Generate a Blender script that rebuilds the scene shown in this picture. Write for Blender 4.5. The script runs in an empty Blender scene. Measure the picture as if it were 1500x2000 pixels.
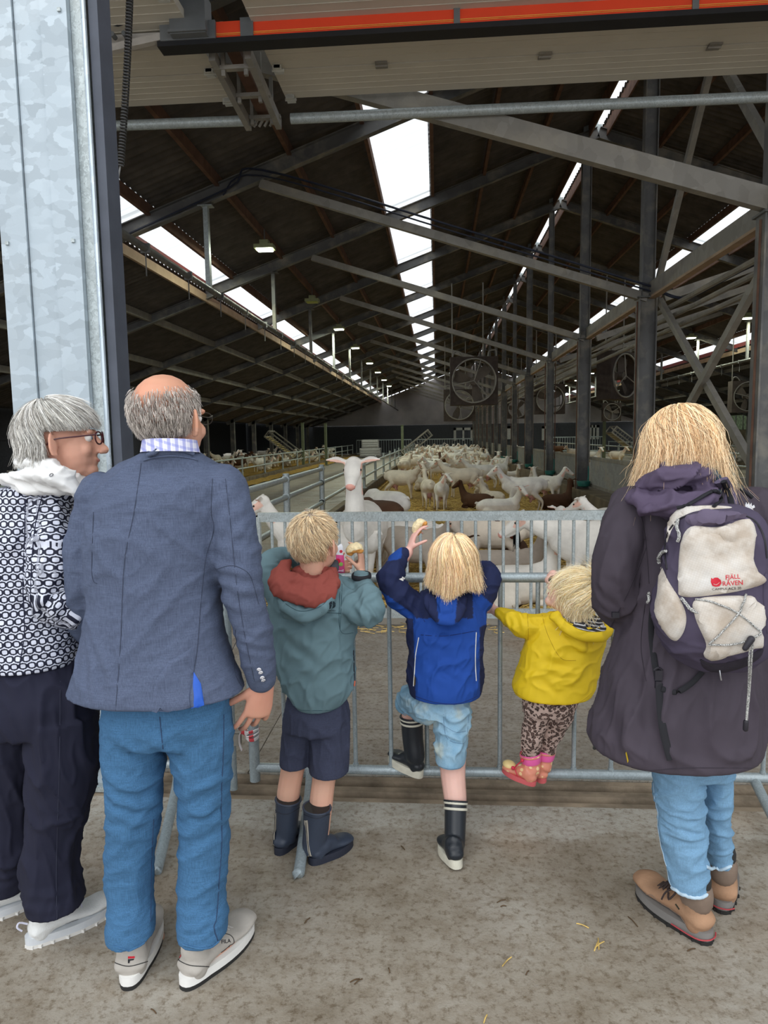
import bpy, bmesh, math, random
import numpy as np
from mathutils import Vector, Matrix, noise, geometry
from mathutils.bvhtree import BVHTree
random.seed(7)
# ---------------------------------------------------------------- camera
F = 1370.0
def _n(v): v = np.array(v, float); return v/np.linalg.norm(v)
_y = _n((103,150,-F)); _x = np.array((17650,125,1370.)); _x = _n(_x-_y*_x.dot(_y)); _z = np.cross(_x,_y)
RC = np.array([_x,_y,_z]); CP = np.array([0,0,1.57])
def W(px,py,Y):
    r = RC@np.array([px-750,1000-py,-F]); p = CP+r*(Y/r[1]); return Vector(p)
def G(px,py,z=0.0):
    r = RC@np.array([px-750,1000-py,-F]); p = CP+r*((z-1.57)/r[2]); return Vector(p)
def RR(px,Y): return px*Y/1370.0
sc = bpy.context.scene
COL = sc.collection
cam = bpy.data.cameras.new('camera'); cam.sensor_fit='VERTICAL'; cam.sensor_height=36.0; cam.lens=36.0*F/2000.0
cam.clip_start=.05; cam.clip_end=400
camo = bpy.data.objects.new('camera',cam); COL.objects.link(camo)
m = Matrix([list(RC[0])+[0],list(RC[1])+[0],list(RC[2])+[1.57],[0,0,0,1]]); camo.matrix_world = m
sc.camera = camo
# ---------------------------------------------------------------- sky, exposure
w = bpy.data.worlds.new('overcast_sky'); sc.world = w; w.use_nodes=True
nt = w.node_tree; bg = nt.nodes['Background']
tc = nt.nodes.new('ShaderNodeTexCoord'); sx = nt.nodes.new('ShaderNodeSeparateXYZ'); rp = nt.nodes.new('ShaderNodeValToRGB')
nt.links.new(tc.outputs['Generated'],sx.inputs[0]); nt.links.new(sx.outputs['Z'],rp.inputs[0]); nt.links.new(rp.outputs[0],bg.inputs[0])
rp.color_ramp.elements[0].position=0.0; rp.color_ramp.elements[0].color=(.80,.84,.9,1)
rp.color_ramp.elements[1].position=.9; rp.color_ramp.elements[1].color=(.95,.98,1,1)
bg.inputs[1].default_value = 1.45
sc.view_settings.view_transform='Standard'; sc.view_settings.look='None'; sc.view_settings.exposure=0.36; sc.view_settings.gamma=1
sun = bpy.data.lights.new('soft_sun','SUN'); sun.energy=0.45; sun.angle=math.radians(40); sun.color=(1,.98,.95)
suno = bpy.data.objects.new('soft_sun',sun); COL.objects.link(suno); suno.rotation_euler=(math.radians(52),math.radians(-8),math.radians(-12))
# ---------------------------------------------------------------- materials
MATS = {}
class NT:
    def __init__(s,name):
        s.m = bpy.data.materials.new(name); s.m.use_nodes=True; s.t=s.m.node_tree; s.b=s.t.nodes['Principled BSDF']
        s.co = s.t.nodes.new('ShaderNodeTexCoord').outputs['Object']
    def n(s,ty,**k):
        q = s.t.nodes.new(ty)
        for a,b in k.items(): setattr(q,a,b)
        return q
    def set(s,sock,v):
        if hasattr(v,'links'): s.t.links.new(v,sock)
        else: sock.default_value = v
    def math(s,op,a,b=0.0,c=None,clamp=False):
        q = s.n('ShaderNodeMath',operation=op,use_clamp=clamp); s.set(q.inputs[0],a); s.set(q.inputs[1],b)
        if c is not None: s.set(q.inputs[2],c)
        return q.outputs[0]
    def noise(s,scale,detail=3,rough=.55,vec=None,stretch=None):
        v = vec if vec is not None else s.co
        if stretch:
            mp = s.n('ShaderNodeMapping'); s.set(mp.inputs[0],v); mp.inputs['Scale'].default_value=stretch; v=mp.outputs[0]
        q = s.n('ShaderNodeTexNoise'); s.set(q.inputs['Vector'],v); q.inputs['Scale'].default_value=scale; q.inputs['Detail'].default_value=detail; q.inputs['Roughness'].default_value=rough
        return q.outputs['Fac']
    def ramp(s,f,stops):
        q = s.n('ShaderNodeValToRGB'); s.set(q.inputs[0],f); e=q.color_ramp.elements
        e[0].position=stops[0][0]; e[0].color=(*stops[0][1],1); e[1].position=stops[-1][0]; e[1].color=(*stops[-1][1],1)
        for p,c in stops[1:-1]:
            x=e.new(p); x.color=(*c,1)
        return q.outputs[0]
    def mix(s,f,a,b,mode='MIX'):
        q = s.n('ShaderNodeMix',data_type='RGBA',blend_type=mode); s.set(q.inputs[0],f)
        s.set(q.inputs[6],a if hasattr(a,'links') else (*a,1)); s.set(q.inputs[7],b if hasattr(b,'links') else (*b,1)); return q.outputs[2]
    def out(s,col,rough=.8,metal=0,bump=None,bs=.3,bd=.01,spec=.5,sheen=0):
        s.set(s.b.inputs['Base Color'],col if hasattr(col,'links') else (*col,1)); s.set(s.b.inputs['Roughness'],rough); s.set(s.b.inputs['Metallic'],metal)
        s.b.inputs['Specular IOR Level'].default_value=spec
        if sheen: s.b.inputs['Sheen Weight'].default_value=sheen
        if bump is not None:
            q=s.n('ShaderNodeBump'); q.inputs['Strength'].default_value=bs; q.inputs['Distance'].default_value=bd; s.set(q.inputs['Height'],bump); s.t.links.new(q.outputs[0],s.b.inputs['Normal'])
        return s.m
def sub(c,k): return tuple(min(1,max(0,x*k)) for x in c)
def plain(name,c,rough=.7,metal=0,var=.12,vs=8,bs=.15,bsc=60,bd=.004,spec=.4,stretch=None):
    if name in MATS: return MATS[name]
    t=NT(name); f=t.noise(vs,4,stretch=stretch)
    c1=t.ramp(f,[(.3,sub(c,1-var)),(.7,sub(c,1+var))])
    MATS[name]=t.out(c1,rough,metal,t.noise(bsc,3,stretch=stretch),bs,bd,spec); return MATS[name]
def fabric(name,c,rough=.9,weave=900,wr=.5,var=.1,thread=0.0,attr=False,spec=.2,wscale=9,sheen=0):
    if name in MATS: return MATS[name]
    t=NT(name); f=t.noise(6,4)
    base=t.ramp(f,[(.3,sub(c,1-var)),(.7,sub(c,1+var))])
    if attr:
        a=t.n('ShaderNodeAttribute',attribute_name='Col').outputs['Color']; base=t.mix(1.0,a,t.ramp(f,[(.3,(1-var,)*3),(.7,(1,1,1))]),'MULTIPLY')
    fine=t.noise(weave,1)
    if thread:
        h=t.noise(60,3,.7,stretch=(12,12,.35)); h2=t.noise(60,3,.7,stretch=(.5,.5,14))
        base=t.mix(thread,base,t.ramp(h,[(.35,sub(c,.45)),(.65,sub(c,1.7))])); base=t.mix(thread*.6,base,t.ramp(h2,[(.35,sub(c,.5)),(.65,sub(c,1.6))]))
    h=t.math('ADD',t.math('MULTIPLY',t.noise(wscale,3,.5,stretch=(1,1,.6)),wr*3),t.math('MULTIPLY',fine,.12))
    MATS[name]=t.out(base,rough,0,h,.55,.012,spec,sheen); return MATS[name]
def galv(name,c=(.50,.56,.60),rough=.42,metal=.55,scale=14,dirt=.25,stretch=(1,1,.8),ct=.1):
    if name in MATS: return MATS[name]
    t=NT(name); mp=t.n('ShaderNodeMapping'); t.set(mp.inputs[0],t.co); mp.inputs['Scale'].default_value=stretch
    wp=t.n('ShaderNodeTexNoise'); t.set(wp.inputs['Vector'],mp.outputs[0]); wp.inputs['Scale'].default_value=scale*.7; wp.inputs['Detail'].default_value=4
    vm=t.n('ShaderNodeVectorMath',operation='MULTIPLY_ADD'); t.set(vm.inputs[0],wp.outputs['Color']); vm.inputs[1].default_value=(.12,.12,.12); t.set(vm.inputs[2],mp.outputs[0])
    v=t.n('ShaderNodeTexVoronoi'); t.set(v.inputs['Vector'],vm.outputs[0]); v.inputs['Scale'].default_value=scale
    sp=t.n('ShaderNodeSeparateColor'); t.set(sp.inputs[0],v.outputs['Color'])
    base=t.ramp(sp.outputs[0],[(0,sub(c,1-ct)),(.5,c),(1,sub(c,1+ct))])
    base=t.mix(t.math('MULTIPLY',t.ramp(t.noise(2.5,5),[(.5,(0,0,0)),(.75,(1,1,1))]),dirt),base,(.42,.38,.3))
    MATS[name]=t.out(base,t.math('ADD',t.math('MULTIPLY',sp.outputs[1],.2),rough-.1),metal,t.noise(80,2),.08,.003); return MATS[name]
# ---------------------------------------------------------------- object helpers
def tag(o,label=None,cat=None,group=None,kind=None):
    if label: o['label']=label
    if cat: o['category']=cat
    if group: o['group']=group
    if kind: o['kind']=kind
    return o
def empty(name,loc=(0,0,0),label=None,cat=None,group=None,kind=None,rz=0):
    o=bpy.data.objects.new(name,None); COL.objects.link(o); o.location=loc; o.rotation_euler=(0,0,rz); o.empty_display_size=.1
    return tag(o,label,cat,group,kind)
def wloc(p):
    v=Vector((0,0,0))
    while p is not None: v+=Vector(p.location); p=p.parent
    return v
def link(name,me,mat=None,parent=None):
    o=bpy.data.objects.new(name,me); COL.objects.link(o)
    if mat is not None and len(me.materials)==0: me.materials.append(mat)
    if parent is not None: o.parent=parent
    return o
def cr(pts,n):
    if n<=1 or len(pts)<3: return [Vector(p) for p in pts]
    P=[Vector(p) for p in pts]; out=[]
    for i in range(len(P)-1):
        a=P[max(i-1,0)]; b=P[i]; c=P[i+1]; d=P[min(i+2,len(P)-1)]
        for k in range(n):
            t=k/n; out.append(.5*((2*b)+(c-a)*t+(2*a-5*b+4*c-d)*t*t+(3*b-a-3*c+d)*t**3))
    out.append(P[-1]); return out
def crs(vals,n): return [v.x for v in cr([Vector((v,0,0)) for v in vals],n)]
SPLIT={'hanger_frame','clamp','stitching','plate','laces','rivet','side_pipe','pocket_stitching','jacket_seam','waist_strap','bolt'}
class MB:
    def __init__(s): s.v=[]; s.f=[]; s.c=None
    def add(s,vs,fs):
        b=len(s.v); s.v+= [tuple(v) for v in vs]; s.f+=[tuple(i+b for i in f) for f in fs]; return s
    def box(s,c,d,rot=None):
        c=Vector(c); q=[]
        for x in (-.5,.5):
            for y in (-.5,.5):
                for z in (-.5,.5):
                    p=Vector((x*d[0],y*d[1],z*d[2]))
                    if rot is not None: p=rot@p
                    q.append(c+p)
        return s.add(q,[(0,1,3,2),(4,6,7,5),(0,4,5,1),(2,3,7,6),(0,2,6,4),(1,5,7,3)])
    def b2(s,a,b): return s.box([(a[i]+b[i])/2 for i in range(3)],[abs(b[i]-a[i]) for i in range(3)])
    def bar(s,p0,p1,wd,h,up=(0,0,1),off=(0,0)):
        p0=Vector(p0);p1=Vector(p1);t=(p1-p0);L=t.length;t.normalize();up=Vector(up);sd=t.cross(up)
        if sd.length<1e-4: sd=t.cross(Vector((0,1,0)))
        sd.normalize();u=sd.cross(t)
        return s.box((p0+p1)/2+sd*off[0]+u*off[1],(L,wd,h),Matrix((t,sd,u)).transposed())
    def ibeam(s,p0,p1,wd,h,up=(0,0,1),tf=.014):
        s.bar(p0,p1,wd,tf,up,(0,h/2)); s.bar(p0,p1,wd,tf,up,(0,-h/2)); return s.bar(p0,p1,tf,h,up)
    def tube(s,pts,rs,n=10,sd=1,side=None,cap=True,sq=None):
        pts=cr(pts,sd)
        if isinstance(rs,(int,float)): rs=[rs]*len(pts)
        else:
            ra=[r if isinstance(r,(int,float)) else r[0] for r in rs]; rb=[r if isinstance(r,(int,float)) else r[1] for r in rs]
            ra=crs(ra,sd); rb=crs(rb,sd); rs=list(zip(ra,rb))
        q=[];f=[];prev=None
        N=len(pts)
        for i,p in enumerate(pts):
            t=(pts[min(i+1,N-1)]-pts[max(i-1,0)]).normalized()
            if side is not None: u=Vector(side); u=(u-t*u.dot(t))
            elif prev is None:
                u=Vector((1,0,0)); u=u-t*u.dot(t)
                if u.length<.2: u=Vector((0,1,0)); u=u-t*u.dot(t)
            else: u=prev-t*prev.dot(t)
            u.normalize(); prev=u; v=t.cross(u)
            r=rs[i]; a,b=(r,r) if isinstance(r,(int,float)) else r
            for k in range(n):
                an=2*math.pi*k/n; q.append(p+u*a*math.cos(an)+v*b*math.sin(an))
        for i in range(N-1):
            for k in range(n):
                f.append((i*n+k,i*n+(k+1)%n,(i+1)*n+(k+1)%n,(i+1)*n+k))
        if cap: f.append(tuple(range(n-1,-1,-1))); f.append(tuple((N-1)*n+k for k in range(n)))
        return s.add(q,f)
    def rod(s,p0,p1,r,n=10): return s.tube([p0,p1],r,n)
    def limb(s,pts,rs,n=14,sd=4,side=None):
        "tapered limb with rounded ends"
        pts=cr(pts,sd); ra=crs([r if isinstance(r,(int,float)) else r[0] for r in rs],sd); rb=crs([r if isinstance(r,(int,float)) else r[1] for r in rs],sd)
        t0=(pts[0]-pts[1]).normalized(); t1=(pts[-1]-pts[-2]).normalized(); A=[];B=[]
        for k in (1.0,.85,.5): A.append((pts[0]+t0*min(ra[0],rb[0])*k*.95,math.sqrt(max(1-k*k,.02))))
        for k in (.5,.85,1.0): B.append((pts[-1]+t1*min(ra[-1],rb[-1])*k*.95,math.sqrt(max(1-k*k,.02))))
        P=[a[0] for a in A]+pts+[b[0] for b in B]
        R=[(ra[0]*a[1],rb[0]*a[1]) for a in A]+list(zip(ra,rb))+[(ra[-1]*b[1],rb[-1]*b[1]) for b in B]
        return s.tube(P,R,n,1,side)
    def ell(s,c,u,v,w_,n=14):
        "ellipsoid with half axes u,v,w_"
        c=Vector(c);u=Vector(u);v=Vector(v);w_=Vector(w_);q=[c+w_];f=[];m_=n//2
        for i in range(1,m_):
            th=math.pi*i/m_
            for k in range(n):
                a=2*math.pi*k/n; q.append(c+w_*math.cos(th)+(u*math.cos(a)+v*math.sin(a))*math.sin(th))
        q.append(c-w_); L=len(q)-1
        for k in range(n): f.append((0,1+k,1+(k+1)%n)); f.append((L,1+(m_-2)*n+(k+1)%n,1+(m_-2)*n+k))
        for i in range(m_-2):
            for k in range(n): f.append((1+i*n+k,1+(i+1)*n+k,1+(i+1)*n+(k+1)%n,1+i*n+(k+1)%n))
        return s.add(q,f)
    def sph(s,c,r,n=12): return s.ell(c,(r,0,0),(0,r,0),(0,0,r),n)
    def col(s,rings,n=28,sd=3,pw=2.0,cap=True,yaw=0):
        "stack of level rings (xl,xr,y,Y,depth) given by their outline in the view and true distance Y"
        C=[];A=[];D=[]
        for r in rings:
            a=W(r[0],r[2],r[3]); b=W(r[1],r[2],r[3]); C.append((a+b)/2); A.append((b-a).length/2); D.append(r[4]); C[-1].z=W((r[0]+r[1])/2,r[2],r[3]-r[4]*.85).z
        C=cr(C,sd);A=crs(A,sd);D=crs(D,sd);q=[];f=[];cy,sy=math.cos(yaw),math.sin(yaw)
        for c,a,d in zip(C,A,D):
            for k in range(n):
                an=2*math.pi*k/n; x=math.cos(an);y=math.sin(an)
                x=math.copysign(abs(x)**(2/pw),x);y=math.copysign(abs(y)**(2/pw),y)
                q.append(c+Vector((a*x*cy-d*y*sy,a*x*sy+d*y*cy,0)))
        N=len(C)
        for i in range(N-1):
            for k in range(n): f.append((i*n+k,(i+1)*n+k,(i+1)*n+(k+1)%n,i*n+(k+1)%n))
        if cap: f.append(tuple(range(n))); f.append(tuple((N-1)*n+k for k in range(n-1,-1,-1)))
        return s.add(q,f)
    def mesh(s,name='mesh',off=None):
        me=bpy.data.meshes.new(name); v=s.v
        if off is not None: v=[(a[0]-off[0],a[1]-off[1],a[2]-off[2]) for a in v]
        me.from_pydata(v,[],s.f); me.update(); return me
    def build(s,name,mat,parent=None,smooth=False,fix=True):
        if name in SPLIT and parent is not None:
            par=list(range(len(s.v)))
            def fnd(i):
                while par[i]!=i: par[i]=par[par[i]]; i=par[i]
                return i
            for f in s.f:
                for i in f[1:]: par[fnd(i)]=fnd(f[0])
            gr={}
            for f in s.f: gr.setdefault(fnd(f[0]),[]).append(f)
            if len(gr)>1:
                o=None
                for fs in gr.values():
                    ids=sorted({i for f in fs for i in f}); mp={i:k for k,i in enumerate(ids)}; m_=MB(); m_.v=[s.v[i] for i in ids]; m_.f=[tuple(mp[i] for i in f) for f in fs]; o=m_._build(name,mat,parent,smooth,fix)
                return o
        return s._build(name,mat,parent,smooth,fix)
    def _build(s,name,mat,parent=None,smooth=False,fix=True):
        me=s.mesh(name,wloc(parent) if parent is not None else None)
        if fix:
            bm=bmesh.new(); bm.from_mesh(me); bmesh.ops.recalc_face_normals(bm,faces=bm.faces); bm.to_mesh(me); bm.free()
        o=link(name,me,mat,parent)
        if smooth:
            me.polygons.foreach_set('use_smooth',[True]*len(me.polygons))
            try: me.set_sharp_from_angle(angle=math.radians(50))
            except Exception: pass
        return o
BV={}
def organic(name,mb,mat,parent,vox=.008,sm=4,fn=None,colfn=None,key=None,dec=None):
    "one continuous skin over overlapping volumes"
    off=wloc(parent) if parent is not None else Vector((0,0,0))
    me=mb.mesh(name+'_raw',off); o=bpy.data.objects.new('tmp',me); COL.objects.link(o)
    r=o.modifiers.new('r','REMESH'); r.mode='VOXEL'; r.voxel_size=vox; r.use_smooth_shade=True
    if sm: s=o.modifiers.new('s','SMOOTH'); s.iterations=sm; s.factor=.6
    dg=bpy.context.evaluated_depsgraph_get(); dg.update(); m2=bpy.data.meshes.new_from_object(o.evaluated_get(dg)); m2.name=name
    bpy.data.objects.remove(o); bpy.data.meshes.remove(me)
    N=len(m2.vertices); co=np.empty(N*3); m2.vertices.foreach_get('co',co); co=co.reshape(-1,3)
    if fn is not None:
        no=np.empty(N*3); m2.vertices.foreach_get('normal',no); no=no.reshape(-1,3)
        d=np.array([fn(Vector(c)+off,Vector(q)) for c,q in zip(co,no)]); zl,zh=co[:,2].min(),co[:,2].max(); fd=np.clip((co[:,2]-zl)/.06,.12,1)*np.clip((zh-co[:,2])/.04,.15,1) if zh-zl>.3 else 1.0; d=d*fd; co=co+no*d[:,None]; m2.vertices.foreach_set('co',co.ravel())
    if colfn is None and name=='body': colfn=lambda p:(1,1,1)
    if colfn is not None:
        ca=m2.color_attributes.new('Col','FLOAT_COLOR','POINT'); a=np.ones((N,4))
        for i in range(N): a[i,:3]=colfn(Vector(co[i])+off)
        ca.data.foreach_set('color',a.ravel())
    m2.polygons.foreach_set('use_smooth',[True]*len(m2.polygons)); m2.update()
    m2.materials.clear(); o=link(name,m2,mat,parent)
    if key: BV[key]=BVHTree.FromPolygons([Vector(c)+off for c in co],[tuple(p.vertices) for p in m2.polygons])
    return o
CV=Vector((0,0,1.57))
def hit(px,py,key):
    d=(W(px,py,5)-CV).normalized(); h=BV[key].ray_cast(CV,d)
    if h[0] is None:
        for rr in range(2,60,2):
            for k in range(12):
                a=k*.5236; h=BV[key].ray_cast(CV,(W(px+rr*math.cos(a),py+rr*math.sin(a),5)-CV).normalized())
                if h[0] is not None: break
            if h[0] is not None: break
    n=h[1]
    if n.dot(d)>0: n=-n
    return h[0],n
def seam(name,pts,key,r,mat,parent,lift=0,n=6,step=8,build=True,mb=None):
    P=cr([Vector((p[0],p[1],0)) for p in pts],6); q=[]
    for p in P:
        h,nn=hit(p.x,p.y,key); q.append(h+nn*lift)
    mb=mb or MB(); mb.tube(q,r,n)
    return mb.build(name,mat,parent,True) if build else mb
def inside(p,poly):
    c=False;j=len(poly)-1
    for i in range(len(poly)):
        a=poly[i];b=poly[j]
        if (a[1]>p[1])!=(b[1]>p[1]) and p[0]<(b[0]-a[0])*(p[1]-a[1])/(b[1]-a[1])+a[0]: c=not c
        j=i
    return c
def edist(p,poly):
    d=1e9
    for i in range(len(poly)):
        a=poly[i];b=poly[(i+1)%len(poly)];ax,ay=b[0]-a[0],b[1]-a[1];L=ax*ax+ay*ay+1e-9
        t=max(0,min(1,((p[0]-a[0])*ax+(p[1]-a[1])*ay)/L)); d=min(d,math.hypot(p[0]-a[0]-ax*t,p[1]-a[1]-ay*t))
    return d
def patch(name,poly,key,t,mat,parent,res=6,edge=10,fn=None,smoothpoly=True,lift=.001,newkey=None):
    "cloth panel sewn on another surface; real thickness t"
    if smoothpoly:
        P=[Vector((p[0],p[1],0)) for p in poly]; P=P+P[:3]; c=cr(P,5); n5=5*len(poly); c=c[5:5+n5]; poly=[(v.x,v.y) for v in c]
    xs=[p[0] for p in poly];ys=[p[1] for p in poly]; pts=[Vector(p) for p in poly]; nb=len(poly)
    y=min(ys)
    while y<max(ys):
        x=min(xs)
        while x<max(xs):
            p=(x+random.uniform(-.2,.2)*res,y+random.uniform(-.2,.2)*res)
            if inside(p,poly) and edist(p,poly)>res*.5: pts.append(Vector(p))
            x+=res
        y+=res
    r=geometry.delaunay_2d_cdt(pts,[(i,(i+1)%nb) for i in range(nb)],[],1,1e-4)
    V=[];off=wloc(parent); NB=[]
    for p in r[0]:
        h,n=hit(p.x,p.y,key); NB.append((h,n)); e=edist(p,poly); k=min(1,e/edge); k=math.sqrt(max(0,1-(1-k)**2))
        V.append(h+n*(lift+t*k+(fn(h)*k if fn else 0)))
    mb=MB(); mb.add(V,[tuple(f) for f in r[2]])
    o=mb.build(name,mat,parent,True,fix=False); me=o.data
    # make the faces look outwards
    if me.polygons:
        s_=sum((Vector(p.normal).dot((Vector(p.center)+off)-CV)) for p in me.polygons)
        if s_>0: me.flip_normals()
    if newkey: BV[newkey]=BVHTree.FromPolygons(V,[tuple(f) for f in r[2]])
    return o
def text_on(name,body,px,py,size,key,mat,parent,ang=0,shear=0,bold=0,lift=.0015,sxk=1.0):
    "flat print on a surface; size in view pixels of cap height"
    cu=bpy.data.curves.new(name,'FONT'); cu.body=body; cu.size=1; cu.resolution_u=3; cu.shear=shear; cu.offset=bold; cu.align_x='CENTER'
    o=bpy.data.objects.new('tmp',cu); COL.objects.link(o); dg=bpy.context.evaluated_depsgraph_get(); dg.update(); me=bpy.data.meshes.new_from_object(o.evaluated_get(dg)); bpy.data.objects.remove(o)
    off=wloc(parent); ca,sa=math.cos(ang),math.sin(ang); k=size/.7
    for v in me.vertices:
        x=v.co.x*k*sxk; y=-v.co.y*k; X=px+x*ca-y*sa; Y=py+x*sa+y*ca; h,n=hit(X,Y,key); v.co=h+n*lift-off
    me.materials.clear(); return link(name,me,mat,parent)
def copy_tree(o,parent=None):
    c=o.copy(); COL.objects.link(c); c.parent=parent
    for ch in list(o.children): copy_tree(ch,c)
    return c
def ridge(p,s,sh=2.0):
    w_=noise.noise(p*3.1)*.9; v=noise.noise(Vector((p.x*s[0]+w_,p.y*s[1],p.z*s[2]+w_))); r=max(0,1-abs(v)*3.2)**sh
    v=noise.noise(Vector((p.x*s[0]*2.3+w_*2+7,p.y*s[1]*2.3,p.z*s[2]*2.3+3))); return r+.45*max(0,1-abs(v)*3.2)**sh
# ================================================================ building shell
XR=3.27; ZR=7.67; SL=.355; BAY=4.35; Y0=2.0; NB=13; YE=Y0+BAY*(NB+1)
def RZ(x): return ZR-SL*abs(x-XR)
M_steel=galv('weathered_steel',(.13,.13,.128),.65,.12,6,.7)
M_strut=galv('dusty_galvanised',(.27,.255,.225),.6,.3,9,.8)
M_galv=galv('galvanised_rail',(.40,.45,.455),.45,.3,60,.2,ct=.22)
M_pillar=galv('galvanised_pillar',(.40,.465,.51),.5,.3,16,.12,(1,1,1.6),.13)
M_rust=plain('brown_purlin_wood',(.14,.075,.05),.9,0,.3,5)
M_beige=plain('pale_timber',(.42,.30,.2),.8,0,.15,4)
M_red=plain('red_painted_steel',(.22,.035,.03),.6)
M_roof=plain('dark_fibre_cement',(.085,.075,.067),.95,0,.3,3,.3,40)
M_conc=plain('dirty_pen_concrete',(.15,.118,.078),.9,0,.35,3,.4,25,.01)
M_dark=plain('dark_cladding',(.07,.074,.08),.85)
def floor_mat():
    t=NT('worn_concrete'); co=t.co; sp=t.n('ShaderNodeSeparateXYZ'); t.set(sp.inputs[0],co)
    big=t.noise(1.3,5,.6); base=t.ramp(big,[(.3,(.21,.175,.128)),(.48,(.31,.275,.222)),(.7,(.40,.372,.322))])
    # paler dry strip before the sill, wavy edge
    e=t.math('ADD',sp.outputs['Y'],t.math('MULTIPLY',t.noise(2.2,5,.65),.34))
    strip=t.math('MULTIPLY',t.ramp(e,[(0,(0,0,0)),(1,(1,1,1))]),1)
    s1=t.n('ShaderNodeMapRange'); t.set(s1.inputs[0],e); s1.inputs[1].default_value=2.79; s1.inputs[2].default_value=2.82
    base=t.mix(t.math('MULTIPLY',s1.outputs[0],.8),base,t.mix(t.noise(5,5),(.36,.345,.305),(.54,.52,.47)))
    s2=t.n('ShaderNodeMapRange'); t.set(s2.inputs[0],sp.outputs['Y']); s2.inputs[1].default_value=3.1; s2.inputs[2].default_value=3.2
    base=t.mix(s2.outputs[0],base,t.mix(t.noise(1.6,5,.6,stretch=(.5,2.2,1)),(.24,.215,.18),(.40,.365,.315)))
    sp2=t.ramp(t.noise(38,4,.75),[(.5,(1,1,1)),(.66,(.42,.34,.25))])
    base=t.mix(.75,base,sp2,'MULTIPLY')
    sp3=t.ramp(t.noise(9,5,.8,stretch=(1,1.3,1)),[(.44,(1,1,1)),(.72,(.5,.40,.28))]); base=t.mix(.65,base,sp3,'MULTIPLY')
    st=t.ramp(t.noise(1.1,2),[(.57,(1,1,1)),(.72,(.95,.62,.34))]); base=t.mix(.4,base,st,'MULTIPLY')
    h=t.math('ADD',t.noise(14,5,.7),t.math('MULTIPLY',t.noise(130,3,.7),.5))
    wet=t.ramp(t.noise(2,3),[(.4,(.55,)*3),(.7,(.9,)*3)])
    return t.out(base,wet,0,h,.5,.006,.4)
fl=MB()
fl.b2((-30,-8,-.2),(34,2.86,0)); o=fl.build('floor',floor_mat()); tag(o,kind='structure'); M_floor=o.data.materials[0]
# inner slabs, each with an open joint, and the rail groove before them
iy=[3.1,3.62,4.15,4.7,5.25,5.72]
inner=MB(); inner.b2((-30,2.86,-.2),(34,YE+2,-.035)); inner=inner.build('floor',M_floor); tag(inner,kind='structure')
for a,b in zip(iy[:-1],iy[1:]):
    for x in range(-3,4):
        MB().b2((x*2.6-.9+.002,a+.004,-.034),(x*2.6+1.7-.002,b-.004,random.uniform(-.001,.003))).build('concrete_slab',M_floor,inner)
gm=plain('muddy_groove',(.27,.215,.155),.95,0,.45,6,.5,40,.01)
g=MB(); g.b2((-12,2.865,-.034),(14,2.905,-.006)); g.b2((-12,2.955,-.034),(14,3.0,-.004)); g.b2((-12,3.05,-.034),(14,3.09,-.002)); g.build('trim_1',gm); tag(bpy.data.objects['trim_1'],kind='structure')
MB().b2((-30,5.74,-.034),(34,YE,-.004)).build('aisle_floor',M_floor,inner)
M_white=plain('white_frame',(.55,.55,.5),.6)
# ---- roof
ceil=empty('ceiling',(0,0,0),kind='structure')
def corr(x0,x1,mat,name,amp=.028,pitch=.177,nn=6,L=BAY+.08,th=.0):
    n=int(L/pitch*nn)+1; mb=MB(); q=[];f=[]
    for i in range(n+1):
        y=i*pitch/nn; h=amp*math.cos(2*math.pi*y/pitch)
        q+=[(0,y,h),(x1-x0,y,h-SL*(x1-x0) if x1>x0 else h)]
    for i in range(n): f.append((2*i,2*i+1,2*i+3,2*i+2))
    mb.add(q,f); me=mb.mesh(name); me.materials.append(mat); me.polygons.foreach_set('use_smooth',[True]*len(me.polygons)); return me
def sky_mat():
    t=NT('translucent_sheet'); tr=t.n('ShaderNodeBsdfTranslucent'); ml=t.n('ShaderNodeBsdfDiffuse'); mx=t.n('ShaderNodeMixShader'); mx.inputs[0].default_value=.1
    c=t.ramp(t.noise(2,4,stretch=(.3,3,1)),[(.3,(.78,.8,.8)),(.7,(.9,.91,.92))]); wv=t.n('ShaderNodeTexWave',bands_direction='Y'); t.set(wv.inputs['Vector'],t.co); wv.inputs['Scale'].default_value=1/.177/3.1831*.5*3.1416/2*.6366*2; wv.inputs['Distortion'].default_value=0; c=t.mix(1.0,c,t.ramp(wv.outputs['Fac'],[(.1,(.72,.73,.73)),(.5,(1,1,1))]),'MULTIPLY'); t.set(tr.inputs[0],c); t.set(ml.inputs[0],c)  # wave bands darken the colour to stand in for shading between the ribs
    t.t.links.new(tr.outputs[0],mx.inputs[1]); t.t.links.new(ml.outputs[0],mx.inputs[2]); t.t.links.new(mx.outputs[0],t.t.nodes['Material Output'].inputs[0]); return t.m
M_sky=sky_mat()
# strip edges measured from the ridge
edges=[(.12,1.2,0),(1.2,2.27,0),(2.27,3.32,0),(3.32,4.32,1),(4.32,5.4,0),(5.4,6.5,0),(6.5,7.57,0),(7.57,8.25,1)]
for a,b,s in edges:
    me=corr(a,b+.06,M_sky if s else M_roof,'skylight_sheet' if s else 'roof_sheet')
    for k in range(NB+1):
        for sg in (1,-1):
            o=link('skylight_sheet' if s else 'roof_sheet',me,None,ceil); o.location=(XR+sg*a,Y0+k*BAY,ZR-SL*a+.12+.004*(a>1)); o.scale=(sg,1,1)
# lean-to roofs beyond the eaves
LX=8.15; LZ=ZR-SL*LX-.17
for j in range(2):
    me=corr(0,3.15,M_roof,'roof_sheet')
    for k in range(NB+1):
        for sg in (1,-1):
            o=link('roof_sheet',me,None,ceil); x=LX+j*3.1; o.location=(XR+sg*x,Y0+k*BAY,LZ-SL*j*3.1+.1); o.scale=(sg,1,1)
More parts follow.
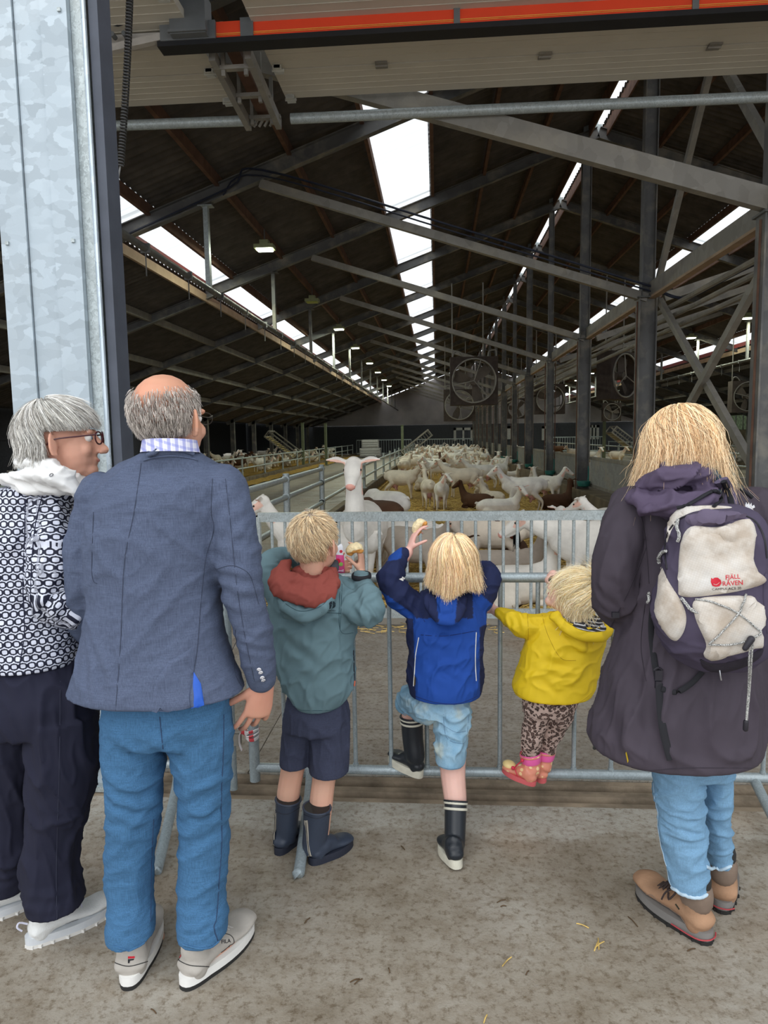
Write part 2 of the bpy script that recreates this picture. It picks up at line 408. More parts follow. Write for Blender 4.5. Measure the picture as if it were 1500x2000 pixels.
# purlins
for a in (1.2,2.27,3.32,4.32,5.4,6.5,7.57):
    for sg in (1,-1):
        MB().bar((XR+sg*a,Y0,RZ(XR+a)+.02),(XR+sg*a,YE,RZ(XR+a)+.02),.06,.16).build('purlin',M_rust,ceil)
for a in (9.4,10.9,12.4):
    for sg in (1,-1): MB().bar((XR+sg*a,Y0,LZ-SL*(a-LX)+.0),(XR+sg*a,YE,LZ-SL*(a-LX)+.0),.07,.15).build('purlin',M_strut,ceil)
# frames
FY=[6.8]+[Y0+BAY*(k+1) for k in range(1,NB)]
hanger=MB()
for i,y in enumerate(FY):
    for sg in (1,-1):
        MB().ibeam((XR,y,ZR-.14),(XR+sg*8.3,y,ZR-.14-SL*8.3),.13,.2).build('rafter',M_steel,ceil)
        MB().ibeam((XR+sg*8.2,y,LZ-.05),(XR+sg*14.4,y,LZ-.05-SL*6.2),.12,.16).build('rafter',M_steel,ceil)
        MB().bar((XR-.1+sg*.12,y,3.5 if i else 3.6),(XR+sg*5.85,y,RZ(XR+5.85)-.28),.1,.12 if i else .19).build('roof_strut',M_strut,ceil)
        hx=XR+sg*6.69; h=MB(); h.bar((hx,y,3.82),(hx,y,RZ(hx)-.28),.07,.09,(0,1,0)); h.box((hx,y,RZ(hx)-.27),(.22,.14,.015)); h.box((hx,y,3.82),(.12,.12,.015)); h.build('hanger_post',M_galv if i<2 else M_steel,ceil)
    # ridge gusset, bright plates at the vent
    g=MB(); g.box((XR-.1,y+.06,ZR-.1),(.36,.012,.3)); g.box((XR+.0,y+.1,ZR-.02),(.03,.02,.34)); g.build('ridge_bracket',M_galv,ceil)
# ridge vent boards either side of the open slot
for sg in (1,-1): MB().bar((XR+sg*.17,Y0,ZR-.05),(XR+sg*.17,YE,ZR-.05),.03,.3).build('ridge_board',M_rust,ceil)
# pipes hanging along the building, red channel and pale timber at the eaves
for sg in (1,-1):
    hx=XR+sg*6.69; p=MB(); p.rod((hx,3.3,3.82),(hx,YE,3.82),.045); 
    y=4
    while y<40: p.rod((hx,y,3.5),(hx,y,3.82),.008,5); p.box((hx,y,3.82),(.11,.03,.11)); y+=1.45
    p.build('hanging_pipe',M_steel,ceil,True)
    MB().bar((XR+sg*8.02,Y0,LZ+.13),(XR+sg*8.02,YE,LZ+.13),.04,.14).build('red_purlin',M_red,ceil)
    MB().bar((XR+sg*8.17,Y0,LZ-.05),(XR+sg*8.17,YE,LZ-.05),.05,.16).build('eave_timber',M_beige,ceil)
# ---- posts under the ridge, with their cross bracing
post_root=[]
for i,y in enumerate(FY):
    t=empty('steel_post',(3.05,y,0),'weathered steel ridge post beside the goat pen, %s'%(['nearest one','the big one with cross braces','second big one','third','fourth','fifth','sixth','seventh','eighth','ninth','tenth','eleventh','twelfth'][i]),'post','posts in the row under the ridge')
    h=.24 if i in (0,1,2,4,6) else .17
    MB().ibeam((3.05,y,-.03),(3.05,y,3.5),h*.8,h,(1,0,0),.016).build('lower_column',M_steel,t)
    MB().ibeam((3.05,y,3.5),(3.05,y,ZR-.3),h*.62,h*.72,(1,0,0),.014).build('upper_column',M_steel,t)
    b=MB(); b.box((3.05,y,3.5),(h+.06,h+.03,.02)); b.box((3.05,y,-.02),(h+.12,h+.12,.02)); b.build('plate',M_steel,t)
    pr=MB(); 
    for dx in (-.135,.135): pr.rod((3.05+dx,y-.02,.4),(3.05+dx,y-.02,3.45),.012,6)
    pr.build('side_pipe',M_rust,t)
MB().bar((3.14,Y0,3.62),(3.14,YE,3.62),.12,.2).build('long_beam',M_strut,ceil)
MB().bar((3.12,Y0,3.50),(3.12,YE,3.50),.1,.03).build('long_beam',M_beige,ceil)
for z,x in ((3.32,3.3),(3.2,3.35),(3.05,3.4)): MB().rod((x,Y0,z),(x,YE,z),.035,8).build('long_pipe',M_strut,ceil)
for (a,b) in (((3.42,FY[0],2.9),(3.42,FY[1],3.5)),):
    pass
def brace(p,q): MB().bar(p,q,.09,.07,(1,0,0)).build('cross_brace',M_strut,ceil)
brace((3.22,FY[1]-.05,3.45),(3.22,FY[0]+.2,.9)); brace((3.17,FY[0]+.1,3.35),(3.17,FY[1]-.9,1.5))
ap=Vector((3.2,8.8,5.9)); brace(ap,(3.2,FY[1],3.7)); brace(ap,(3.2,FY[0],3.7))
# ---- lamps
M_lampglow=NT('lamp_glow'); M_lampglow.b.inputs['Emission Color'].default_value=(.93,1,.8,1); M_lampglow.b.inputs['Emission Strength'].default_value=14; M_lampglow=M_lampglow.out((.9,.95,.8),.4)
M_lampoff=plain('lamp_glass_off',(.5,.55,.1),.4)
M_lampbox=plain('lamp_housing',(.35,.38,.2),.5)
lampY=[13.7,18.9,24.1,29.3,34.5,39.7,44.9,50.1]
def hall_lamp(x,y,z,on,label,grp,tilt=1):
    t=empty('hall_lamp',(x,y,z),label,'lamp',grp); s=1.0
    MB().box((x,y,z),(.36,.26,.07)).box((x,y,z+.07),(.16,.16,.1)).build('housing',M_lampbox,t)
    MB().box((x,y,z-.045),(.28,.2,.03)).build('lamp_glass',M_lampglow if on else M_lampoff,t)
    MB().rod((x,y,z+.1),(x,y,RZ(x)+.02),.012,6).build('bracket',M_steel,t)
    if on:
        l=bpy.data.lights.new('lamp_light','AREA'); l.energy=85; l.size=.25; l.color=(.92,1,.8); lo=bpy.data.objects.new('lamp_light',l); COL.objects.link(lo); lo.parent=t; lo.location=(0,0,-.075)
def roofhit(px,py,off):
    lo,hi=6.0,70.0
    for _ in range(50):
        y=(lo+hi)/2; p=W(px,py,y)
        if p.z>RZ(p.x)-off: hi=y
        else: lo=y
    return W(px,py,lo)
LL=[(517,483),(610,587),(662,641),(694,678),(722,708),(738,726),(750,741),(760,753)]
for i,(a,b) in enumerate(LL):
    p=roofhit(a,b,.3); lab=['nearest lit hall lamp over the left aisle, greenish white','unlit yellow-green hall lamp, second over the left aisle','first lit hall lamp past the unlit one over the left aisle'][i] if i<3 else 'small lit hall lamp far down the row over the left aisle'
    hall_lamp(p.x,p.y,p.z,i!=1,lab,'hall lamps in a row over the left aisle')
for i,(a,b) in enumerate([(1460,619),(1350,658),(1155,728),(1127,742),(1103,752)]):
    p=roofhit(a,b,.3); hall_lamp(p.x,p.y,p.z,True,['lit hall lamp over the right aisle, rightmost one','lit hall lamp over the right aisle, just left of the cross brace'][i] if i<2 else 'small lit hall lamp far down the row over the right aisle','hall lamps in a row over the right aisle')
# ---- end wall
wb=MB(); wb.b2((-18,YE+.1,0),(19,YE+.3,2.5)); wb.b2((-18,YE+.1,2.5),(-11.9,YE+.3,4.2)); o=wb.build('wall_back',M_dark); tag(o,kind='structure')
M_ew=plain('grey_end_wall',(.40,.37,.36),.9,0,.25,.6)
u=MB(); u.add([(-12,YE+.05,2.5),(19,YE+.05,2.5),(19,YE+.05,RZ(12)-.3),(11.6,YE+.05,RZ(11.6)),(XR,YE+.05,ZR+.1),(-4.9,YE+.05,RZ(-4.9)),(-12,YE+.05,2.6)],[(0,1,2,3,4,5,6)]); u.build('upper_cladding',M_ew,o)
M_white=plain('white_frame',(.55,.55,.5),.6); M_glass=plain('dark_glass',(.05,.055,.06),.15)
for (a,b,y0_,y1_) in ((886,924,835,861),(985,998,832,858),(1058,1080,832,860),(1150,1170,830,858)):
    p=W(a,y1_,YE-.05); q=W(b,y0_,YE-.05); f=MB(); wd=.22
    f.b2((p.x,YE-.1,p.z),(p.x+wd,YE+.05,q.z)); f.b2((q.x-wd,YE-.1,p.z),(q.x,YE+.05,q.z)); f.b2((p.x,YE-.1,q.z-wd),(q.x,YE+.05,q.z)); mx_=(p.x+q.x)/2; f.b2((mx_-.08,YE-.1,p.z),(mx_+.08,YE+.05,q.z))
    f=f.build('window_frame',M_white,o); MB().b2((p.x,YE+.0,p.z),(q.x,YE+.04,q.z)).build('pane',M_glass,f)
# side walls
for sg,nm in ((-1,'wall_left'),(1,'wall_right')):
    x=XR+sg*(14.5 if sg>0 else 20.5); wl=MB(); wl.b2((x,Y0,0),(x+sg*.15,YE,1.62)); wl.b2((x,Y0,2.75),(x+sg*.15,YE,4.2)) if sg>0 else wl.b2((x,Y0,1.6),(x+sg*.15,YE,5)); wl=wl.build(nm,M_conc if sg>0 else M_dark); tag(wl,kind='structure')
    if sg>0:
        M_poly=NT('milky_window_sheet'); tr=M_poly.n('ShaderNodeBsdfTranslucent'); M_poly.set(tr.inputs[0],M_poly.ramp(M_poly.noise(9,4),[(.3,(.12,.14,.1)),(.7,(.3,.34,.26))])); M_poly.t.links.new(tr.outputs[0],M_poly.t.nodes['Material Output'].inputs[0])
        pm=MB().box((0,0,0),(.02,.95,1.12)).mesh('pane'); pm.materials.append(M_poly.m); fm=MB().box((0,0,0),(.09,.06,1.14)).mesh('mullion'); fm.materials.append(M_steel)
        y=20
        while y<56:
            q=link('pane',pm,None,wl); q.location=(x,y,2.18); q=link('mullion',fm,None,wl); q.location=(x,y+.5,2.18); y+=1.0
# neighbouring low roof on the left with a few open light slits, eave beam on posts
nb=MB()
for a,b in ((Y0,29),(30.2,37),(38.6,YE)): nb.b2((-17.2,a,2.9),(-11.2,b,2.98))
nb.b2((-11.5,29,2.9),(-11.2,31,2.98)); nb=nb.build('side_roof',M_roof,ceil)
MB().bar((-10.8,Y0,2.86),(-10.8,YE,2.86),.14,.26).build('eave_beam',M_strut,ceil)
MB().bar((17.5,Y0,2.86),(17.5,YE,2.86),.14,.26).build('eave_beam',M_strut,ceil)
for y in FY[1:]:
    for x in (-10.8,17.5): MB().ibeam((x,y,0),(x,y,2.75),.2,.2,(1,0,0)).build('eave_post',M_steel,ceil)
# unseen front wall over the door openings, which are widened to let daylight in
fw=MB(); fw.add([(-17,3.15,4.9),(24,3.15,4.9),(24,3.15,4.9),(11.7,3.15,RZ(11.7)+.1),(XR,3.15,ZR+.1),(-4.9,3.15,RZ(-4.9)+.1),(-17,3.15,4.9)],[(0,1,3,4,5)]); fw.b2((14,3.1,0),(24,3.25,4.9)); fw.b2((-17,3.1,0),(-8.6,3.25,4.9)); o=fw.build('wall_front',M_dark); tag(o,kind='structure')
# ================================================================ galvanised pillar at the door
pL=W(36,880,2.95).x; pR=W(186,880,2.95).x
pil=empty('pillar',((pL+pR)/2,2.95,0),'tall galvanised steel door pillar behind the grey-haired woman','pillar')
w3=(pR-pL)/3
seg=MB(); x=pL; 
for k,(d) in enumerate((0,.012,0)): MB().b2((x+.0015,2.93+d,-.0),(x+w3-.0015,3.2,4.95)).build('steel_strip',M_pillar,pil); x+=w3
MB().b2((pR,2.96,0),(pR+.045,3.22,4.95)).build('side_flange',M_galv,pil)
MB().rod((pR+.052,2.965,0),(pR+.052,2.965,4.95),.011,8).build('guide_rod',galv('bright_galv',(.6,.68,.74),.3,.6,20,.05),pil)
MB().b2((pR+.066,2.98,0),(pR+.105,3.1,4.95)).build('rubber_seal',plain('slate_rubber',(.075,.085,.11),.6),pil)
MB().box(((pL+pR)/2,3.07,.012),(pR-pL+.22,.36,.024)).build('foot_plate',M_galv,pil)
b=MB()
for z in (3.3,2.4,1.5,.6):
    for xx in (pL+.03,pR-.03): b.box((xx,2.927,z),(.014,.01,.014))
b.build('rivet',M_galv,pil)
# ================================================================ overhead sectional doors
M_panel=plain('beige_door_panel',(.60,.56,.475),.6,0,.05,3,.05)
M_orange=plain('orange_rail_paint',(.86,.075,.025),.4,0,.05,3,.03)
M_black=plain('black_rubber',(.012,.012,.014),.6)
M_grey=plain('grey_cast_housing',(.16,.17,.175),.5,.2)
def door(x0,x1,label,ys):
    t=empty('overhead_door',((x0+x1)/2,5,4.650),label,'door')
    for a,b in zip(ys[:-1],ys[1:]):
        mb=MB(); mb.b2((x0,a+.01,4.600),(x1,b-.012,4.660))
        k=a+.08
        while k<b-.04: mb.b2((x0,k,4.597),(x1,k+.012,4.602)); k+=.098
        p=mb.build('door_panel',M_panel,t)
        if b<ys[-1]:
            x=x0+.9
            while x<x1:
                h=MB(); h.box((x,b-.03,4.590),(.1,.035,.012)); h.box((x,b+.03,4.590),(.1,.035,.012)); h.rod((x-.05,b,4.585),(x+.05,b,4.585),.012,6); h.build('hinge',M_strut,t); x+=1.32
    for e in (x0+.05,x1-.05):
        for b in ys[1:]:
            h=MB(); h.box((e,b-.04,4.585),(.05,.1,.03)); h.box((e,b-.075,4.58),(.075,.03,.03)); h.box((e,b-.005,4.58),(.075,.03,.03)); h.rod((e-.05,b-.04,4.575),(e+.05,b-.04,4.575),.012,8); h.build('roller_bracket',M_white,t)
    return t
ys=[3.52,4.03,4.55,5.06,5.58,6.09,6.6]
door(-1.33,4.0,'raised beige sectional door overhead, the wide one on the right',ys)
door(-6.4,-1.80,'raised beige sectional door overhead at the left by the pillar',ys)
tr=empty('door_track',(-1.6,5,4.500),'dark steel door track hanging between the two raised doors','rail')
for x in (-1.70,-1.42):
    MB().bar((x,5.62,4.500),(x,6.68,4.420),.05,.09).build('track_rail',M_strut,tr)
MB().bar((-1.56,5.62,4.650),(-1.56,6.8,4.580),.1,.16).build('support_beam',M_rust,tr)
c_=MB()
for y in (5.75,6.2,6.62): c_.box((-1.56,y,4.460),(.34,.05,.03)); c_.box((-1.65,y,4.600),(.03,.03,.4)); c_.box((-1.47,y,4.600),(.03,.03,.4))
for i in range(6): c_.rod((-1.70+i*.05,6.66,4.400),(-1.65+i*.05,6.66,4.480),.012,6)
c_.build('hanger_frame',M_strut,tr)
MB().rod(W(190,247,6.68),W(500,235,6.68),.045,10).build('cross_pipe',M_galv,tr,True)
MB().rod(W(568,232,6.68),W(1700,180,6.68),.045,10).build('cross_pipe',M_galv,tr,True)
BY_=5.45; DY=.35
# red safety bar
sb=empty('red_safety_bar',W(900,40,BY_),'long orange-red painted bar with black rubber edge under the raised door','bar')
zt=W(850,23,BY_).z; zb=W(850,56,BY_).z; xl=W(425,50,BY_).x
o=MB().b2((xl,DY+5.06,zb),(4.4,DY+5.16,zt)).build('red_profile',M_orange,sb)
MB().b2((xl,DY+5.054,zb+.028),(4.4,DY+5.0595,zb+.031)).b2((xl,DY+5.054,zb+.018),(4.4,DY+5.0595,zb+.020)).build('yellow_line',plain('yellow_line_paint',(.9,.55,.1),.5),o)
MB().b2((W(312,75,BY_).x,DY+5.04,zb-.042),(4.4,DY+5.17,zb-.004)).build('rubber_edge',M_black,sb)
for px in (484,892,1353):
    x=W(px,40,BY_).x; r=MB(); r.b2((x-.045 if px==484 else x-.022,DY+5.045,zb-.005),(x+.05 if px==484 else x+.022,DY+5.175,zt+.012)); r.rod((x,DY+5.11,zt),(x,DY+5.11,4.6),.009,6); r.box((x,DY+5.11,zt+.1),(.03,.03,.02)); r.build('clamp',M_grey,sb)
x=W(789,14,BY_).x; MB().b2((x-.02,DY+5.05,zt-.005),(x+.02,DY+5.1,zt+.012)).build('marker',M_white,sb)
x0,x1=W(318,50,BY_).x,xl; MB().b2((x0,DY+5.03,zb-.01),(x1,DY+5.15,zt+.0)).b2((x0+.1,DY+4.96,zb-.005),(x1-.05,DY+5.12,zt+.16)).b2((x0+.09,DY+4.94,zb-.0),(x1-.04,DY+4.97,zb+.02)).build('motor_box',M_grey,sb)
x2=W(190,40,BY_).x
mb=MB(); mb.b2((x2,DY+5.1,zb+.0),(x0,DY+5.16,zb+.09)); mb.bar((x2,DY+5.06,zb-.05),(x0+.02,DY+5.06,zb+.03),.05,.05); mb.build('carrier_arm',plain('off_white_arm',(.45,.42,.38),.6),sb)
mb=MB()
for k in range(4): mb.tube([(x2,DY+5.02,zb+.13+k*.02),(x2+.2,DY+5.0,zb+.16-.02*k),(x2+.4,DY+5.0,zb+.12+.02*k),(x0+.15,DY+5.0,zb+.2)],.011,6,4)
mb.build('cable_bundle',M_black,sb,True)
mb=MB(); mb.b2((x2,DY+5.1,zb+.15),(x0+.15,DY+5.2,zb+.26)); mb.build('steel_angle',M_strut,sb)
for q in range(3): mb=MB(); mb.rod((x2+.06+q*.09,DY+5.0,zb+.045),(x2+.06+q*.09,DY+5.06,zb+.045),.018,8); mb.build('bolt',M_grey,sb)
# coiled cable
cc=empty('coiled_cable',W(245,150,4.6),'black coiled spiral cable hanging from the red bar beside the pillar','cable')
A=W(255,-60,4.6); B=W(235,325,4.6); mb=MB(); N=62*8; pts=[]
for i in range(N+1):
    t=i/N; c0=A.lerp(B,t); c0.x+=.01*math.sin(t*3); a=2*math.pi*i/8; pts.append(c0+Vector((.019*math.cos(a),.019*math.sin(a),0)))
mb.tube(pts,.006,5); mb.build('spiral_coil',plain('grey_black_cable',(.06,.06,.06),.5),cc,True)
MB().tube([B,W(229,360,4.6),W(222,400,4.6),W(213,440,4.6),W(208,470,4.6)],.006,6,4).build('straight_lead',plain('grey_cable',(.22,.22,.22),.5),cc,True)
# blue-black cables along the near struts
for y in (FY[1]-.08,):
    mb=MB(); mb.tube([(XR-.1,y,3.62),(XR-3,y,4.58),(XR-5.8,y,5.48),(XR-6.3,y,5.25),(XR-8,y,4.6)],.016,6,6); mb.tube([(XR-.1,y,3.55),(XR-3,y-.02,4.5),(XR-5.8,y,5.4),(XR-6.4,y,5.15)],.012,6,6); mb.build('cable',plain('blue_black_cable',(.02,.025,.045),.5),ceil,True)
mb=MB(); mb.tube([(3.2,10.55,3.55),(3.5,10.3,3.42),(3.8,9.3,3.55),(4.0,8,3.6),(4.1,6,3.65)],.022,6,6); mb.build('cable',MATS['blue_black_cable'],ceil,True)
# ================================================================ kerbs, fences, gates
XP=-1.85
def kerb(x0,x1,y0,y1,z,label):
    o=MB().b2((x0,y0,-.03),(x1,y1,z)); 
    bm=o.build('concrete_kerb',M_conc); tag(bm,label,'kerb'); 
    md=bm.modifiers.new('b','BEVEL'); md.width=.02; md.segments=2; return bm
kerb(2.9,3.36,5.85,YE,.41,'thick dirty concrete kerb wall under the row of posts, right side of the goat pen')
kerb(XP-.09,XP+.09,5.85,YE,.26,'low concrete kerb under the rail fence, left side of the goat pen')
kerb(-7.0,-6.8,5,YE,.16,'low concrete kerb along the far left side of the aisle')
kerb(8.55,8.75,5,YE,.26,'low concrete kerb of the pen beyond the post row')
kerb(13.6,13.8,5,YE,.16,'low concrete kerb along the far right aisle')
def fence(x,ys,rails,label,h=.98,r=.03,top=None,kb=.26,cut=None):
    t=empty('rail_fence',(x,ys[0],kb),label,'fence')
    for y in ys: 
        b=MB(); b.rod((x,y,kb-.02),(x,y,h+.01),r*1.25,8); b.box((x,y,kb),(.14,.14,.012)); 
        for z in rails: b.rod((x,y-.045,z),(x,y+.045,z),r*1.5,8)
        b.build('fence_post',M_galv,t,True)
    for z in rails: MB().rod((x,ys[0],z),(x,ys[-1],z),r,10).build('rail',M_galv,t,True)
    return t
ny=[11.17+3.3*k for k in range(15)]
f=fence(XP,ny,(.84,.54),'galvanised rail fence between the left aisle and the goat pen, running back into the barn')
f2=fence(XP,[5.75,8.5,11.17],(1.06,.84,.52),'taller near stretch of the galvanised rail fence, beside the staring goat',1.12,.034)
fence(-6.9,[8+3.3*k for k in range(16)],(.86,.5),'galvanised rail fence on the far left side of the aisle',.9,.03,kb=.16)
fence(8.65,[8+3.3*k for k in range(16)],(.9,.55),'galvanised rail fence of the right-hand pen beyond the posts',.95,.03)
fence(13.7,[8+3.3*k for k in range(16)],(.86,.5),'galvanised rail fence at the far side of the right aisle',.9,.03,kb=.16)
def bargate(p0,p1,z0,z1,n,label,name='bar_gate',cat='gate',r=.013,rail=.038,flat=True,ext=0):
    p0=Vector(p0);p1=Vector(p1); t=empty(name,((p0+p1)/2).to_tuple(),label,cat); d=(p1-p0)
    up=Vector((0,0,1))
    for z,nm in ((z1,'top_rail'),(z0,'bottom_rail')):
        mb=MB()
        if flat: mb.bar(p0+up*z,p1+up*z,.035,rail*2)
        else: mb.rod(p0+up*z,p1+up*z,rail,12)
        mb.build(nm,M_galv,t,not flat)
    for p in (p0,p1): MB().bar(p+up*(z0-.03),p+up*(z1+.0),.035,.05,(0,1,0)).build('end_stile',M_galv,t)
    for k in range(1,n): p=p0+d*k/n; MB().rod(p+up*z0,p+up*z1,r,8).build('bar',M_galv,t,True)
    return t
GZ1=W(700,1009,5.6).z; GZ0=W(700,1197,5.6).z
bargate((-1.46,5.6,0),(2.95,5.6,0),GZ0,GZ1,40,'long galvanised barred pen gate across the front of the goat pen')
MB().b2((-1.8,5.74,-.03),(5.5,5.86,.055)).build('pen_sill',plain('cream_sill',(.55,.5,.42),.8)); tag(bpy.data.objects['pen_sill'],'low cream sill board under the pen gates','sill')
h=MB(); h.rod((-1.85,5.62,GZ1-.02),(-1.44,5.62,GZ1-.02),.014,8); h.rod((-1.5,5.62,.68),(-1.5,5.62,.74),.02,8); h.tube([(-1.62,5.6,1.02),(-1.58,5.6,1.06),(-1.56,5.6,1.0),(-1.6,5.6,.96)],.004,5,4); h.build('gate_latch',M_galv); tag(bpy.data.objects['gate_latch'],'small galvanised latch bar at the left end of the pen gates','latch')
for k,(a,b,l) in enumerate(((-6.6,-2.1,'dark barred gate closing the far end of the left aisle'),(-1.6,2.9,'dark barred gate at the far end of the goat pen'),(9,13.4,'dark barred gate closing the far end of the right aisle'))):
    bargate((a,YE-5+k*.2,0),(b,YE-5+k*.2,0),.15,1.25,22,l,r=.02,rail=.04)
# ---- corrugated side panels between the posts
def corrsheet(L,h,pitch=.12,amp=.03):
    n=int(L/pitch*4); q=[];f=[]
    for i in range(n+1):
        y=L*i/n; o=amp*math.cos(2*math.pi*y/pitch); q+=[(o,y,0),(o,y,h)]
    for i in range(n): f.append((2*i,2*i+2,2*i+3,2*i+1))
    return q,f
M_corr=galv('corrugated_galv',(.34,.35,.33),.5,.35,18,.8)
def sidepanel(i,y0,y1):
    t=empty('side_panel',(3.2,(y0+y1)/2,.41),['nearest corrugated metal panel, between the big post and the second','second corrugated metal panel from the front along the kerb','third corrugated metal panel from the front along the kerb'][i] if i<3 else 'corrugated metal panel far along the kerb','panel','corrugated panels between the posts')
    q,f=corrsheet(y1-y0-.06,.53); mb=MB(); mb.add([(a+3.20,b+y0+.03,c+.52) for a,b,c in q],f); o=mb.build('corrugated_sheet',M_corr,t,False,False)
    MB().b2((3.17,y0,1.02),(3.23,y1,1.08)).build('top_rail',M_strut,t); MB().b2((3.17,y0,.46),(3.23,y1,.52)).build('bottom_rail',M_strut,t)
for i,(a,b) in enumerate(zip(FY[1:-1],FY[2:])): sidepanel(i,a+.12,b-.12)
sidepanel(3,6.5,10.5)
for i,y in enumerate(FY[2:7]):
    d=MB(); q=Vector((3.02,y-.3,.48)); d.tube([q+Vector((0,0,-.03)),q,q+Vector((0,0,.09)),q+Vector((0,0,.1))],[.05,.12,.14,.135],14,1,(1,0,0)); d.tube([q+Vector((.1,.1,.02)),q+Vector((.14,.2,.2)),q+Vector((.14,.22,.4))],.016,8,3)
    o=d.build('drinking_bowl',plain('teal_plastic',(.02,.16,.14),.45),None,True); tag(o,['teal plastic drinking bowl on the kerb by the second big post','teal plastic drinking bowl on the kerb by the third post'][i] if i<2 else 'teal plastic drinking bowl far along the kerb','bowl','teal drinking bowls on the kerb')
# ---- tipped hay racks
def rack(x,y,rz,label,wdt=1.7,dp=1.3):
    t=empty('tipping_rack',(x,y,0),label,'rack'); R=Matrix.Rotation(rz,3,'Z')
    tl=Matrix.Rotation(math.radians(-38 if wdt>0 else 38),3,'Y'); wdt=abs(wdt)
    def T(p): return R@(tl@Vector(p))+Vector((x,y,1.05))
    for j in (0,.35):
        fr=MB()
        for a,b in (((-wdt/2,-dp/2),(wdt/2,-dp/2)),((wdt/2,-dp/2),(wdt/2,dp/2)),((wdt/2,dp/2),(-wdt/2,dp/2)),((-wdt/2,dp/2),(-wdt/2,-dp/2))): fr.bar(T((*a,j)),T((*b,j)),.06,.06)
        fr.build('frame',M_strut,t)
    for a,b in ((-1,-1),(1,-1),(1,1),(-1,1)): MB().bar(T((a*wdt/2,b*dp/2,0)),T((a*wdt/2,b*dp/2,.35)),.05,.05).build('strut',M_strut,t)
    for k in range(14):
        xx=-wdt/2+wdt*(k+.5)/14; MB().bar(T((xx,-dp/2,0)),T((xx,dp/2,0)),.03,.05).build('slat',plain('worn_yellow_slat',(.42,.32,.12),.7),t)
    for k in range(12):
        xx=-wdt/2+wdt*(k+.5)/12; MB().rod(T((xx,-dp/2,0)),T((xx,-dp/2,.35)),.012,6).build('bar',M_strut,t)
    return t
def rackpost(x,y,h,label): 
    o=MB().bar((x,y,0),(x,y,h),.13,.13,(0,1,0)).box((x,y,h),(.17,.17,.03)).box((x,y,.01),(.25,.25,.02)).build('rack_post',plain('mossy_post',(.13,.15,.09),.8)); tag(o,label,'post')
rack(-.9,36,0,'tipped slatted rack at the left side of the goat pen'); rackpost(-1.75,36,2.1,'tall mossy post beside the tipped rack in the goat pen')
rack(8.9,34.6,0,'tipped slatted rack beyond the post row at the right',-1.7); rackpost(8.0,34.5,2.3,'left tall post by the tipped rack beyond the post row'); rackpost(9.9,34.5,2.3,'right tall post by the tipped rack beyond the post row')
rack(-8.0,36,0,'tipped slatted rack in the left-hand pen',-1.9); rackpost(-6.9,36,2.3,'tall post beside the tipped rack on the far left'); rackpost(-6.1,38.5,2.3,'second tall post behind the tipped rack on the far left')
# white crate stack far down the aisle
for k,l in enumerate(('lower white sack pile at the far end of the left aisle','upper white sack on the pile at the far end of the left aisle')):
    o=MB().box((-4.9,52,.4+.62*k),(1.5-.3*k,1,.6)); 
    for q in range(3): o.box((-4.9,51.48,.25+.62*k+q*.16),(1.4-.3*k,.05,.11))
    o=o.build('sack_pile',plain('white_sack',(.45,.44,.44),.8)); tag(o,l,'sacks')
# ---- fans
M_fanbox=plain('brown_fan_box',(.055,.04,.033),.8,0,.3); M_blade=plain('dusty_blade',(.13,.105,.085),.7)
def fan(x,y,z,s,label,yaw=0,rot=0,hang=None):
    t=empty('barn_fan',(x,y,z),label,'fan'); R=Matrix.Rotation(yaw,3,'Z')
    def T(a,b,c): return R@Vector((a*s,b*s,c*s))+Vector((x,y,z))
    n=40; q=[];f=[]
    for yy in (-.18,.18):
        for k in range(n):
            a=2*math.pi*k/n; ca,sa=math.cos(a),math.sin(a); q.append(T(.46*ca,yy,.46*sa)); m_=.5/max(abs(ca),abs(sa)); q.append(T(m_*ca,yy,m_*sa))
    for k in range(n):
        a=2*k;b=2*((k+1)%n); f+=[(a,b,b+1,a+1),(a+2*n,a+1+2*n,b+1+2*n,b+2*n),(a,a+2*n,b+2*n,b),(a+1,b+1,b+1+2*n,a+1+2*n)]
    MB().add(q,f).build('housing',M_fanbox,t)
    g=MB()
    for r in (.455,): g.tube([T(r*math.cos(2*math.pi*k/30),-.2,r*math.sin(2*math.pi*k/30)) for k in range(31)],.018*s,6)
    for k in range(3):
        a=rot+.5+k*2.094; g.rod(T(0,-.2,0),T(.46*math.cos(a),-.2,.46*math.sin(a)),.012*s,6)
    g.build('guard',M_strut,t)
    MB().rod(T(0,-.17,0),T(0,.1,0),.085*s,14).build('hub',M_blade,t)
    for k in range(3):
        a=rot+k*2.094; q=[]
        for r,wd in ((.06,.05),(.18,.09),(.3,.115),(.42,.1)):
            for sd in (-1,1):
                tw=.5-r*.6; q.append(T(r*math.cos(a)-sd*wd*math.cos(tw)*math.sin(a),sd*wd*math.sin(tw)-.05,r*math.sin(a)+sd*wd*math.cos(tw)*math.cos(a)))
        v=q+[p+R@Vector((0,.012,0)) for p in q]; f=[]
        for j in range(3): a_=2*j; f+=[(a_,a_+1,a_+3,a_+2),(a_+8,a_+10,a_+11,a_+9),(a_,a_+2,a_+10,a_+8),(a_+1,a_+9,a_+11,a_+3)]
        f+=[(0,8,9,1),(6,7,15,14)]; MB().add(v,f).build('blade',M_blade,t,True)
    hh=hang or 2.0; m2=MB()
    for sx in (-.45,.2): m2.rod(T(sx,0,.5),T(sx,0,.5)+Vector((0,0,hh)),.018,6)
    m2.tube([T(-.45,0,.5),T(-.4,0,.62),T(-.3,0,.62),T(-.2,0,.5)],.02,6,4); m2.tube([T(.3,0,.5),T(.33,0,.62),T(.46,0,.64),T(.48,0,.5)],.02,6,4)
    m2.build('hanger',M_strut,t)
def fanat(px,py,Y,spx,label,**k): p=W(px,py,Y); fan(p.x,p.y,p.z,spx*Y/1370,label,**k)
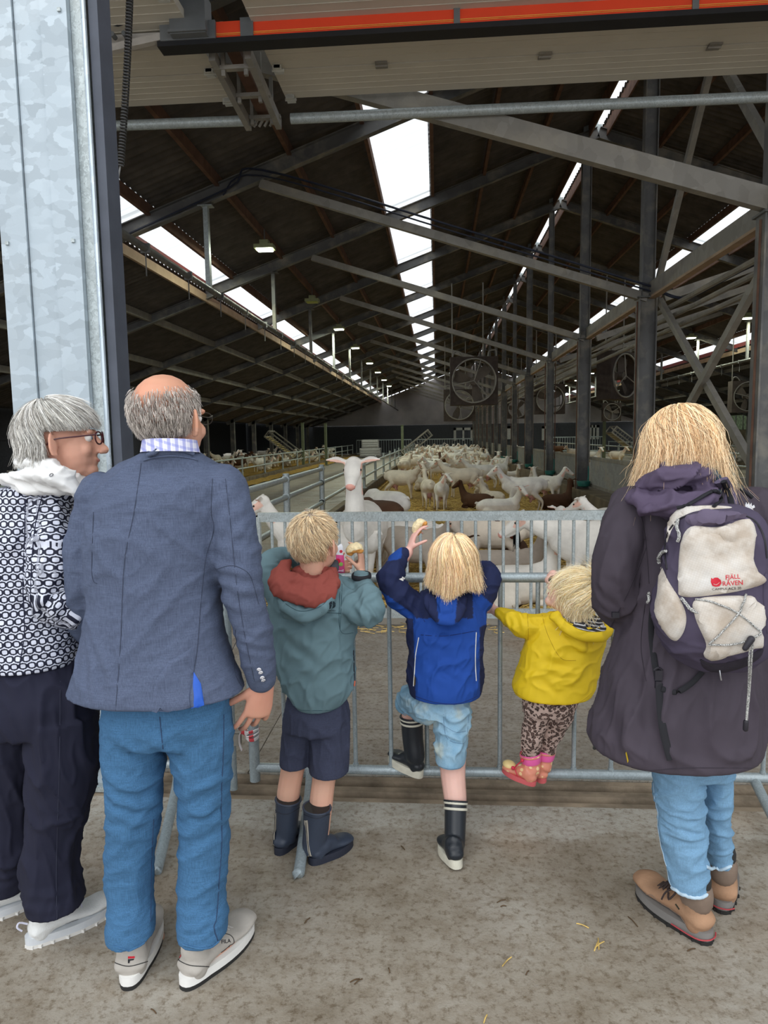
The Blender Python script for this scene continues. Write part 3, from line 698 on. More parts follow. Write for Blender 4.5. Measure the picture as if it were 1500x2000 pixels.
fanat(925,745,19.8,90,'large brown square barn fan hanging over the middle of the pen',rot=.75)
fanat(897,792,30,60,'smaller square barn fan behind and below the large middle one',rot=.2)
fanat(1073,780,27,56,'square barn fan seen between the third and fourth posts',rot=.6)
fanat(1206,735,20.2,88,'large square barn fan just left of the big post',yaw=.75,rot=1.2)
fanat(1457,775,27,58,'dim round-bladed barn fan over the right aisle near the windows',rot=.3)
fanat(1010,798,36,38,'small square barn fan far back among the posts',rot=.9)
fanat(1194,805,33,34,'small dim barn fan below the large one left of the big post',rot=.1)
# ---- straw bedding
def straw_mat():
    t=NT('straw_bedding'); c=t.ramp(t.noise(9,6,.7),[(.3,(.28,.16,.04)),(.5,(.55,.35,.09)),(.75,(.75,.53,.19))]); c=t.mix(.5,c,t.ramp(t.noise(70,3,.8,stretch=(1,.35,1)),[(.35,(.35,.25,.12)),(.6,(1,1,1))]),'MULTIPLY')
    return t.out(c,.9,0,t.noise(60,5,.8),.9,.03,.15)
M_straw=straw_mat()
def strawbed(x0,x1,y0,y1,label,z=.06,step=.25):
    mb=MB(); nx=int((x1-x0)/step)+1; ny_=int((y1-y0)/(step*2))+1; q=[]; f=[]
    for j in range(ny_):
        for i in range(nx):
            x=x0+(x1-x0)*i/(nx-1); y=y0+(y1-y0)*j/(ny_-1); q.append((x,y,z+.05*noise.noise(Vector((x*1.3,y*1.3,0)))))
    for j in range(ny_-1):
        for i in range(nx-1): f.append((j*nx+i,j*nx+i+1,(j+1)*nx+i+1,(j+1)*nx+i))
    o=mb.add(q,f).build('straw_bed',M_straw,None,True,False); tag(o,label,'straw',kind='stuff'); return o
strawbed(XP+.1,2.9,5.87,YE-4.5,'golden straw bedding covering the floor of the goat pen')
strawbed(3.37,8.55,5.87,YE-4.5,'straw bedding of the pen beyond the post row',.05,.5)
strawbed(-12.5,-7.0,6,YE-4.5,'straw bedding of the left-hand pen',.05,.5)
strawbed(-6.8,-6.1,6,YE-6,'strip of loose straw along the far left side of the aisle',.03,.2)
M_blade_s=plain('straw_stalk',(.62,.43,.13),.6,0,.4,30)
def stalks(n,x0,x1,y0,y1,z,label,r=.0025,L=(.06,.2)):
    mb=MB()
    for k in range(n):
        x=random.uniform(x0,x1);y=y0+(y1-y0)*random.random()**1.5;a=random.uniform(0,6.28);l=random.uniform(*L);e=random.uniform(-.2,.35)
        z0=z+.05*noise.noise(Vector((x*1.3,y*1.3,0)))+.008 if z>.03 else z
        d=Vector((math.cos(a),math.sin(a),e if z>.03 else 0))*l; s_=Vector((-math.sin(a),math.cos(a),0))*r; p=Vector((x,y,z0)); u=Vector((0,0,r*1.5))
        mb.add([p-s_,p+s_,p+u,p+d-s_,p+d+s_,p+d+u],[(0,1,4,3),(1,2,5,4),(2,0,3,5)])
    o=mb.build('loose_straw',M_blade_s,None,False,False); tag(o,label,'straw',kind='stuff')
stalks(9000,XP+.15,2.85,5.95,17,.06,'loose straw stalks over the bedding of the goat pen',.004)
stalks(260,-1.6,2.9,5.45,5.76,.012,'loose straw blown out along the sill of the pen gates',.0025,(.04,.14))
# straws on the outside concrete, one by one
for k,(px,py,a,l) in enumerate(((1165,1847,-1.1,.05),(1171,1845,-.7,.045),(1169,1843,-1.4,.05),(1138,1808,.5,.04),(990,1878,-.9,.05),(948,1990,-1.2,.03),(1262,1710,.3,.02),(700,1917,-.8,.03),(693,1915,-.5,.03),(1350,1855,-.4,.03),(979,1760,-.5,.035),(787,1656,1.0,.03),(983,1770,-.2,.02),(300,1975,.6,.025),(1236,1800,1.2,.05),(1030,1900,-1,.02),(760,1895,1.3,.02),(600,1798,-1.1,.03))):
    p=G(px,py,.002); d=Vector((math.cos(-a),math.sin(-a)*1.0,0))*l*.5; mb=MB(); mb.tube([p-d,p+Vector((0,0,.003)),p+d],.0018,5,3)
    o=mb.build('straw_stalk' if k<7 else 'twig',M_blade_s if k<7 else plain('brown_twig',(.10,.06,.03),.9)); o['label']=('golden straw stalk lying on the concrete near the brown boots' if k<4 else 'thin golden straw stalk lying on the open concrete') if k<7 else 'tiny brown twig lying on the concrete'; o['category']='straw'; o['group']='bits of straw near the boots' if k<4 else ('straw stalks on the concrete' if k<7 else 'twigs on the concrete')
# ================================================================ crowd barriers in front
BY=2.87
M_tube=galv('barrier_tube',(.34,.40,.425),.42,.35,70,.2,ct=.15)
br=empty('crowd_barrier',(.4,BY,0),'galvanised tube barrier the three children lean on','barrier')
bz1=W(900,1128,BY).z; bz0=W(900,1507,BY).z; bx0=W(494,1400,BY).x; bx1=1.67
MB().rod((bx0,BY,W(493,1524,BY).z),(bx0,BY,bz1),.023,14).build('end_post',M_tube,br,True)
MB().rod((bx1,BY,.03),(bx1,BY,bz1),.021,14).build('end_post',M_tube,br,True)
MB().rod((bx0-.02,BY,bz1),(bx1,BY,bz1),.0205,14).build('top_rail',M_tube,br,True)
MB().rod((bx0,BY,bz0),(bx1,BY,bz0),.0205,14).build('bottom_rail',M_tube,br,True)
barX=[]
xx=W(693,1400,BY).x; dx=W(763,1400,BY).x-xx
k=0; x=xx
x=xx-2*dx
while x<bx1-.05:
    if x>bx0+.06: barX.append(x); b=MB(); b.rod((x,BY,bz0),(x,BY,bz1),.0095,8); b.rod((x,BY,bz0+.016),(x,BY,bz0+.03),.0125,8); b.build('bar',M_tube,br,True)
    x+=dx
def foot(parent,px,py,xt,zt,yt): 
    g=G(px,py,.012); MB().tube([(xt,yt,zt),(xt+(g.x-xt)*.35,yt-.12,zt-.03),(g.x,g.y+.0,.024),(g.x-.002,g.y-.03,.022)],[.02,.02,.021,.021],12,4).build('foot',M_tube,parent,True)
foot(br,586,1698,W(605,1500,BY).x,bz0-.01,BY)
g=MB(); tp=W(607,1500,BY); g.tube([(tp.x-.09,BY+.02,bz0-.02),(tp.x-.085,BY+.12,bz0-.09),(tp.x-.04,BY+.2,.03)],.02,10,4); g.build('foot',M_tube,br,True)
foot(br,1560,1700,1.3,bz0-.01,BY)
bl=empty('crowd_barrier',(-1.9,BY,0),'galvanised tube barrier behind the two grandparents, mostly hidden','barrier')
lz=W(250,1491,BY).z; lx1=W(452,1430,BY).x
MB().rod((-3.4,BY,lz),(lx1-.18,BY,lz),.0205,14).build('bottom_rail',M_tube,bl,True)
MB().rod((-3.4,BY,bz1-.02),(lx1-.0,BY,bz1-.02),.0205,14).build('top_rail',M_tube,bl,True)
MB().rod((lx1-.0,BY,.04),(lx1-.0,BY,bz1-.02),.018,12).build('end_post',M_tube,bl,True)
x=lx1-.15
while x>-3.3: MB().rod((x,BY,lz),(x,BY,bz1-.02),.0095,8).build('bar',M_tube,bl,True); x-=dx
foot(bl,310,1692,W(345,1500,BY).x,lz-.01,BY)
l=MB(); a=W(452,1430,BY); b=W(492,1430,BY); l.rod(a,b,.008,8); l.box(a+Vector((.015,0,-.03)),(.05,.03,.05)); l.build('coupling_hook',M_strut,bl)
tpm=NT('red_white_tape'); wv=tpm.n('ShaderNodeTexWave'); tpm.set(wv.inputs['Vector'],tpm.co); wv.inputs['Scale'].default_value=9; wv.inputs['Distortion'].default_value=3
tpm=tpm.out(tpm.ramp(wv.outputs['Fac'],[(.45,(.75,.08,.1)),(.55,(.85,.82,.82))]),.4)
tp=MB(); c=W(493,1432,BY)
for k in range(3): tp.tube([c+Vector((.027*math.cos(a),.027*math.sin(a),-.012+k*.012+.008*math.sin(a+k))) for a in [i*.524 for i in range(13)]],[(.004,.009)]*13,6,1)
tp.tube([c+Vector((-.02,-.02,.0)),c+Vector((-.045,-.03,.012)),c+Vector((-.05,-.03,-.03)),c+Vector((-.04,-.03,-.065))],[(.008,.002)]*4,6,3); tp.tube([c+Vector((-.02,-.02,.0)),c+Vector((-.04,-.03,.03)),c+Vector((-.055,-.03,.035))],[(.01,.002)]*3,6,3)
o=tp.build('barrier_tape',tpm,None,True); tag(o,'red and white plastic tape knotted around the barrier post','tape')
# ================================================================ goats
M_goat=None
def goatmat(name,c,c2=None):
    t=NT(name); a=t.noise(5,5,.6); col=t.ramp(a,[(.3,sub(c,.84)),(.65,sub(c,1.06))]) 
    if c2: col=t.mix(t.ramp(t.noise(2.6,3),[(.5,(0,0,0)),(.54,(1,1,1))]),col,c2)
    at=t.n('ShaderNodeAttribute',attribute_name='Col').outputs['Color']; col=t.mix(1.0,col,at,'MULTIPLY')
    return t.out(col,.85,0,t.noise(120,3,.7,stretch=(1,1,.4)),.35,.006,.2)
GM=[goatmat('white_goat_coat',(.90,.86,.79)),goatmat('cream_goat_coat',(.78,.69,.57)),goatmat('brown_goat_coat',(.10,.05,.028)),goatmat('grey_fawn_goat_coat',(.52,.45,.38))]
M_udder=plain('pink_udder',(.55,.30,.27),.6,0,.15,8)
M_hoof=plain('dark_hoof',(.12,.10,.08),.7)
M_eye=plain('goat_eye',(.02,.015,.01),.1)
M_gpink=plain('goat_pink_nose',(.72,.36,.32),.5)
def goat_mesh(kind,hd=0.0,pit=0.0,vox=.02,neck=1.0,hero=False,lie=False,tw=0.0):
    """+X forward, hooves at z=0. hd: head turn left(+); pit: head height 1 up .. -1 grazing"""
    mb=MB(); zb=0 if not lie else -.36
    V=lambda x,y,z:Vector((x,y,z+zb))
    mb.limb([V(-.44,0,.62),V(-.32,0,.635),V(-.1,0,.59),V(.1,0,.585),V(.26,0,.60),V(.38,0,.635)],[(.10,.11),(.16,.17),(.215,.215),(.195,.21),(.155,.19),(.10,.13)],18,4,(0,1,0))
    mb.limb([V(-.42,0,.72),V(-.2,0,.755),V(.1,0,.75),V(.27,0,.775)],[.045,.04,.04,.05],10,3)  # spine
    # hip bones
    for s in (-1,1): mb.sph(V(-.3,s*.085,.72),.045)
    nb=V(.33,0,.68); 
    ch,sh=math.cos(hd),math.sin(hd)
    if pit>=-.5: L=.44*neck; nd=Vector((math.cos(.5+.9*pit)*ch,math.cos(.5+.9*pit)*sh,math.sin(.5+.9*pit)))
    else: L=.5; nd=Vector((math.cos(-.9)*ch,math.cos(-.9)*sh,math.sin(-.9)))
    poll=nb+nd*L; mid=nb+nd*L*.5+Vector((.02,0,-.015 if pit>=-.5 else .02))
    mb.limb([V(.24,0,.63),nb,mid,poll],[(.13,.17),(.10,.14),(.072,.09),(.058,.066)],14,4,(-sh,ch,0))
    hdn=hd+tw; fd=Vector((math.cos(hdn),math.sin(hdn),0)); sd=Vector((-math.sin(hdn),math.cos(hdn),0))
    hp=-.62 if pit>=-.5 else -1.1; f=fd*math.cos(hp)+Vector((0,0,math.sin(hp))); u=sd.cross(f)*-1; u=f.cross(sd); u=u if u.z>0 else -u
    c=poll+u*.015
    mb.limb([c-f*.01,c+f*.08,c+f*.17,c+f*.25],[(.07,.07),(.071,.066),(.052,.05),(.042,.038)],14,4,sd)
    mb.limb([c+f*.06-u*.035,c+f*.15-u*.05,c+f*.235-u*.034],[(.034,.034),(.025,.025),(.02,.018)],8,3,sd)
    # brow, muzzle
    for s in (-1,1):
        mb.sph(c+f*.075+sd*s*.049+u*.025,.022,8)
        e0=c-f*.01+sd*s*.05+u*.025; e1=e0+sd*s*.085+u*.03; e2=e0+sd*s*.17+u*(.03)+f*.01
        mb.tube([e0,e1,e2],[(.02,.011),(.040,.011),(.006,.006)],10,4,f)
    leg=lambda pts,rs: mb.limb([V(*p) for p in pts],rs,10,3)
    if not lie:
        for s in (-1,1):
            o=random.uniform(-.05,.05)
            leg([(.22,s*.095,.58),(.25+o*.3,s*.1,.42),(.25+o,s*.095,.25),(.25+o*1.3,s*.095,.08),(.265+o*1.3,s*.095,.03)],[.075,.05,.03,.02,.026])
            o=random.uniform(-.06,.06)
            leg([(-.3,s*.1,.6),(-.22+o*.3,s*.125,.45),(-.39+o,s*.11,.27),(-.36+o,s*.11,.08),(-.345+o,s*.11,.03)],[.11,.075,.033,.021,.027])
    else:
        for s in (-1,1):
            leg([(.22,s*.11,.52),(.37,s*.13,.42),(.2,s*.14,.395)],[.07,.035,.025])
            leg([(-.3,s*.12,.52),(-.1,s*.2,.45),(-.32,s*.21,.40),(-.15,s*.22,.385)],[.12,.08,.035,.025])
    mb.limb([V(-.46,0,.7),V(-.53,0,.73),V(-.56,0,.70)],[.03,.022,.012],8,3)
    def colfn(p):
        k=1.0; c_=(1,1,1)
        r=p-(c+f*.265-u*.008)
        if r.length<.04: return (1,.52,.46)
        ear=abs((p-c).dot(sd))
        if ear>.062 and (p-c).dot(f)>.004 and (p-c).length<.24: return (1,.66,.58)
        if p.z<.05 and not lie: return (.45,.38,.3)
        if p.z<.3: return (.94,.9,.84)
        return c_
    o=organic('body',mb,GM[0],None,vox,3 if not hero else 4,None,colfn)
    me=o.data; bpy.data.objects.remove(o)
    ex=[]
    for s in (-1,1): ex.append(('eye',MB().sph(c+f*.082+sd*s*.0595+u*.02,.0135,8),M_eye))
    if not lie: ex.append(('udder',MB().ell(V(-.2,0,.40),(.11,0,0),(0,.085,0),(0,0,.11),12).limb([V(-.17,.04,.32),V(-.15,.05,.25)],[.03,.012],8,2).limb([V(-.17,-.04,.32),V(-.15,-.05,.25)],[.03,.012],8,2),M_udder))
    if hero:
        nz=MB()
        for s in (-1,1): nz.ell(c+f*.272+sd*s*.016+u*.006,sd*.007,u*.004,f*.004,8)
        ex.append(('nostril',nz,plain('nostril_pink',(.35,.12,.11),.5)))
        ex.append(('mouth',MB().tube([c+f*.235-u*.036+sd*.03,c+f*.268-u*.032,c+f*.235-u*.036-sd*.03],.0025,6,4),plain('nostril_pink',(.35,.12,.11),.5)))
        bd=MB()
        for k in range(60):
            a=random.uniform(-1,1); b0=c+f*random.uniform(.1,.17)-u*.06+sd*a*.015; bd.tube([b0,b0+Vector((.01*a,.01,-.06)),b0+Vector((.02*a,.015,-random.uniform(.1,.16)))],[.003,.0025,.0008],4,2)
        if hero=='beard': ex.append(('beard',bd,GM[0]))
    out=[]
    for nm,m_,mt in ex:
        q=m_.mesh(nm); q.materials.append(mt); q.polygons.foreach_set('use_smooth',[True]*len(q.polygons)); out.append((nm,q))
    return me,out
def place_goat(gm,p,yaw,s,mi,label,group=None,parts=True,tilt=0):
    me,ex=gm; t=empty('goat',p,label,'goat',group); t.rotation_euler=(0,tilt,yaw); t.scale=(s,s,s)
    b=link('body',me,None,t)
    b.material_slots[0].link='OBJECT'; b.material_slots[0].material=GM[mi]
    if parts:
        for nm,q in ex: link(nm,q,None,t)
    return t
D=math.radians
hero_front=goat_mesh('front',0,1.05,.0085,1.02,'plain'); hero_prof=goat_mesh('prof',-.1,-.2,.0085,.85,'beard'); hero_left=goat_mesh('left',.1,.45,.0085,1.0,'beard')
up=goat_mesh('up',0,.45,.017,.85); upt=goat_mesh('upt',.9,.5,.017,.85); fwd=goat_mesh('fwd',-.5,.15,.017); graze=goat_mesh('graze',.3,-1,.017)
liea=goat_mesh('liea',.5,.8,.017,1,False,True); lieb=goat_mesh('lieb',-1.2,.5,.017,1,False,True)
ALLG=[up,upt,fwd,graze,liea,lieb]; 
ground=lambda px,py: G(px,py,.07)
def pg(gm,px,Y,yaw,s,mi,label,z=.07,**k):
    if gm not in (hero_front,hero_prof,hero_left): s*=.83
    p=W(px,900,Y); p.z=z; return place_goat(gm,p,D(yaw),s,mi,label,**k)
def gg(gm,px,fy,yaw,s,mi,label): p=G(px,fy,.07); return place_goat(gm,p,D(yaw),s*.8,mi,label)
pg(hero_front,703,6.45,-91,1.1,0,'white goat staring straight out over the pen gate, head held high')
pg(hero_prof,1180,6.05,180,.95,0,'large white bearded goat in profile behind the gate bars, looking left')
pg(hero_left,632,6.12,182,.9,0,'bearded white goat at the left end of the pen gate, facing left')
pg(fwd,810,6.6,-35,.95,3,'fawn-white goat right of the staring goat, head lowered')
pg(liea,1010,6.1,15,1.0,0,'white goat lying right behind the gate, under the bearded profile goat')
pg(graze,785,7.2,185,.95,0,'white goat with a pink udder behind the bars just right of the staring goat')
pg(fwd,1250,7.2,178,1.0,0,'white goat mostly hidden by the dark coat, behind the profile goat')
pg(lieb,985,6.9,5,1.0,3,'fawn goat lying behind the gate between the long blond hair and the profile goat')
pg(lieb,960,6.3,160,.9,2,'dark brown goat lying low behind the gate beside the blue sleeve')
pg(graze,738,8.3,128,1.12,2,'dark chocolate-brown goat behind the staring goat, rump to the right')
pg(graze,752,9.7,132,1.12,0,'white goat with its back arched, just beyond the dark brown one')
pg(liea,668,8.0,170,1.0,1,'cream goat lying by the fence, left of the staring goat')
pg(graze,965,7.3,178,1.0,1,'cream goat with an udder behind the gate, right of the long blond hair')
pg(liea,1000,7.6,-110,.95,2,'dark-faced goat looking out between the gate bars')
pg(liea,1150,8.3,200,1.0,0,'white goat resting near the kerb, face toward the camera')
pg(lieb,1195,8.9,20,1.0,0,'white goat lying behind the resting one near the kerb')
gg(fwd,785,975,-20,1.08,1,'cream standing goat with a full udder beside the left fence')
gg(graze,800,925,-25,1.1,3,'fawn goat near the left fence below the tipped rack')
gg(up,836,993,100,.95,1,'cream goat seen from behind, left of the small calling goat')
gg(upt,862,997,-95,.9,0,'small white goat calling toward the gate')
gg(fwd,905,973,180,1.12,1,'cream goat standing broadside with a large udder in the middle of the pen')
gg(fwd,942,955,185,1.05,0,'white goat standing behind the broadside cream one')
gg(liea,930,994,150,.9,2,'small brown goat lying in the straw, head up')
gg(liea,962,990,120,.95,1,'cream goat lying just right of the small brown one')
gg(up,1022,1003,180,1.08,0,'large white goat standing broadside near the kerb, looking left')
gg(lieb,975,1012,10,1.0,0,'white goat lying just beyond the gate rail, stretched to the right')
gg(liea,1088,998,30,.95,2,'dark brown goat lying against the kerb')
gg(upt,1072,985,-60,.95,0,'white goat with its ears out beside the kerb')
gg(liea,1046,962,80,1.0,0,'white goat lying against the kerb with its back to the camera')
gg(liea,1018,958,20,.95,1,'cream goat lying behind the large broadside one')
gg(liea,941,967,90,.95,1,'cream goat lying with its neck up between the broadside goats')
gg(liea,869,951,-90,.95,3,'dark-marked goat lying left of the broadside cream goat')
gg(liea,822,957,100,1.0,1,'cream goat lying near the left fence')
gg(up,855,943,175,1.0,0,'white goat standing broadside in the second row')
gg(up,971,922,-90,1.0,0,'white goat standing alone near the kerb, facing the camera')
gg(up,978,947,60,1.0,0,'white goat near the kerb, turned away to the right')
gg(up,857,884,0,1.05,0,'white goat standing at the very back by the tipped rack, looking right')
pg(lieb,1215,10.5,10,1.1,0,'white goat beyond the kerb, under the nearest corrugated panel')
random.seed(11)
def herd(n,x0,x1,y0,y1,label,group,pw=1.0,taken=None,mind=.75,lie=.4):
    pts=list(taken or []); k=0;tr_=0
    while k<n and tr_<20000:
        tr_+=1; y=y0+(y1-y0)*random.random()**pw; x=random.uniform(x0,x1)
        if any((x-a)**2*1.3+(y-b)**2*.7<mind**2 for a,b in pts): continue
        pts.append((x,y)); k+=1; g=random.choice([liea,lieb]) if random.random()<lie else random.choice([up,up,upt,fwd,graze,up])
        mi=random.choices([0,1,3,2],[9,4,1.2,.5])[0]
        place_goat(g,(x,y,.07),random.choice([0,math.pi,-1.5,1.5])+random.uniform(-.6,.6),random.uniform(.74,.86),mi,['white ','cream ','dark brown ','fawn-grey '][mi]+label,group,parts=y<30)
tk=[(o.location.x,o.location.y) for o in COL.objects if o.get('category')=='goat']
herd(95,XP+.6,2.4,22,52,'goat among the crowded herd further back in the middle pen','herd at the back of the middle pen',1.15,tk,.78)
herd(60,-12.2,-7.6,17,54,'goat among the herd in the left-hand pen','herd in the left-hand pen',1,None,.8,.6)
herd(10,-10.5,-7.5,13.5,20,'goat resting at the near end of the left-hand pen','goats at the near end of the left-hand pen',1,None,.9,1)
herd(22,3.9,8.2,13,50,'goat in the pen beyond the corrugated panels','herd in the right-hand pen',1,None,.9,.5)
herd(24,14.2,17.2,24,50,'goat in the far right pen beyond the aisle','herd in the far right pen',1,None,.9,.7)
pg(lieb,1215,8.9,10,1.15,0,'white goat behind the woman\'s shoulder at the right of the pen')
# ================================================================ people
def skinmat(name,c,red=(.62,.22,.16)):
    t=NT(name); a=t.noise(7,4); col=t.ramp(a,[(.3,sub(c,.92)),(.7,sub(c,1.06))]); col=t.mix(t.ramp(t.noise(3,3),[(.45,(0,0,0)),(.8,(.5,)*3)]),col,red)
    at=t.n('ShaderNodeAttribute',attribute_name='Col').outputs['Color']; col=t.mix(1.0,col,at,'MULTIPLY')
    m_=t.out(col,.55,0,t.noise(350,3),.12,.002,.35); t.b.inputs['Subsurface Weight'].default_value=.12; t.b.inputs['Subsurface Radius'].default_value=(.012,.004,.002); t.b.inputs['Subsurface Scale'].default_value=.5; return m_
S_old=skinmat('sunned_adult_skin',(.62,.33,.23)); S_kid=skinmat('child_skin',(.72,.42,.30),(.75,.30,.22)); S_pale=skinmat('pale_child_skin',(.80,.50,.42),(.8,.38,.34))
def hair_mat(name):
    t=NT(name); at=t.n('ShaderNodeAttribute',attribute_name='Col').outputs['Color']; return t.out(at,.48,0,None,spec=.45)
M_hair=hair_mat('hair_strands')
def frame(yaw,pit=0,roll=0):
    "forward, right, up vectors; yaw 0 looks along +Y (away), positive turns right"
    f=Vector((math.sin(yaw)*math.cos(pit),math.cos(yaw)*math.cos(pit),math.sin(pit))); r=Vector((math.cos(yaw),-math.sin(yaw),0)); u=r.cross(f)
    if roll: 
        q=Matrix.Rotation(roll,3,f); r=q@r; u=q@u
    return f,r,u
def head(mb,c,fr,k,neck,nr,ears=True,child=False):
    f,r,u=fr; c=Vector(c)
    mb.ell(c-f*.018*k+u*.03*k,r*.077*k,f*.095*k,u*.088*k,22)
    mb.ell(c+f*.028*k-u*.03*k,r*(.064 if not child else .068)*k,f*.066*k,u*.082*k,18)
    mb.ell(c+f*.062*k-u*.094*k,r*.032*k,f*.03*k,u*.025*k,12); mb.ell(c+f*.04*k-u*.085*k,r*.046*k,f*.04*k,u*.026*k,12)
    mb.ell(c+f*.02*k-u*.075*k,r*.054*k,f*.05*k,u*.03*k,14)
    mb.limb([c+f*.088*k+u*.012*k,c+f*.105*k-u*.018*k,c+f*(.116 if not child else .105)*k-u*.035*k],[.009*k,.011*k,.014*k],10,3)
    for s in (-1,1):
        mb.sph(c+f*.106*k-u*.04*k+r*s*.011*k,.009*k,8); mb.ell(c+f*.068*k-u*.03*k+r*s*.036*k,r*.024*k,f*.02*k,u*.024*k,10)
        mb.ell(c+f*.082*k+u*.022*k+r*s*.03*k,r*.024*k,f*.013*k,u*.01*k,10)
        if ears:
            e=c-f*.006*k-u*.008*k+r*s*.076*k; d=(r*s*.85-f*.5).normalized(); t=u.cross(d)
            mb.ell(e+d*.008*k,d*.016*k,t*.006*k,u*.032*k,12)
            ring=[e+d*(.014+.011*math.sin(a))*k-u*.032*k*math.cos(a) for a in [i*math.pi/9 for i in range(10)]]
            mb.tube(ring,.0055*k,7,2)
            mb.sph(e+d*.006*k-u*.03*k,.008*k,8)
    mb.ell(c+f*.084*k-u*.062*k,r*.024*k,f*.012*k,u*.006*k,10); mb.ell(c+f*.083*k-u*.072*k,r*.02*k,f*.012*k,u*.007*k,10)
    mb.limb([c-f*.025*k-u*.03*k,c-f*.03*k-u*.09*k,Vector(neck)],[nr*.95,nr*.92,nr*1.1],18,4)
def face_parts(c,fr,k,root,brow=(.3,.25,.2)):
    f,r,u=fr
    for s in (-1,1):
        e=MB().sph(c+f*.076*k+u*.004*k+r*s*.031*k,.0125*k,12).build('eye',plain('eye_white',(.75,.73,.70),.2),root,True)
        MB().ell(c+f*.0885*k+u*.004*k+r*s*.031*k,f*.002*k,r*.0055*k,u*.0055*k,10).build('iris',plain('iris_blue',(.08,.14,.2),.2),e,True)
    MB().ell(c+f*.0945*k-u*.066*k,r*.021*k,f*.0022*k,u*.0055*k,10).build('lips',plain('lip_skin',(.55,.22,.2),.5),root,True)
def hand(mb,w,d,n,t,k,curl=(.5,.5,.5,.5),thumb=.5,spread=.06,tcurl=.3):
    "w wrist, d along the hand, n out of the palm, t towards the thumb"
    w=Vector(w);d=Vector(d).normalized();n=Vector(n);n=(n-d*n.dot(d)).normalized();tt=Vector(t);t=n.cross(d); t=t if t.dot(tt)>0 else -t
    mb.limb([w-d*.015*k,w+d*.02*k,w+d*.06*k,w+d*.088*k],[(.026*k,.02*k),(.033*k,.018*k),(.040*k,.0155*k),(.037*k,.013*k)],14,3,t)
    Ls=[(.043,.026,.021),(.047,.03,.022),(.044,.028,.022),(.034,.021,.019)]
    for i in range(4):
        b=w+d*(.088-.006*abs(i-1.2))*k+t*(.0315-.021*i)*k; a=0; dd=(d+t*spread*(1.5-i)).normalized(); P=[b-d*.02*k,b]; c_=curl[i]
        for j,L in enumerate(Ls[i]):
            a+=c_*(.9 if j==0 else 1.0); v=dd*math.cos(a)+n*math.sin(a); b=b+v*L*k; P.append(b)
        mb.limb(P,[.0082*k,.0084*k,.0078*k,.0072*k,.0062*k],10,3)
    b=w+d*.022*k+t*.026*k+n*.006*k; v=(t*(.75)+d*.75+n*thumb).normalized(); p1=b+v*.038*k; v2=(v*(1-tcurl)+(d*.6+n*.9-t*.2)*tcurl).normalized(); p2=p1+v2*.032*k; p3=p2+(v2+n*.3*tcurl-t*.3*tcurl).normalized()*.025*k
    mb.limb([b-v*.012*k,b,p1,p2,p3],[.014*k,.0145*k,.0108*k,.0102*k,.0082*k],10,3)
HB=1.38
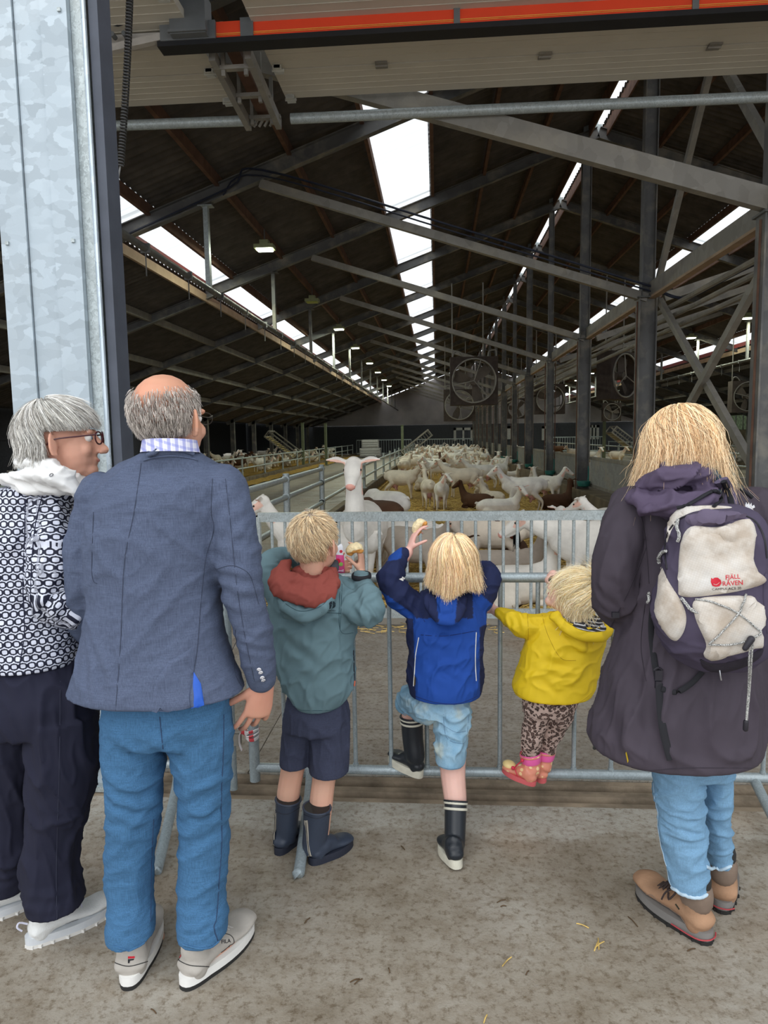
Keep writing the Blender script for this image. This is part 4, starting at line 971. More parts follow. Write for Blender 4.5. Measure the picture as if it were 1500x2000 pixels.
def strands(name,c,fr,k,n,parent,cols,L=(.1,.2),th0=(0,1.3),rad=(.083,.102,.098),crown=(0,-.45),seg=8,w=.0011,drop=1.0,phi=(-3.15,3.15),cut=None,swirl=.3,mess=.02,up=.03,lift=1.0,fall=None,thmax=1.75,skip=None,spread=0.0):
    """hair: strands start around the crown, follow the skull, then hang.  Returns one mesh of real strands"""
    f,r,u=fr; mb=MB(); C=[]; c=Vector(c)-f*.018*k+u*up*k
    ax=(u+f*crown[1]+r*crown[0]).normalized(); e1=(f-ax*f.dot(ax)).normalized(); e2=ax.cross(e1)
    def surf(dv,h):
        x,y,z=dv.dot(r),dv.dot(f),dv.dot(u); q=1/math.sqrt((x/(rad[0]*k))**2+(y/(rad[1]*k))**2+(z/(rad[2]*k))**2); return c+dv*(q*lift+h)
    fall=Vector(fall) if fall is not None else Vector((0,0,-1))
    for i in range(n):
        th=th0[0]+(th0[1]-th0[0])*math.sqrt(random.random()); ph=random.uniform(*phi); l=random.uniform(*L)*k; pts=[]; h=random.uniform(0,.008)*k; sw=random.uniform(.3,1)*swirl; a=th; p=None; hang=False; step=l/seg
        lk=Vector((math.sin(th)*math.cos(ph),math.sin(th)*math.sin(ph),math.cos(th)))*9; nv=noise.noise_vector(lk); wob=(nv*1.6+Vector((random.gauss(0,.3),random.gauss(0,.3),random.gauss(0,.1))))*mess*k; lt=noise.noise(lk*1.3+Vector((5,5,5))); ok=True; lean=Vector((random.gauss(0,1),random.gauss(0,1),0))*.12
        for j in range(seg+1):
            if not hang:
                pp=ph+sw*(a-th); dv=ax*math.cos(a)+(e1*math.cos(pp)+e2*math.sin(pp))*math.sin(a); p=surf(dv,h+.004*k*j/seg*(1+spread))
                if j==0 and skip and skip(dv.dot(r),dv.dot(f),dv.dot(u)): ok=False;break
                if dv.dot(u)<math.cos(thmax): hang=True; hd=(p-last).normalized() if pts else fall
                last=p; a+=step/(.095*k)
            else:
                hd=(hd*.5+(fall+lean)*.5*drop).normalized(); p=p+hd*step
            if cut and cut(p): break
            q=j/seg; pts.append(p+wob*q*q+Vector((noise.noise(Vector((i*.37,j*.4,0))),noise.noise(Vector((0,i*.37,j*.4))),0))*mess*.35*k*q)
        if not ok or len(pts)<3: continue
        b=len(mb.v); N=len(pts); mb.tube(pts,[w*k*(1.25-.95*(x/(N-1))) for x in range(N)],3,1,cap=False) if False else None
        # flat-sided three-edge strand
        prev=None; vv=[]
        for x,p_ in enumerate(pts):
            t=(pts[min(x+1,N-1)]-pts[max(x-1,0)]).normalized(); s_=t.cross(p_-c); 
            if s_.length<1e-6: s_=Vector((1,0,0))
            s_.normalize(); o=s_.cross(t); rr=w*k*(1.2-.9*x/(N-1)); vv+=[p_+s_*rr,p_-s_*rr,p_+o*rr*(1 if o.dot(p_-c)>0 else -1)]
        ff=[]
        for x in range(N-1):
            for e in range(3): ff.append((3*x+e,3*x+(e+1)%3,3*x+3+(e+1)%3,3*x+3+e))
        mb.add(vv,ff); cl=random.choice(cols) if not callable(cols) else cols(pts[0],pts[-1]); g=random.uniform(.9,1.15)*HB*(1+.75*lt); C+= [(cl[0]*g,cl[1]*g,cl[2]*g,1)]*len(vv)
    me=mb.mesh(name,wloc(parent)); ca=me.color_attributes.new('Col','FLOAT_COLOR','POINT'); ca.data.foreach_set('color',np.array(C).ravel()); me.polygons.foreach_set('use_smooth',[True]*len(me.polygons))
    return link(name,me,M_hair,parent)
def scalp(name,c,fr,k,parent,col,rad,up=.03,zmin=-.2,skip=None,lift=.985,front=.75):
    f,r,u=fr; c=Vector(c)-f*.018*k+u*up*k; mb=MB().ell(c,r*rad[0]*k*lift,f*rad[1]*k*lift,u*rad[2]*k*lift,40)
    keep=[]; V=[Vector(v) for v in mb.v]
    for q in mb.f:
        m_=sum((V[i] for i in q),Vector())/len(q)-c; x,y,z=m_.dot(r)/(rad[0]*k),m_.dot(f)/(rad[1]*k),m_.dot(u)/(rad[2]*k)
        if z<zmin-.25*max(0,-y) +(.9*max(0,y-.35)) or (y>front) or (skip and skip(x,y,z)): continue
        keep.append(q)
    mb.f=keep; return mb.build(name,plain('hair_base_%s'%name,col,.7,0,.2,40,.5,200,.004,.2),parent,True,False)
def shoe(parent,h,yaw,L,Wd,H,mat,msole,soleH=.03,mid=None,name='shoe',ankle=.05,toe=.0,pitch=0,key=None,heelup=0,label=None,tread=0):
    "h heel point on the ground, yaw 0 points away from the camera, positive to the right"
    f=Vector((math.sin(yaw),math.cos(yaw),0)); r=Vector((math.cos(yaw),-math.sin(yaw),0)); u=Vector((0,0,1))
    if pitch: q=Matrix.Rotation(pitch,3,r); f=q@f; u=q@u
    T=lambda a,b,c: Vector(h)+f*a+r*b+u*c
    mb=MB(); prof=[(.0,.33,.0),(.06,.42,.62),(.2,.44,.9),(.38,.43,.92),(.55,.46,.66),(.72,.5,.5),(.86,.46,.62),(.955,.36,.5),(1.0,.12,.2)]
    P=[];R=[]
    for a,wd,hh in prof[1:-1]: P.append(T(a*L,0,soleH+max(hh*H*.5,.012))); R.append((wd*Wd,max(hh*H*.5,.012)))
    mb.limb(P,R,18,3,r)
    mb.limb([T(.17*L,0,soleH+.3*H),T(.16*L,0,soleH+.8*H),T(.15*L,0,soleH+H)],[(Wd*.42,L*.13),(Wd*.4,L*.14),(Wd*.38,L*.145)],16,3,r)
    mb.limb([T(.12*L,0,soleH+.02),T(.11*L,0,soleH+.55*H)],[(Wd*.38,L*.1),(Wd*.35,L*.1)],16,2,r)
    mb.limb([T(.125*L,0,soleH+.01),T(.125*L,0,soleH+.55*H)],[(Wd*.43,L*.128),(Wd*.38,L*.12)],16,2,r)
    o=organic(name,mb,mat,parent,.0045,3,key=key)
    if label: o['label']=label
    sb=MB(); n=36; out=[]
    for i in range(n):
        a=2*math.pi*i/n; x=.5-.5*math.cos(a); s_=math.sin(a); wd=.42+.10*math.sin((x-.25)*3.1) ; wd=.40 if x<.25 else (.40+.12*math.sin(min(1,(x-.25)/.5)*math.pi/2) if x<.75 else .52)
        out.append((x*L*1.03-.012,math.copysign(abs(s_)**.75,s_)*wd*Wd,x))
    def lay(z0,z1,g,mt,nm):
        m_=MB(); q=[T(a,b*g,z0+toe*max(0,x-.7)) for a,b,x in out]+[T(a,b*g,z1+toe*max(0,x-.7)) for a,b,x in out]; m_.add(q,[tuple(range(n-1,-1,-1)),tuple(range(n,2*n))]+[(i,(i+1)%n,n+(i+1)%n,n+i) for i in range(n)])
        if tread and nm=='sole':
            for i in range(0,n,2): a,b,x=out[i]; m_.box(T(.006+a*.95,b*g*.95,z0+.002),(.012,.012,.016))
        return m_.build(nm,mt,o,True)
    lay(.0,soleH*(.4 if mid else 1),1.06,msole,'sole')
    if mid: lay(soleH*.4,soleH*1.15,1.08,mid,'midsole')
    return o,T
def cloth(a=.004,b=.003,s1=4.0,st=(10,10,4),rot=0.0,seed=0.0,ff=None):
    R=Matrix.Rotation(rot,3,'Y'); sv=Vector((seed,seed*.7,seed*1.3))
    def fn(p,n):
        q=R@p
        d=a*noise.noise(p*s1+sv)+b*2.3*ridge(q+sv,st,1.6)-b*.8
        if ff: d+=ff(p,n)
        return d
    return fn
def bandfold(c,ax,wl,amp,rad):
    "compression folds around a joint c, running across axis ax"
    c=Vector(c);ax=Vector(ax).normalized()
    def f(p,n):
        r=(p-c).length
        if r>rad: return 0
        w=(1-r/rad)**1.2; s=(p-c).dot(ax)+.015*noise.noise(p*14)
        return amp*w*math.sin(s*6.283/wl)
    return f
def addf(*fs): return lambda p,n: sum(f(p,n) for f in fs)
# ---------------------------------------------------------------- grandfather
Y=1.90
man=empty('person',G(315,1905),'bald grey-haired man in blue linen blazer and jeans, seen from behind','person')
fm=frame(.3,.02); hc=W(332,821,1.88)
mb=MB(); head(mb,hc,fm,1.04,W(333,905,1.9),.056)
mb.col([(303,363,915,1.9,.045),(235,420,965,1.9,.09),(205,425,1100,1.9,.10),(205,430,1250,1.9,.11),(225,420,1370,1.92,.10),(240,410,1410,1.92,.08)],20,2)
sh=W(430,945,1.9); el=W(478,1145,1.88); wr=W(514,1330,1.93)
mb.limb([sh,el,wr],[.05,.042,.029],14,4)
hand(mb,W(516,1338,1.935),(-.30,.05,-1),(-.55,.8,-.1),(-.8,-.5,.3),1.06,(.28,.36,.44,.5),.3,.13)
shl=W(195,960,1.9); ell_=W(172,1150,1.92); wrl=W(200,1225,2.13)
mb.limb([shl,ell_,wrl],[.048,.042,.028],14,4); hand(mb,wrl,(.35,.9,.1),(1,-.2,-.3),(0,.3,1),1.0,(.5,.6,.6,.6))
for pts in ([(265,1420,1.92),(262,1600,1.9),(258,1750,1.9),(258,1862,1.88)],[(385,1420,1.92),(398,1600,1.93),(398,1750,1.9),(395,1862,1.88)]): 
    mb.limb([W(*p) for p in pts],[.075,.058,.048,.04],14,4); e=W(*pts[-1]); mb.limb([e,e+Vector((.02 if pts[-1][0]<300 else .08,.12,-.04))],[.035,.03],10,2)
def cf(p):
    q=p-hc; r_=q.normalized(); top=q.z
    if top>-.02: return (1.04,.98,.92)
    return (1,1,1)
organic('body',mb,S_old,man,.0038,3,None,cf)
face_parts(hc,fm,1.04,man)
grey=[(.42,.38,.34),(.30,.27,.24),(.55,.5,.46),(.22,.19,.17)]
skipm=lambda x,y,z: (z>.48+.12*math.sin(x*5) and y<.45) or z>.30+.5*max(0,-y)+.0 and abs(x)<.45 or y>.55 or (z>.1 and y>.2 and abs(x)<.6) or z>.62
hr=scalp('hair',hc,fm,1.04,man,(.40,.34,.29),(.079,.098,.09),.03,-.5,lambda x,y,z: z>.42 or (z>.28 and abs(x)<.35 and y>-.95) or y>.35,1.0)
bpy.data.objects.remove(hr)
def mancol(a,b): 
    return random.choice(grey)
strands('hair',hc,fm,1.04,9000,man,mancol,(.010,.022),(.45,2.35),(.0795,.098,.0905),(0,0),4,.0008,1,skip=lambda x,y,z: z>.42+.35*abs(x)+.1*noise.noise(Vector((x*3,y*3,z*3))) or (z>.12+.35*abs(x) and random.random()<(z-.12-.35*abs(x))*3.2) or (y>.5) or z<-.82+.5*max(0,y+.3) or (y>.1 and z<-.15),swirl=.2,mess=.004,thmax=3.0,lift=1.0)
# glasses
f,r,u=fm; g=MB(); 
for s in (-1,1):
    e=hc+f*.118+r*s*.033+u*.003; g.tube([e+r*.022*math.cos(a)+u*.017*math.sin(a) for a in [i*.5236 for i in range(13)]],.0014,6,2); g.tube([e+r*s*.022+u*.008,hc+f*.06+r*s*.08+u*.006,hc-f*.012+r*s*.085+u*.012,hc-f*.03+r*s*.083-u*.005],.0015,6,3)
g.tube([hc+f*.118-r*.011,hc+f*.122+u*.004,hc+f*.118+r*.011],.0014,6,3); g.build('glasses',plain('dark_wire',(.03,.025,.02),.3),man,True)
# shirt collar, checked
ck=NT('checked_shirt'); sp=ck.n('ShaderNodeSeparateXYZ'); ck.set(sp.inputs[0],ck.co)
def stripe(sock,per,wd,ph=0.0): 
    m_=ck.math('FRACT',ck.math('ADD',ck.math('DIVIDE',sock,per),ph)); return ck.math('LESS_THAN',m_,wd)
dg1=ck.math('ADD',sp.outputs['X'],ck.math('MULTIPLY',sp.outputs['Y'],.5)); dg2=ck.math('ADD',sp.outputs['Z'],ck.math('MULTIPLY',sp.outputs['X'],.35))
c_=ck.mix(ck.math('MULTIPLY',stripe(dg1,.022,.4),.6),(.72,.72,.85),(.22,.25,.62)); c_=ck.mix(ck.math('MULTIPLY',stripe(dg2,.02,.35),.55),c_,(.25,.28,.66)); c_=ck.mix(ck.math('MULTIPLY',stripe(dg1,.022,.08,.5),.8),c_,(.9,.9,.95))
M_shirt=ck.out(c_,.8)
mb=MB(); C=[]
n=40; q=[];fc=[]
for i in range(n):
    a=2*math.pi*i/n
    for (z,rr) in ((0,1.0),(.030,.95),(.033,.995),(.0,1.09)):
        b=W(333,884,1.855)+Vector((.068*rr*math.cos(a)*1.05,.074*rr*math.sin(a),z+.012*math.cos(a-.2)*0+.006*math.sin(a)*-1)); q.append(b)
for i in range(n):
    for k in range(3): fc.append((i*4+k,i*4+k+1,((i+1)%n)*4+k+1,((i+1)%n)*4+k))
mb.add(q,fc).build('shirt_collar',M_shirt,man,True)
# blazer
M_linen=fabric('blue_linen',(.088,.110,.175),.85,1200,.5,.12,.5)
mb=MB()
mb.col([(289,378,880,1.865,.086),(264,402,896,1.885,.09),(222,434,920,1.9,.10),(196,447,948,1.9,.12),(184,443,990,1.9,.138),(176,436,1060,1.9,.148),(176,432,1130,1.9,.146),(177,432,1200,1.9,.146),(170,440,1270,1.9,.152),(160,456,1330,1.9,.162),(148,470,1370,1.9,.17),(141,478,1386,1.9,.172)],34,3,2.15)
mb.limb([W(434,948,1.9),W(456,1040,1.885),W(474,1145,1.875),W(498,1250,1.9),W(511,1325,1.935)],[(.062,.07),(.064,.068),(.061,.062),(.052,.054),(.043,.046)],18,4)
mb.limb([W(196,962,1.9),W(172,1060,1.9),W(166,1150,1.91),W(165,1215,1.98),W(190,1240,2.1)],[(.058,.066),(.058,.062),(.056,.058),(.05,.05),(.044,.045)],18,4)
ff=addf(bandfold(W(466,1120,1.83),(0.2,0,1),.05,.0055,.16),bandfold(W(430,1010,1.8),(1,0,-.9),.045,.004,.12),bandfold(W(205,1310,1.76),(1,0,.25),.05,.005,.13),bandfold(W(500,1260,1.86),(.3,0,1),.035,.003,.1),bandfold(W(215,1050,1.78),(1,0,.5),.06,.003,.12))
organic('blazer',mb,M_linen,man,.0065,3,cloth(.006,.0024,5,(6,6,9),.5,3.0,ff),key='blazer')
M_thread=plain('dark_seam',(.045,.055,.09),.9)
sm=MB()
for pts in ([(276,905),(262,1000),(243,1100),(236,1250),(226,1388)],[(415,935),(413,1000),(418,1035),(402,1090),(392,1180),(386,1260),(377,1320)],[(440,935),(452,1040),(462,1140),(478,1240),(497,1330)],[(421,1112),(455,1105),(485,1120),(497,1150),(505,1180)],[(183,1000),(180,1120),(190,1140)],[(460,1230),(458,1310),(478,1350)]): seam('',pts,'blazer',.0008,None,None,.001,4,build=False,mb=sm)
sm.build('stitching',M_thread,man,True)
patch('vent_lining',[(378,1312),(392,1335),(405,1388),(392,1392),(378,1391)],'blazer',.002,plain('royal_blue_lining',(.02,.11,.55),.5),man,5,4,smoothpoly=False,lift=.002)
patch('vent_flap',[(377,1262),(380,1312),(378,1393),(340,1400),(300,1398),(302,1330),(330,1290)],'blazer',.0045,M_linen,man,7,3,smoothpoly=False,lift=.0)
sm=MB(); seam('',[(291,888),(310,880),(333,877),(356,880),(376,888)],'blazer',.007,None,None,.003,8,build=False,mb=sm); seam('',[(281,899),(303,893),(333,890),(362,893),(386,899)],'blazer',.003,None,None,.001,6,build=False,mb=sm); sm.build('blazer_collar',M_linen,man,True)
for px,py in ((506,1307),(509,1313),(512,1323),(514,1328)):
    h,n_=hit(px,py,'blazer'); b=MB(); t=n_.orthogonal().normalized(); v=n_.cross(t); b.ell(h+n_*.002,t*.0062,v*.0062,n_*.0022,12); b=b.build('button',plain('white_button',(.75,.74,.76),.4),man,True); rg=MB(); rg.tube([h+n_*.0042+(t*math.cos(a)+v*math.sin(a))*.0038 for a in [i*.6283 for i in range(11)]],.0005,4,1); rg.build('button_ring',M_thread,b)
# jeans
M_jeans=fabric('blue_jeans',(.055,.145,.275),.9,1500,.45,.15,.55)
mb=MB()
mb.col([(215,440,1350,1.92,.12),(205,452,1412,1.92,.13),(205,452,1440,1.92,.135),(212,448,1470,1.92,.12)],30,3,2.2)
mb.col([(205,312,1420,1.92,.105),(206,318,1500,1.91,.1),(212,316,1570,1.9,.09),(214,308,1640,1.9,.08),(209,302,1700,1.9,.075),(213,297,1770,1.89,.072),(213,300,1820,1.87,.08),(213,302,1858,1.855,.083)],26,3)
mb.col([(326,454,1420,1.92,.11),(338,452,1500,1.92,.1),(350,449,1570,1.92,.09),(352,447,1640,1.92,.082),(352,443,1700,1.91,.076),(352,442,1770,1.9,.074),(350,444,1820,1.88,.08),(350,444,1856,1.87,.083)],26,3)
ff=addf(bandfold(W(262,1575,1.83),(.35,0,1),.055,.006,.16),bandfold(W(398,1590,1.84),(-.3,0,1),.06,.006,.17),bandfold(W(258,1840,1.8),(.1,0,1),.03,.0045,.09),bandfold(W(395,1835,1.8),(-.1,0,1),.03,.0045,.09),bandfold(W(310,1460,1.8),(.8,0,1),.07,.005,.15))
organic('jeans',mb,M_jeans,man,.0065,3,cloth(.004,.003,7,(6,6,12),.3,9,ff),key='jeans')
sm=MB()
for pts in ([(437,1395),(436,1470),(432,1560),(433,1640),(428,1720),(423,1790),(418,1812),(427,1842)],[(300,1600),(296,1680),(294,1800)],[(312,1400),(316,1440),(320,1480)]): seam('',pts,'jeans',.0016,None,None,.0004,5,build=False,mb=sm)
sm.build('side_seam',plain('jeans_seam',(.03,.06,.13),.9),man,True)
for pts in ([(222,1848),(260,1857),(297,1850)],[(358,1845),(396,1853),(434,1842)]): seam('hem',pts,'jeans',.003,M_jeans,man,.001,6)
# trainers
M_tr=plain('greige_suede',(.42,.39,.35),.85,0,.06,30,.2,200); M_ws=plain('white_rubber',(.80,.79,.76),.5,0,.04,20,.05); M_bs=plain('black_sole',(.02,.02,.02),.6)
def trainer(px,py,yaw,k,nm):
    h=G(px,py); o,T=shoe(man,h,yaw,.29,.108,.066,M_tr,M_bs,.033,M_ws,name='trainer',key=nm)
    mb=MB(); mb.tube([T(.03+.045*math.sin(0),0,0)]*2,.001,4) if False else None
    cl=MB(); cl.tube([T(.045+.048*(1-math.cos(a)),.036*math.sin(a),.105+.012*math.cos(a)) for a in [i*.4488 for i in range(15)]],.006,8,2); cl.build('heel_lining',plain('charcoal_lining',(.03,.032,.037),.9),o,True)
    return h,o,T
def yw(a,b): a=G(*a);b=G(*b); return math.atan2(b.x-a.x,b.y-a.y)
h,o,T=trainer(252,1930,yw((254,1930),(286,1835)),1,'shL')
h2,o2,T2=trainer(362,1930,yw((362,1930),(486,1812)),1,'shR')
M_inkb=plain('black_print',(.02,.02,.025),.5); M_inkr=plain('red_print',(.6,.02,.04),.5)
for key,par,(x,y),sl in (('shL',o,(256,1872),-.1),('shR',o2,(347,1868),.1)):
    patch('logo_bar',[(x-6,y-4+sl*4),(x+7,y-5),(x+7,y-1),(x-6,y)],key,.0004,M_inkr,par,3,2,smoothpoly=False); patch('logo_stem',[(x-6,y+1),(x+6,y+0),(x+5,y+3),(x-2,y+4),(x-3,y+9),(x-6,y+9)],key,.0004,M_inkb,par,3,2,smoothpoly=False)
text_on('brand_print','FILA',441,1842,7,'shR',M_inkb,o2,-.15,.1,.01)
for key,par,ps in (('shL',o,[(223,1880),(252,1887),(288,1878)]),('shR',o2,[(343,1872),(370,1885),(408,1888)]),('shR',o2,[(412,1832),(440,1824),(455,1832),(456,1850),(446,1868)])): seam('piping',ps,key,.0012,M_bs,par,.0005)
lc=MB()
for k in range(4): 
    for s in (-1,1): lc.tube([T2(.13+.02*k,.02*s,.085-.009*k),T2(.14+.02*k,0,.094-.010*k),T2(.15+.02*k,-.02*s,.082-.009*k)],.0028,6,2)
lc.build('laces',plain('grey_lace',(.42,.4,.38),.9),o2,True)
for T_ in (T,T2): pass
sk=MB()
sk.limb([W(262,1852,1.88),W(262,1885,1.89)],[.036,.036],12,2); sk.limb([W(398,1850,1.885),W(398,1880,1.9)],[.037,.037],12,2); sk.build('sock',plain('grey_sock',(.28,.3,.34),.95),man,True)
# ---------------------------------------------------------------- grandmother
lady=empty('person',G(95,1845),'grey-haired woman in white scarf and navy-and-white patterned jacket, looking right','person')
fl_=frame(1.27,.06); lc_=W(124,862,1.98); 
mb=MB(); head(mb,lc_,fl_,.95,W(105,950,1.99),.05)
mb.col([(60,150,950,2,.06),(0,140,1000,2,.09),(-5,130,1150,2,.1),(-10,130,1300,2,.11),(0,120,1370,2,.08)],20,2)
el2=W(95,1165,1.93); wr2=W(175,1195,1.98)
mb.limb([W(105,985,1.98),el2,wr2],[.042,.035,.025],14,4); hand(mb,wr2,(.5,.85,.1),(.3,-.2,-1),(-.6,.5,.2),.9,(.6,.7,.7,.7))
mb.limb([W(-25,985,2.02),W(-60,1150,2.05),W(-30,1250,2.2)],[.042,.035,.025],14,4); hand(mb,W(-30,1250,2.2),(.2,.9,-.1),(1,0,-.3),(0,0,1),.9)
for pts in ([(20,1400,2.0),(15,1600,2.03),(10,1730,2.06)],[(115,1400,1.98),(112,1600,1.98),(112,1765,1.99)]): mb.limb([W(*p) for p in pts],[.06,.045,.026],14,4)
organic('body',mb,S_old,lady,.0048,3,None,lambda p:(1.12,1.12,1.15))
face_parts(lc_,fl_,.95,lady)
silver=[(.42,.41,.39),(.56,.55,.52),(.34,.32,.29),(.66,.65,.61),(.27,.25,.22)]
scalp('hair',lc_,fl_,.95,lady,(.36,.34,.31),(.083,.104,.096),.03,-.3,lambda x,y,z: (y>.35 and z<.5) or (y>-.1 and z<-.05),1.03)
strands('hair',lc_,fl_,.95,5200,lady,silver,(.09,.15),(.05,1.5),(.084,.106,.1),(0,-.25),9,.0011,1,swirl=.35,mess=.010,thmax=1.75,lift=1.02,phi=(.75,5.55),cut=lambda p: p.z<W(0,915,1.98).z or ((p-lc_).dot(fl_[0])>-.032 and p.z<lc_.z+.028),spread=2,skip=lambda x,y,z:(y>-.3 and z<.0))
strands('hair',lc_,fl_,.95,1500,lady,silver,(.08,.12),(.05,.9),(.084,.106,.1),(0,-.25),9,.0011,1,swirl=.9,mess=.010,thmax=1.5,lift=1.03,phi=(-.9,.9),cut=lambda p: p.z<lc_.z+.035 and (p-lc_).dot(fl_[0])>.0,spread=2)
f,r,u=fl_; g=MB(); M_gl=plain('burgundy_frame',(.06,.012,.018),.25); k=.95
gl=None
for s in (-1,1):
    e=lc_+f*.108*k+r*s*.034*k+u*.002; g.tube([e+(r*.95+f*-.25*s)*.024*math.cos(a)+u*.018*math.sin(a) for a in [i*.5236 for i in range(13)]],.0024,6,2); g.tube([e+r*s*.024+u*.010-f*.004,lc_+f*.055+r*s*.078+u*.010,lc_-f*.012+r*s*.083+u*.006,lc_-f*.028+r*s*.079-u*.008],.0023,6,3)
g.tube([lc_+f*.106-r*.010,lc_+f*.110+u*.005,lc_+f*.106+r*.010],.002,6,3); gl=g.build('glasses',M_gl,lady,True)
# neckerchief / high white collar
M_scarf=fabric('white_scarf',(.78,.78,.77),.95,900,.5,.04)
mb=MB(); mb.col([(36,182,962,1.99,.115),(32,186,945,1.99,.115),(44,160,928,1.99,.10),(52,145,910,1.99,.085),(58,132,898,1.99,.072)],26,3); 
mb.limb([W(20,938,1.93),W(70,930,1.88),W(125,945,1.88),W(172,972,1.93)],[(.03,.02)]*4,12,3)
mb.limb([W(45,905,1.93),W(88,908,1.89),W(130,930,1.89),W(158,958,1.92)],[(.022,.016)]*4,12,3)
organic('scarf',mb,M_scarf,lady,.005,3,cloth(.004,.006,8,(9,9,16),-.5,5),key='scarf')
for px,py in ((161,955),(100,928),(174,947)):
    h,n_=hit(px,py,'scarf'); t=n_.orthogonal().normalized(); v=n_.cross(t); MB().tube([h+n_*.0015+(t*math.cos(a)+v*.6*math.sin(a))*.0055 for a in [i*.5236 for i in range(13)]],.0011,5,1).build('scarf_ring',plain('steel_ring',(.2,.2,.22),.3,.8),lady,True)
# patterned jacket
pt=NT('navy_white_link_print'); sp=pt.n('ShaderNodeSeparateXYZ'); at=pt.n('ShaderNodeAttribute',attribute_name='Col').outputs['Vector']; pt.set(sp.inputs[0],at)
Pw=.0300; Ph=.0215
nz=pt.noise(6,2); uu=pt.math('DIVIDE',pt.math('ADD',sp.outputs['X'],pt.math('MULTIPLY',nz,.01)),Pw); vv=pt.math('DIVIDE',pt.math('ADD',sp.outputs['Y'],pt.math('MULTIPLY',nz,.01)),Ph)
row=pt.math('FLOOR',vv); par=pt.math('MODULO',pt.math('ABSOLUTE',row),2.0); us=pt.math('ADD',uu,pt.math('MULTIPLY',par,.5))
lu=pt.math('SUBTRACT',pt.math('FRACT',us),.5); lv=pt.math('SUBTRACT',pt.math('FRACT',vv),.5)
# rounded cell distance
ax_=pt.math('ABSOLUTE',pt.math('MULTIPLY',lu,1.75)); ay=pt.math('ABSOLUTE',pt.math('MULTIPLY',lv,1.75))
dd=pt.math('POWER',pt.math('ADD',pt.math('POWER',ax_,3.2),pt.math('POWER',ay,3.2)),.3125)
ring=pt.math('MULTIPLY',pt.math('GREATER_THAN',dd,.50),pt.math('LESS_THAN',dd,.80))
core=pt.math('LESS_THAN',dd,.36)
# the gaps between rows hold the dark rounded cores
bx=pt.math('ABSOLUTE',pt.math('SUBTRACT',pt.math('FRACT',pt.math('ADD',us,.5)),.5)); core2=pt.math('LESS_THAN',pt.math('POWER',pt.math('ADD',pt.math('POWER',pt.math('MULTIPLY',bx,7.5),3),pt.math('POWER',pt.math('MULTIPLY',ay,2.0),3)),.333),.95)
link_=pt.math('MULTIPLY',pt.math('LESS_THAN',pt.math('ABSOLUTE',lu),.09),pt.math('GREATER_THAN',ay,.70))
dk=pt.math('MAXIMUM',pt.math('MAXIMUM',ring,core2),link_)
M_pat=pt.out(pt.mix(dk,(.66,.69,.80),(.012,.014,.032)),.6,0,pt.noise(9,4),.5,.01,.3)
mb=MB()
mb.col([(40,150,948,2,.08),(-15,165,962,2,.10),(-50,150,985,2,.12),(-60,138,1030,2,.135),(-55,130,1100,2,.14),(-48,133,1180,2,.14),(-50,142,1240,2,.145),(-52,152,1285,2,.148),(-50,156,1305,2,.148),(-44,152,1318,2,.145)],32,3,2.2)
mb.limb([W(98,985,1.97),W(100,1070,1.92),W(96,1160,1.9),W(140,1190,1.93),W(180,1198,1.99)],[(.062,.068),(.066,.066),(.064,.062),(.052,.052),(.04,.042)],18,4)
mb.limb([W(-20,990,2.02),W(-60,1090,2.04),W(-70,1160,2.07),W(-40,1240,2.18)],[.06,.058,.055,.042],18,4)
ff=addf(bandfold(W(110,1175,1.86),(1,0,-.5),.04,.007,.14),bandfold(W(60,1050,1.86),(1,0,-.6),.06,.005,.13),bandfold(W(60,1290,1.86),(.3,0,1),.035,.004,.10))
ARM=[(W(98,985,1.97),W(100,1070,1.92)),(W(100,1070,1.92),W(96,1160,1.9)),(W(96,1160,1.9),W(140,1190,1.93)),(W(140,1190,1.93),W(180,1198,1.99))]
def patcol(p):
    # cloth coordinates wrapping the trunk
    if min((p-(a_+(b_-a_)*max(0,min(1,(p-a_).dot(b_-a_)/(b_-a_).length_squared)))).length for a_,b_ in ARM)<.076 and p.x>W(62,1100,1.9).x:
        best=None;acc=0
        for a_,b_ in ARM:
            t_=max(0,min(1,(p-a_).dot(b_-a_)/(b_-a_).length_squared)); q_=a_+(b_-a_)*t_; d_=(p-q_).length
            if best is None or d_<best[0]: best=(d_,acc+t_*(b_-a_).length,q_,(b_-a_).normalized())
            acc+=(b_-a_).length
        ax_0=best[3]; s0=Vector((1,0,0)); s0=(s0-ax_0*s0.dot(ax_0)).normalized(); t0=ax_0.cross(s0); v_=p-best[2]
        return (math.atan2(v_.dot(s0),-v_.dot(t0)*(1 if ax_0.z<0 else 1))*.066+.3,-best[1],0)
    c0=W(50,1150,2.0); a=math.atan2(p.x-c0.x,-(p.y-c0.y)); return (a*.19+.5+ (p.z*.05),p.z,0)
o=organic('patterned_jacket',mb,M_pat,lady,.0065,3,cloth(.005,.0045,6,(8,8,9),.7,1.5,ff),patcol,key='lj')
sm=MB(); seam('',[(50,950),(48,1050),(45,1150),(48,1230),(38,1300)],'lj',.0015,None,None,.0005,5,build=False,mb=sm); seam('',[(85,960),(70,1020),(62,1100),(60,1180)],'lj',.0015,None,None,.0005,5,build=False,mb=sm); sm.build('jacket_seam',plain('navy_thread',(.02,.022,.05),.9),lady,True)
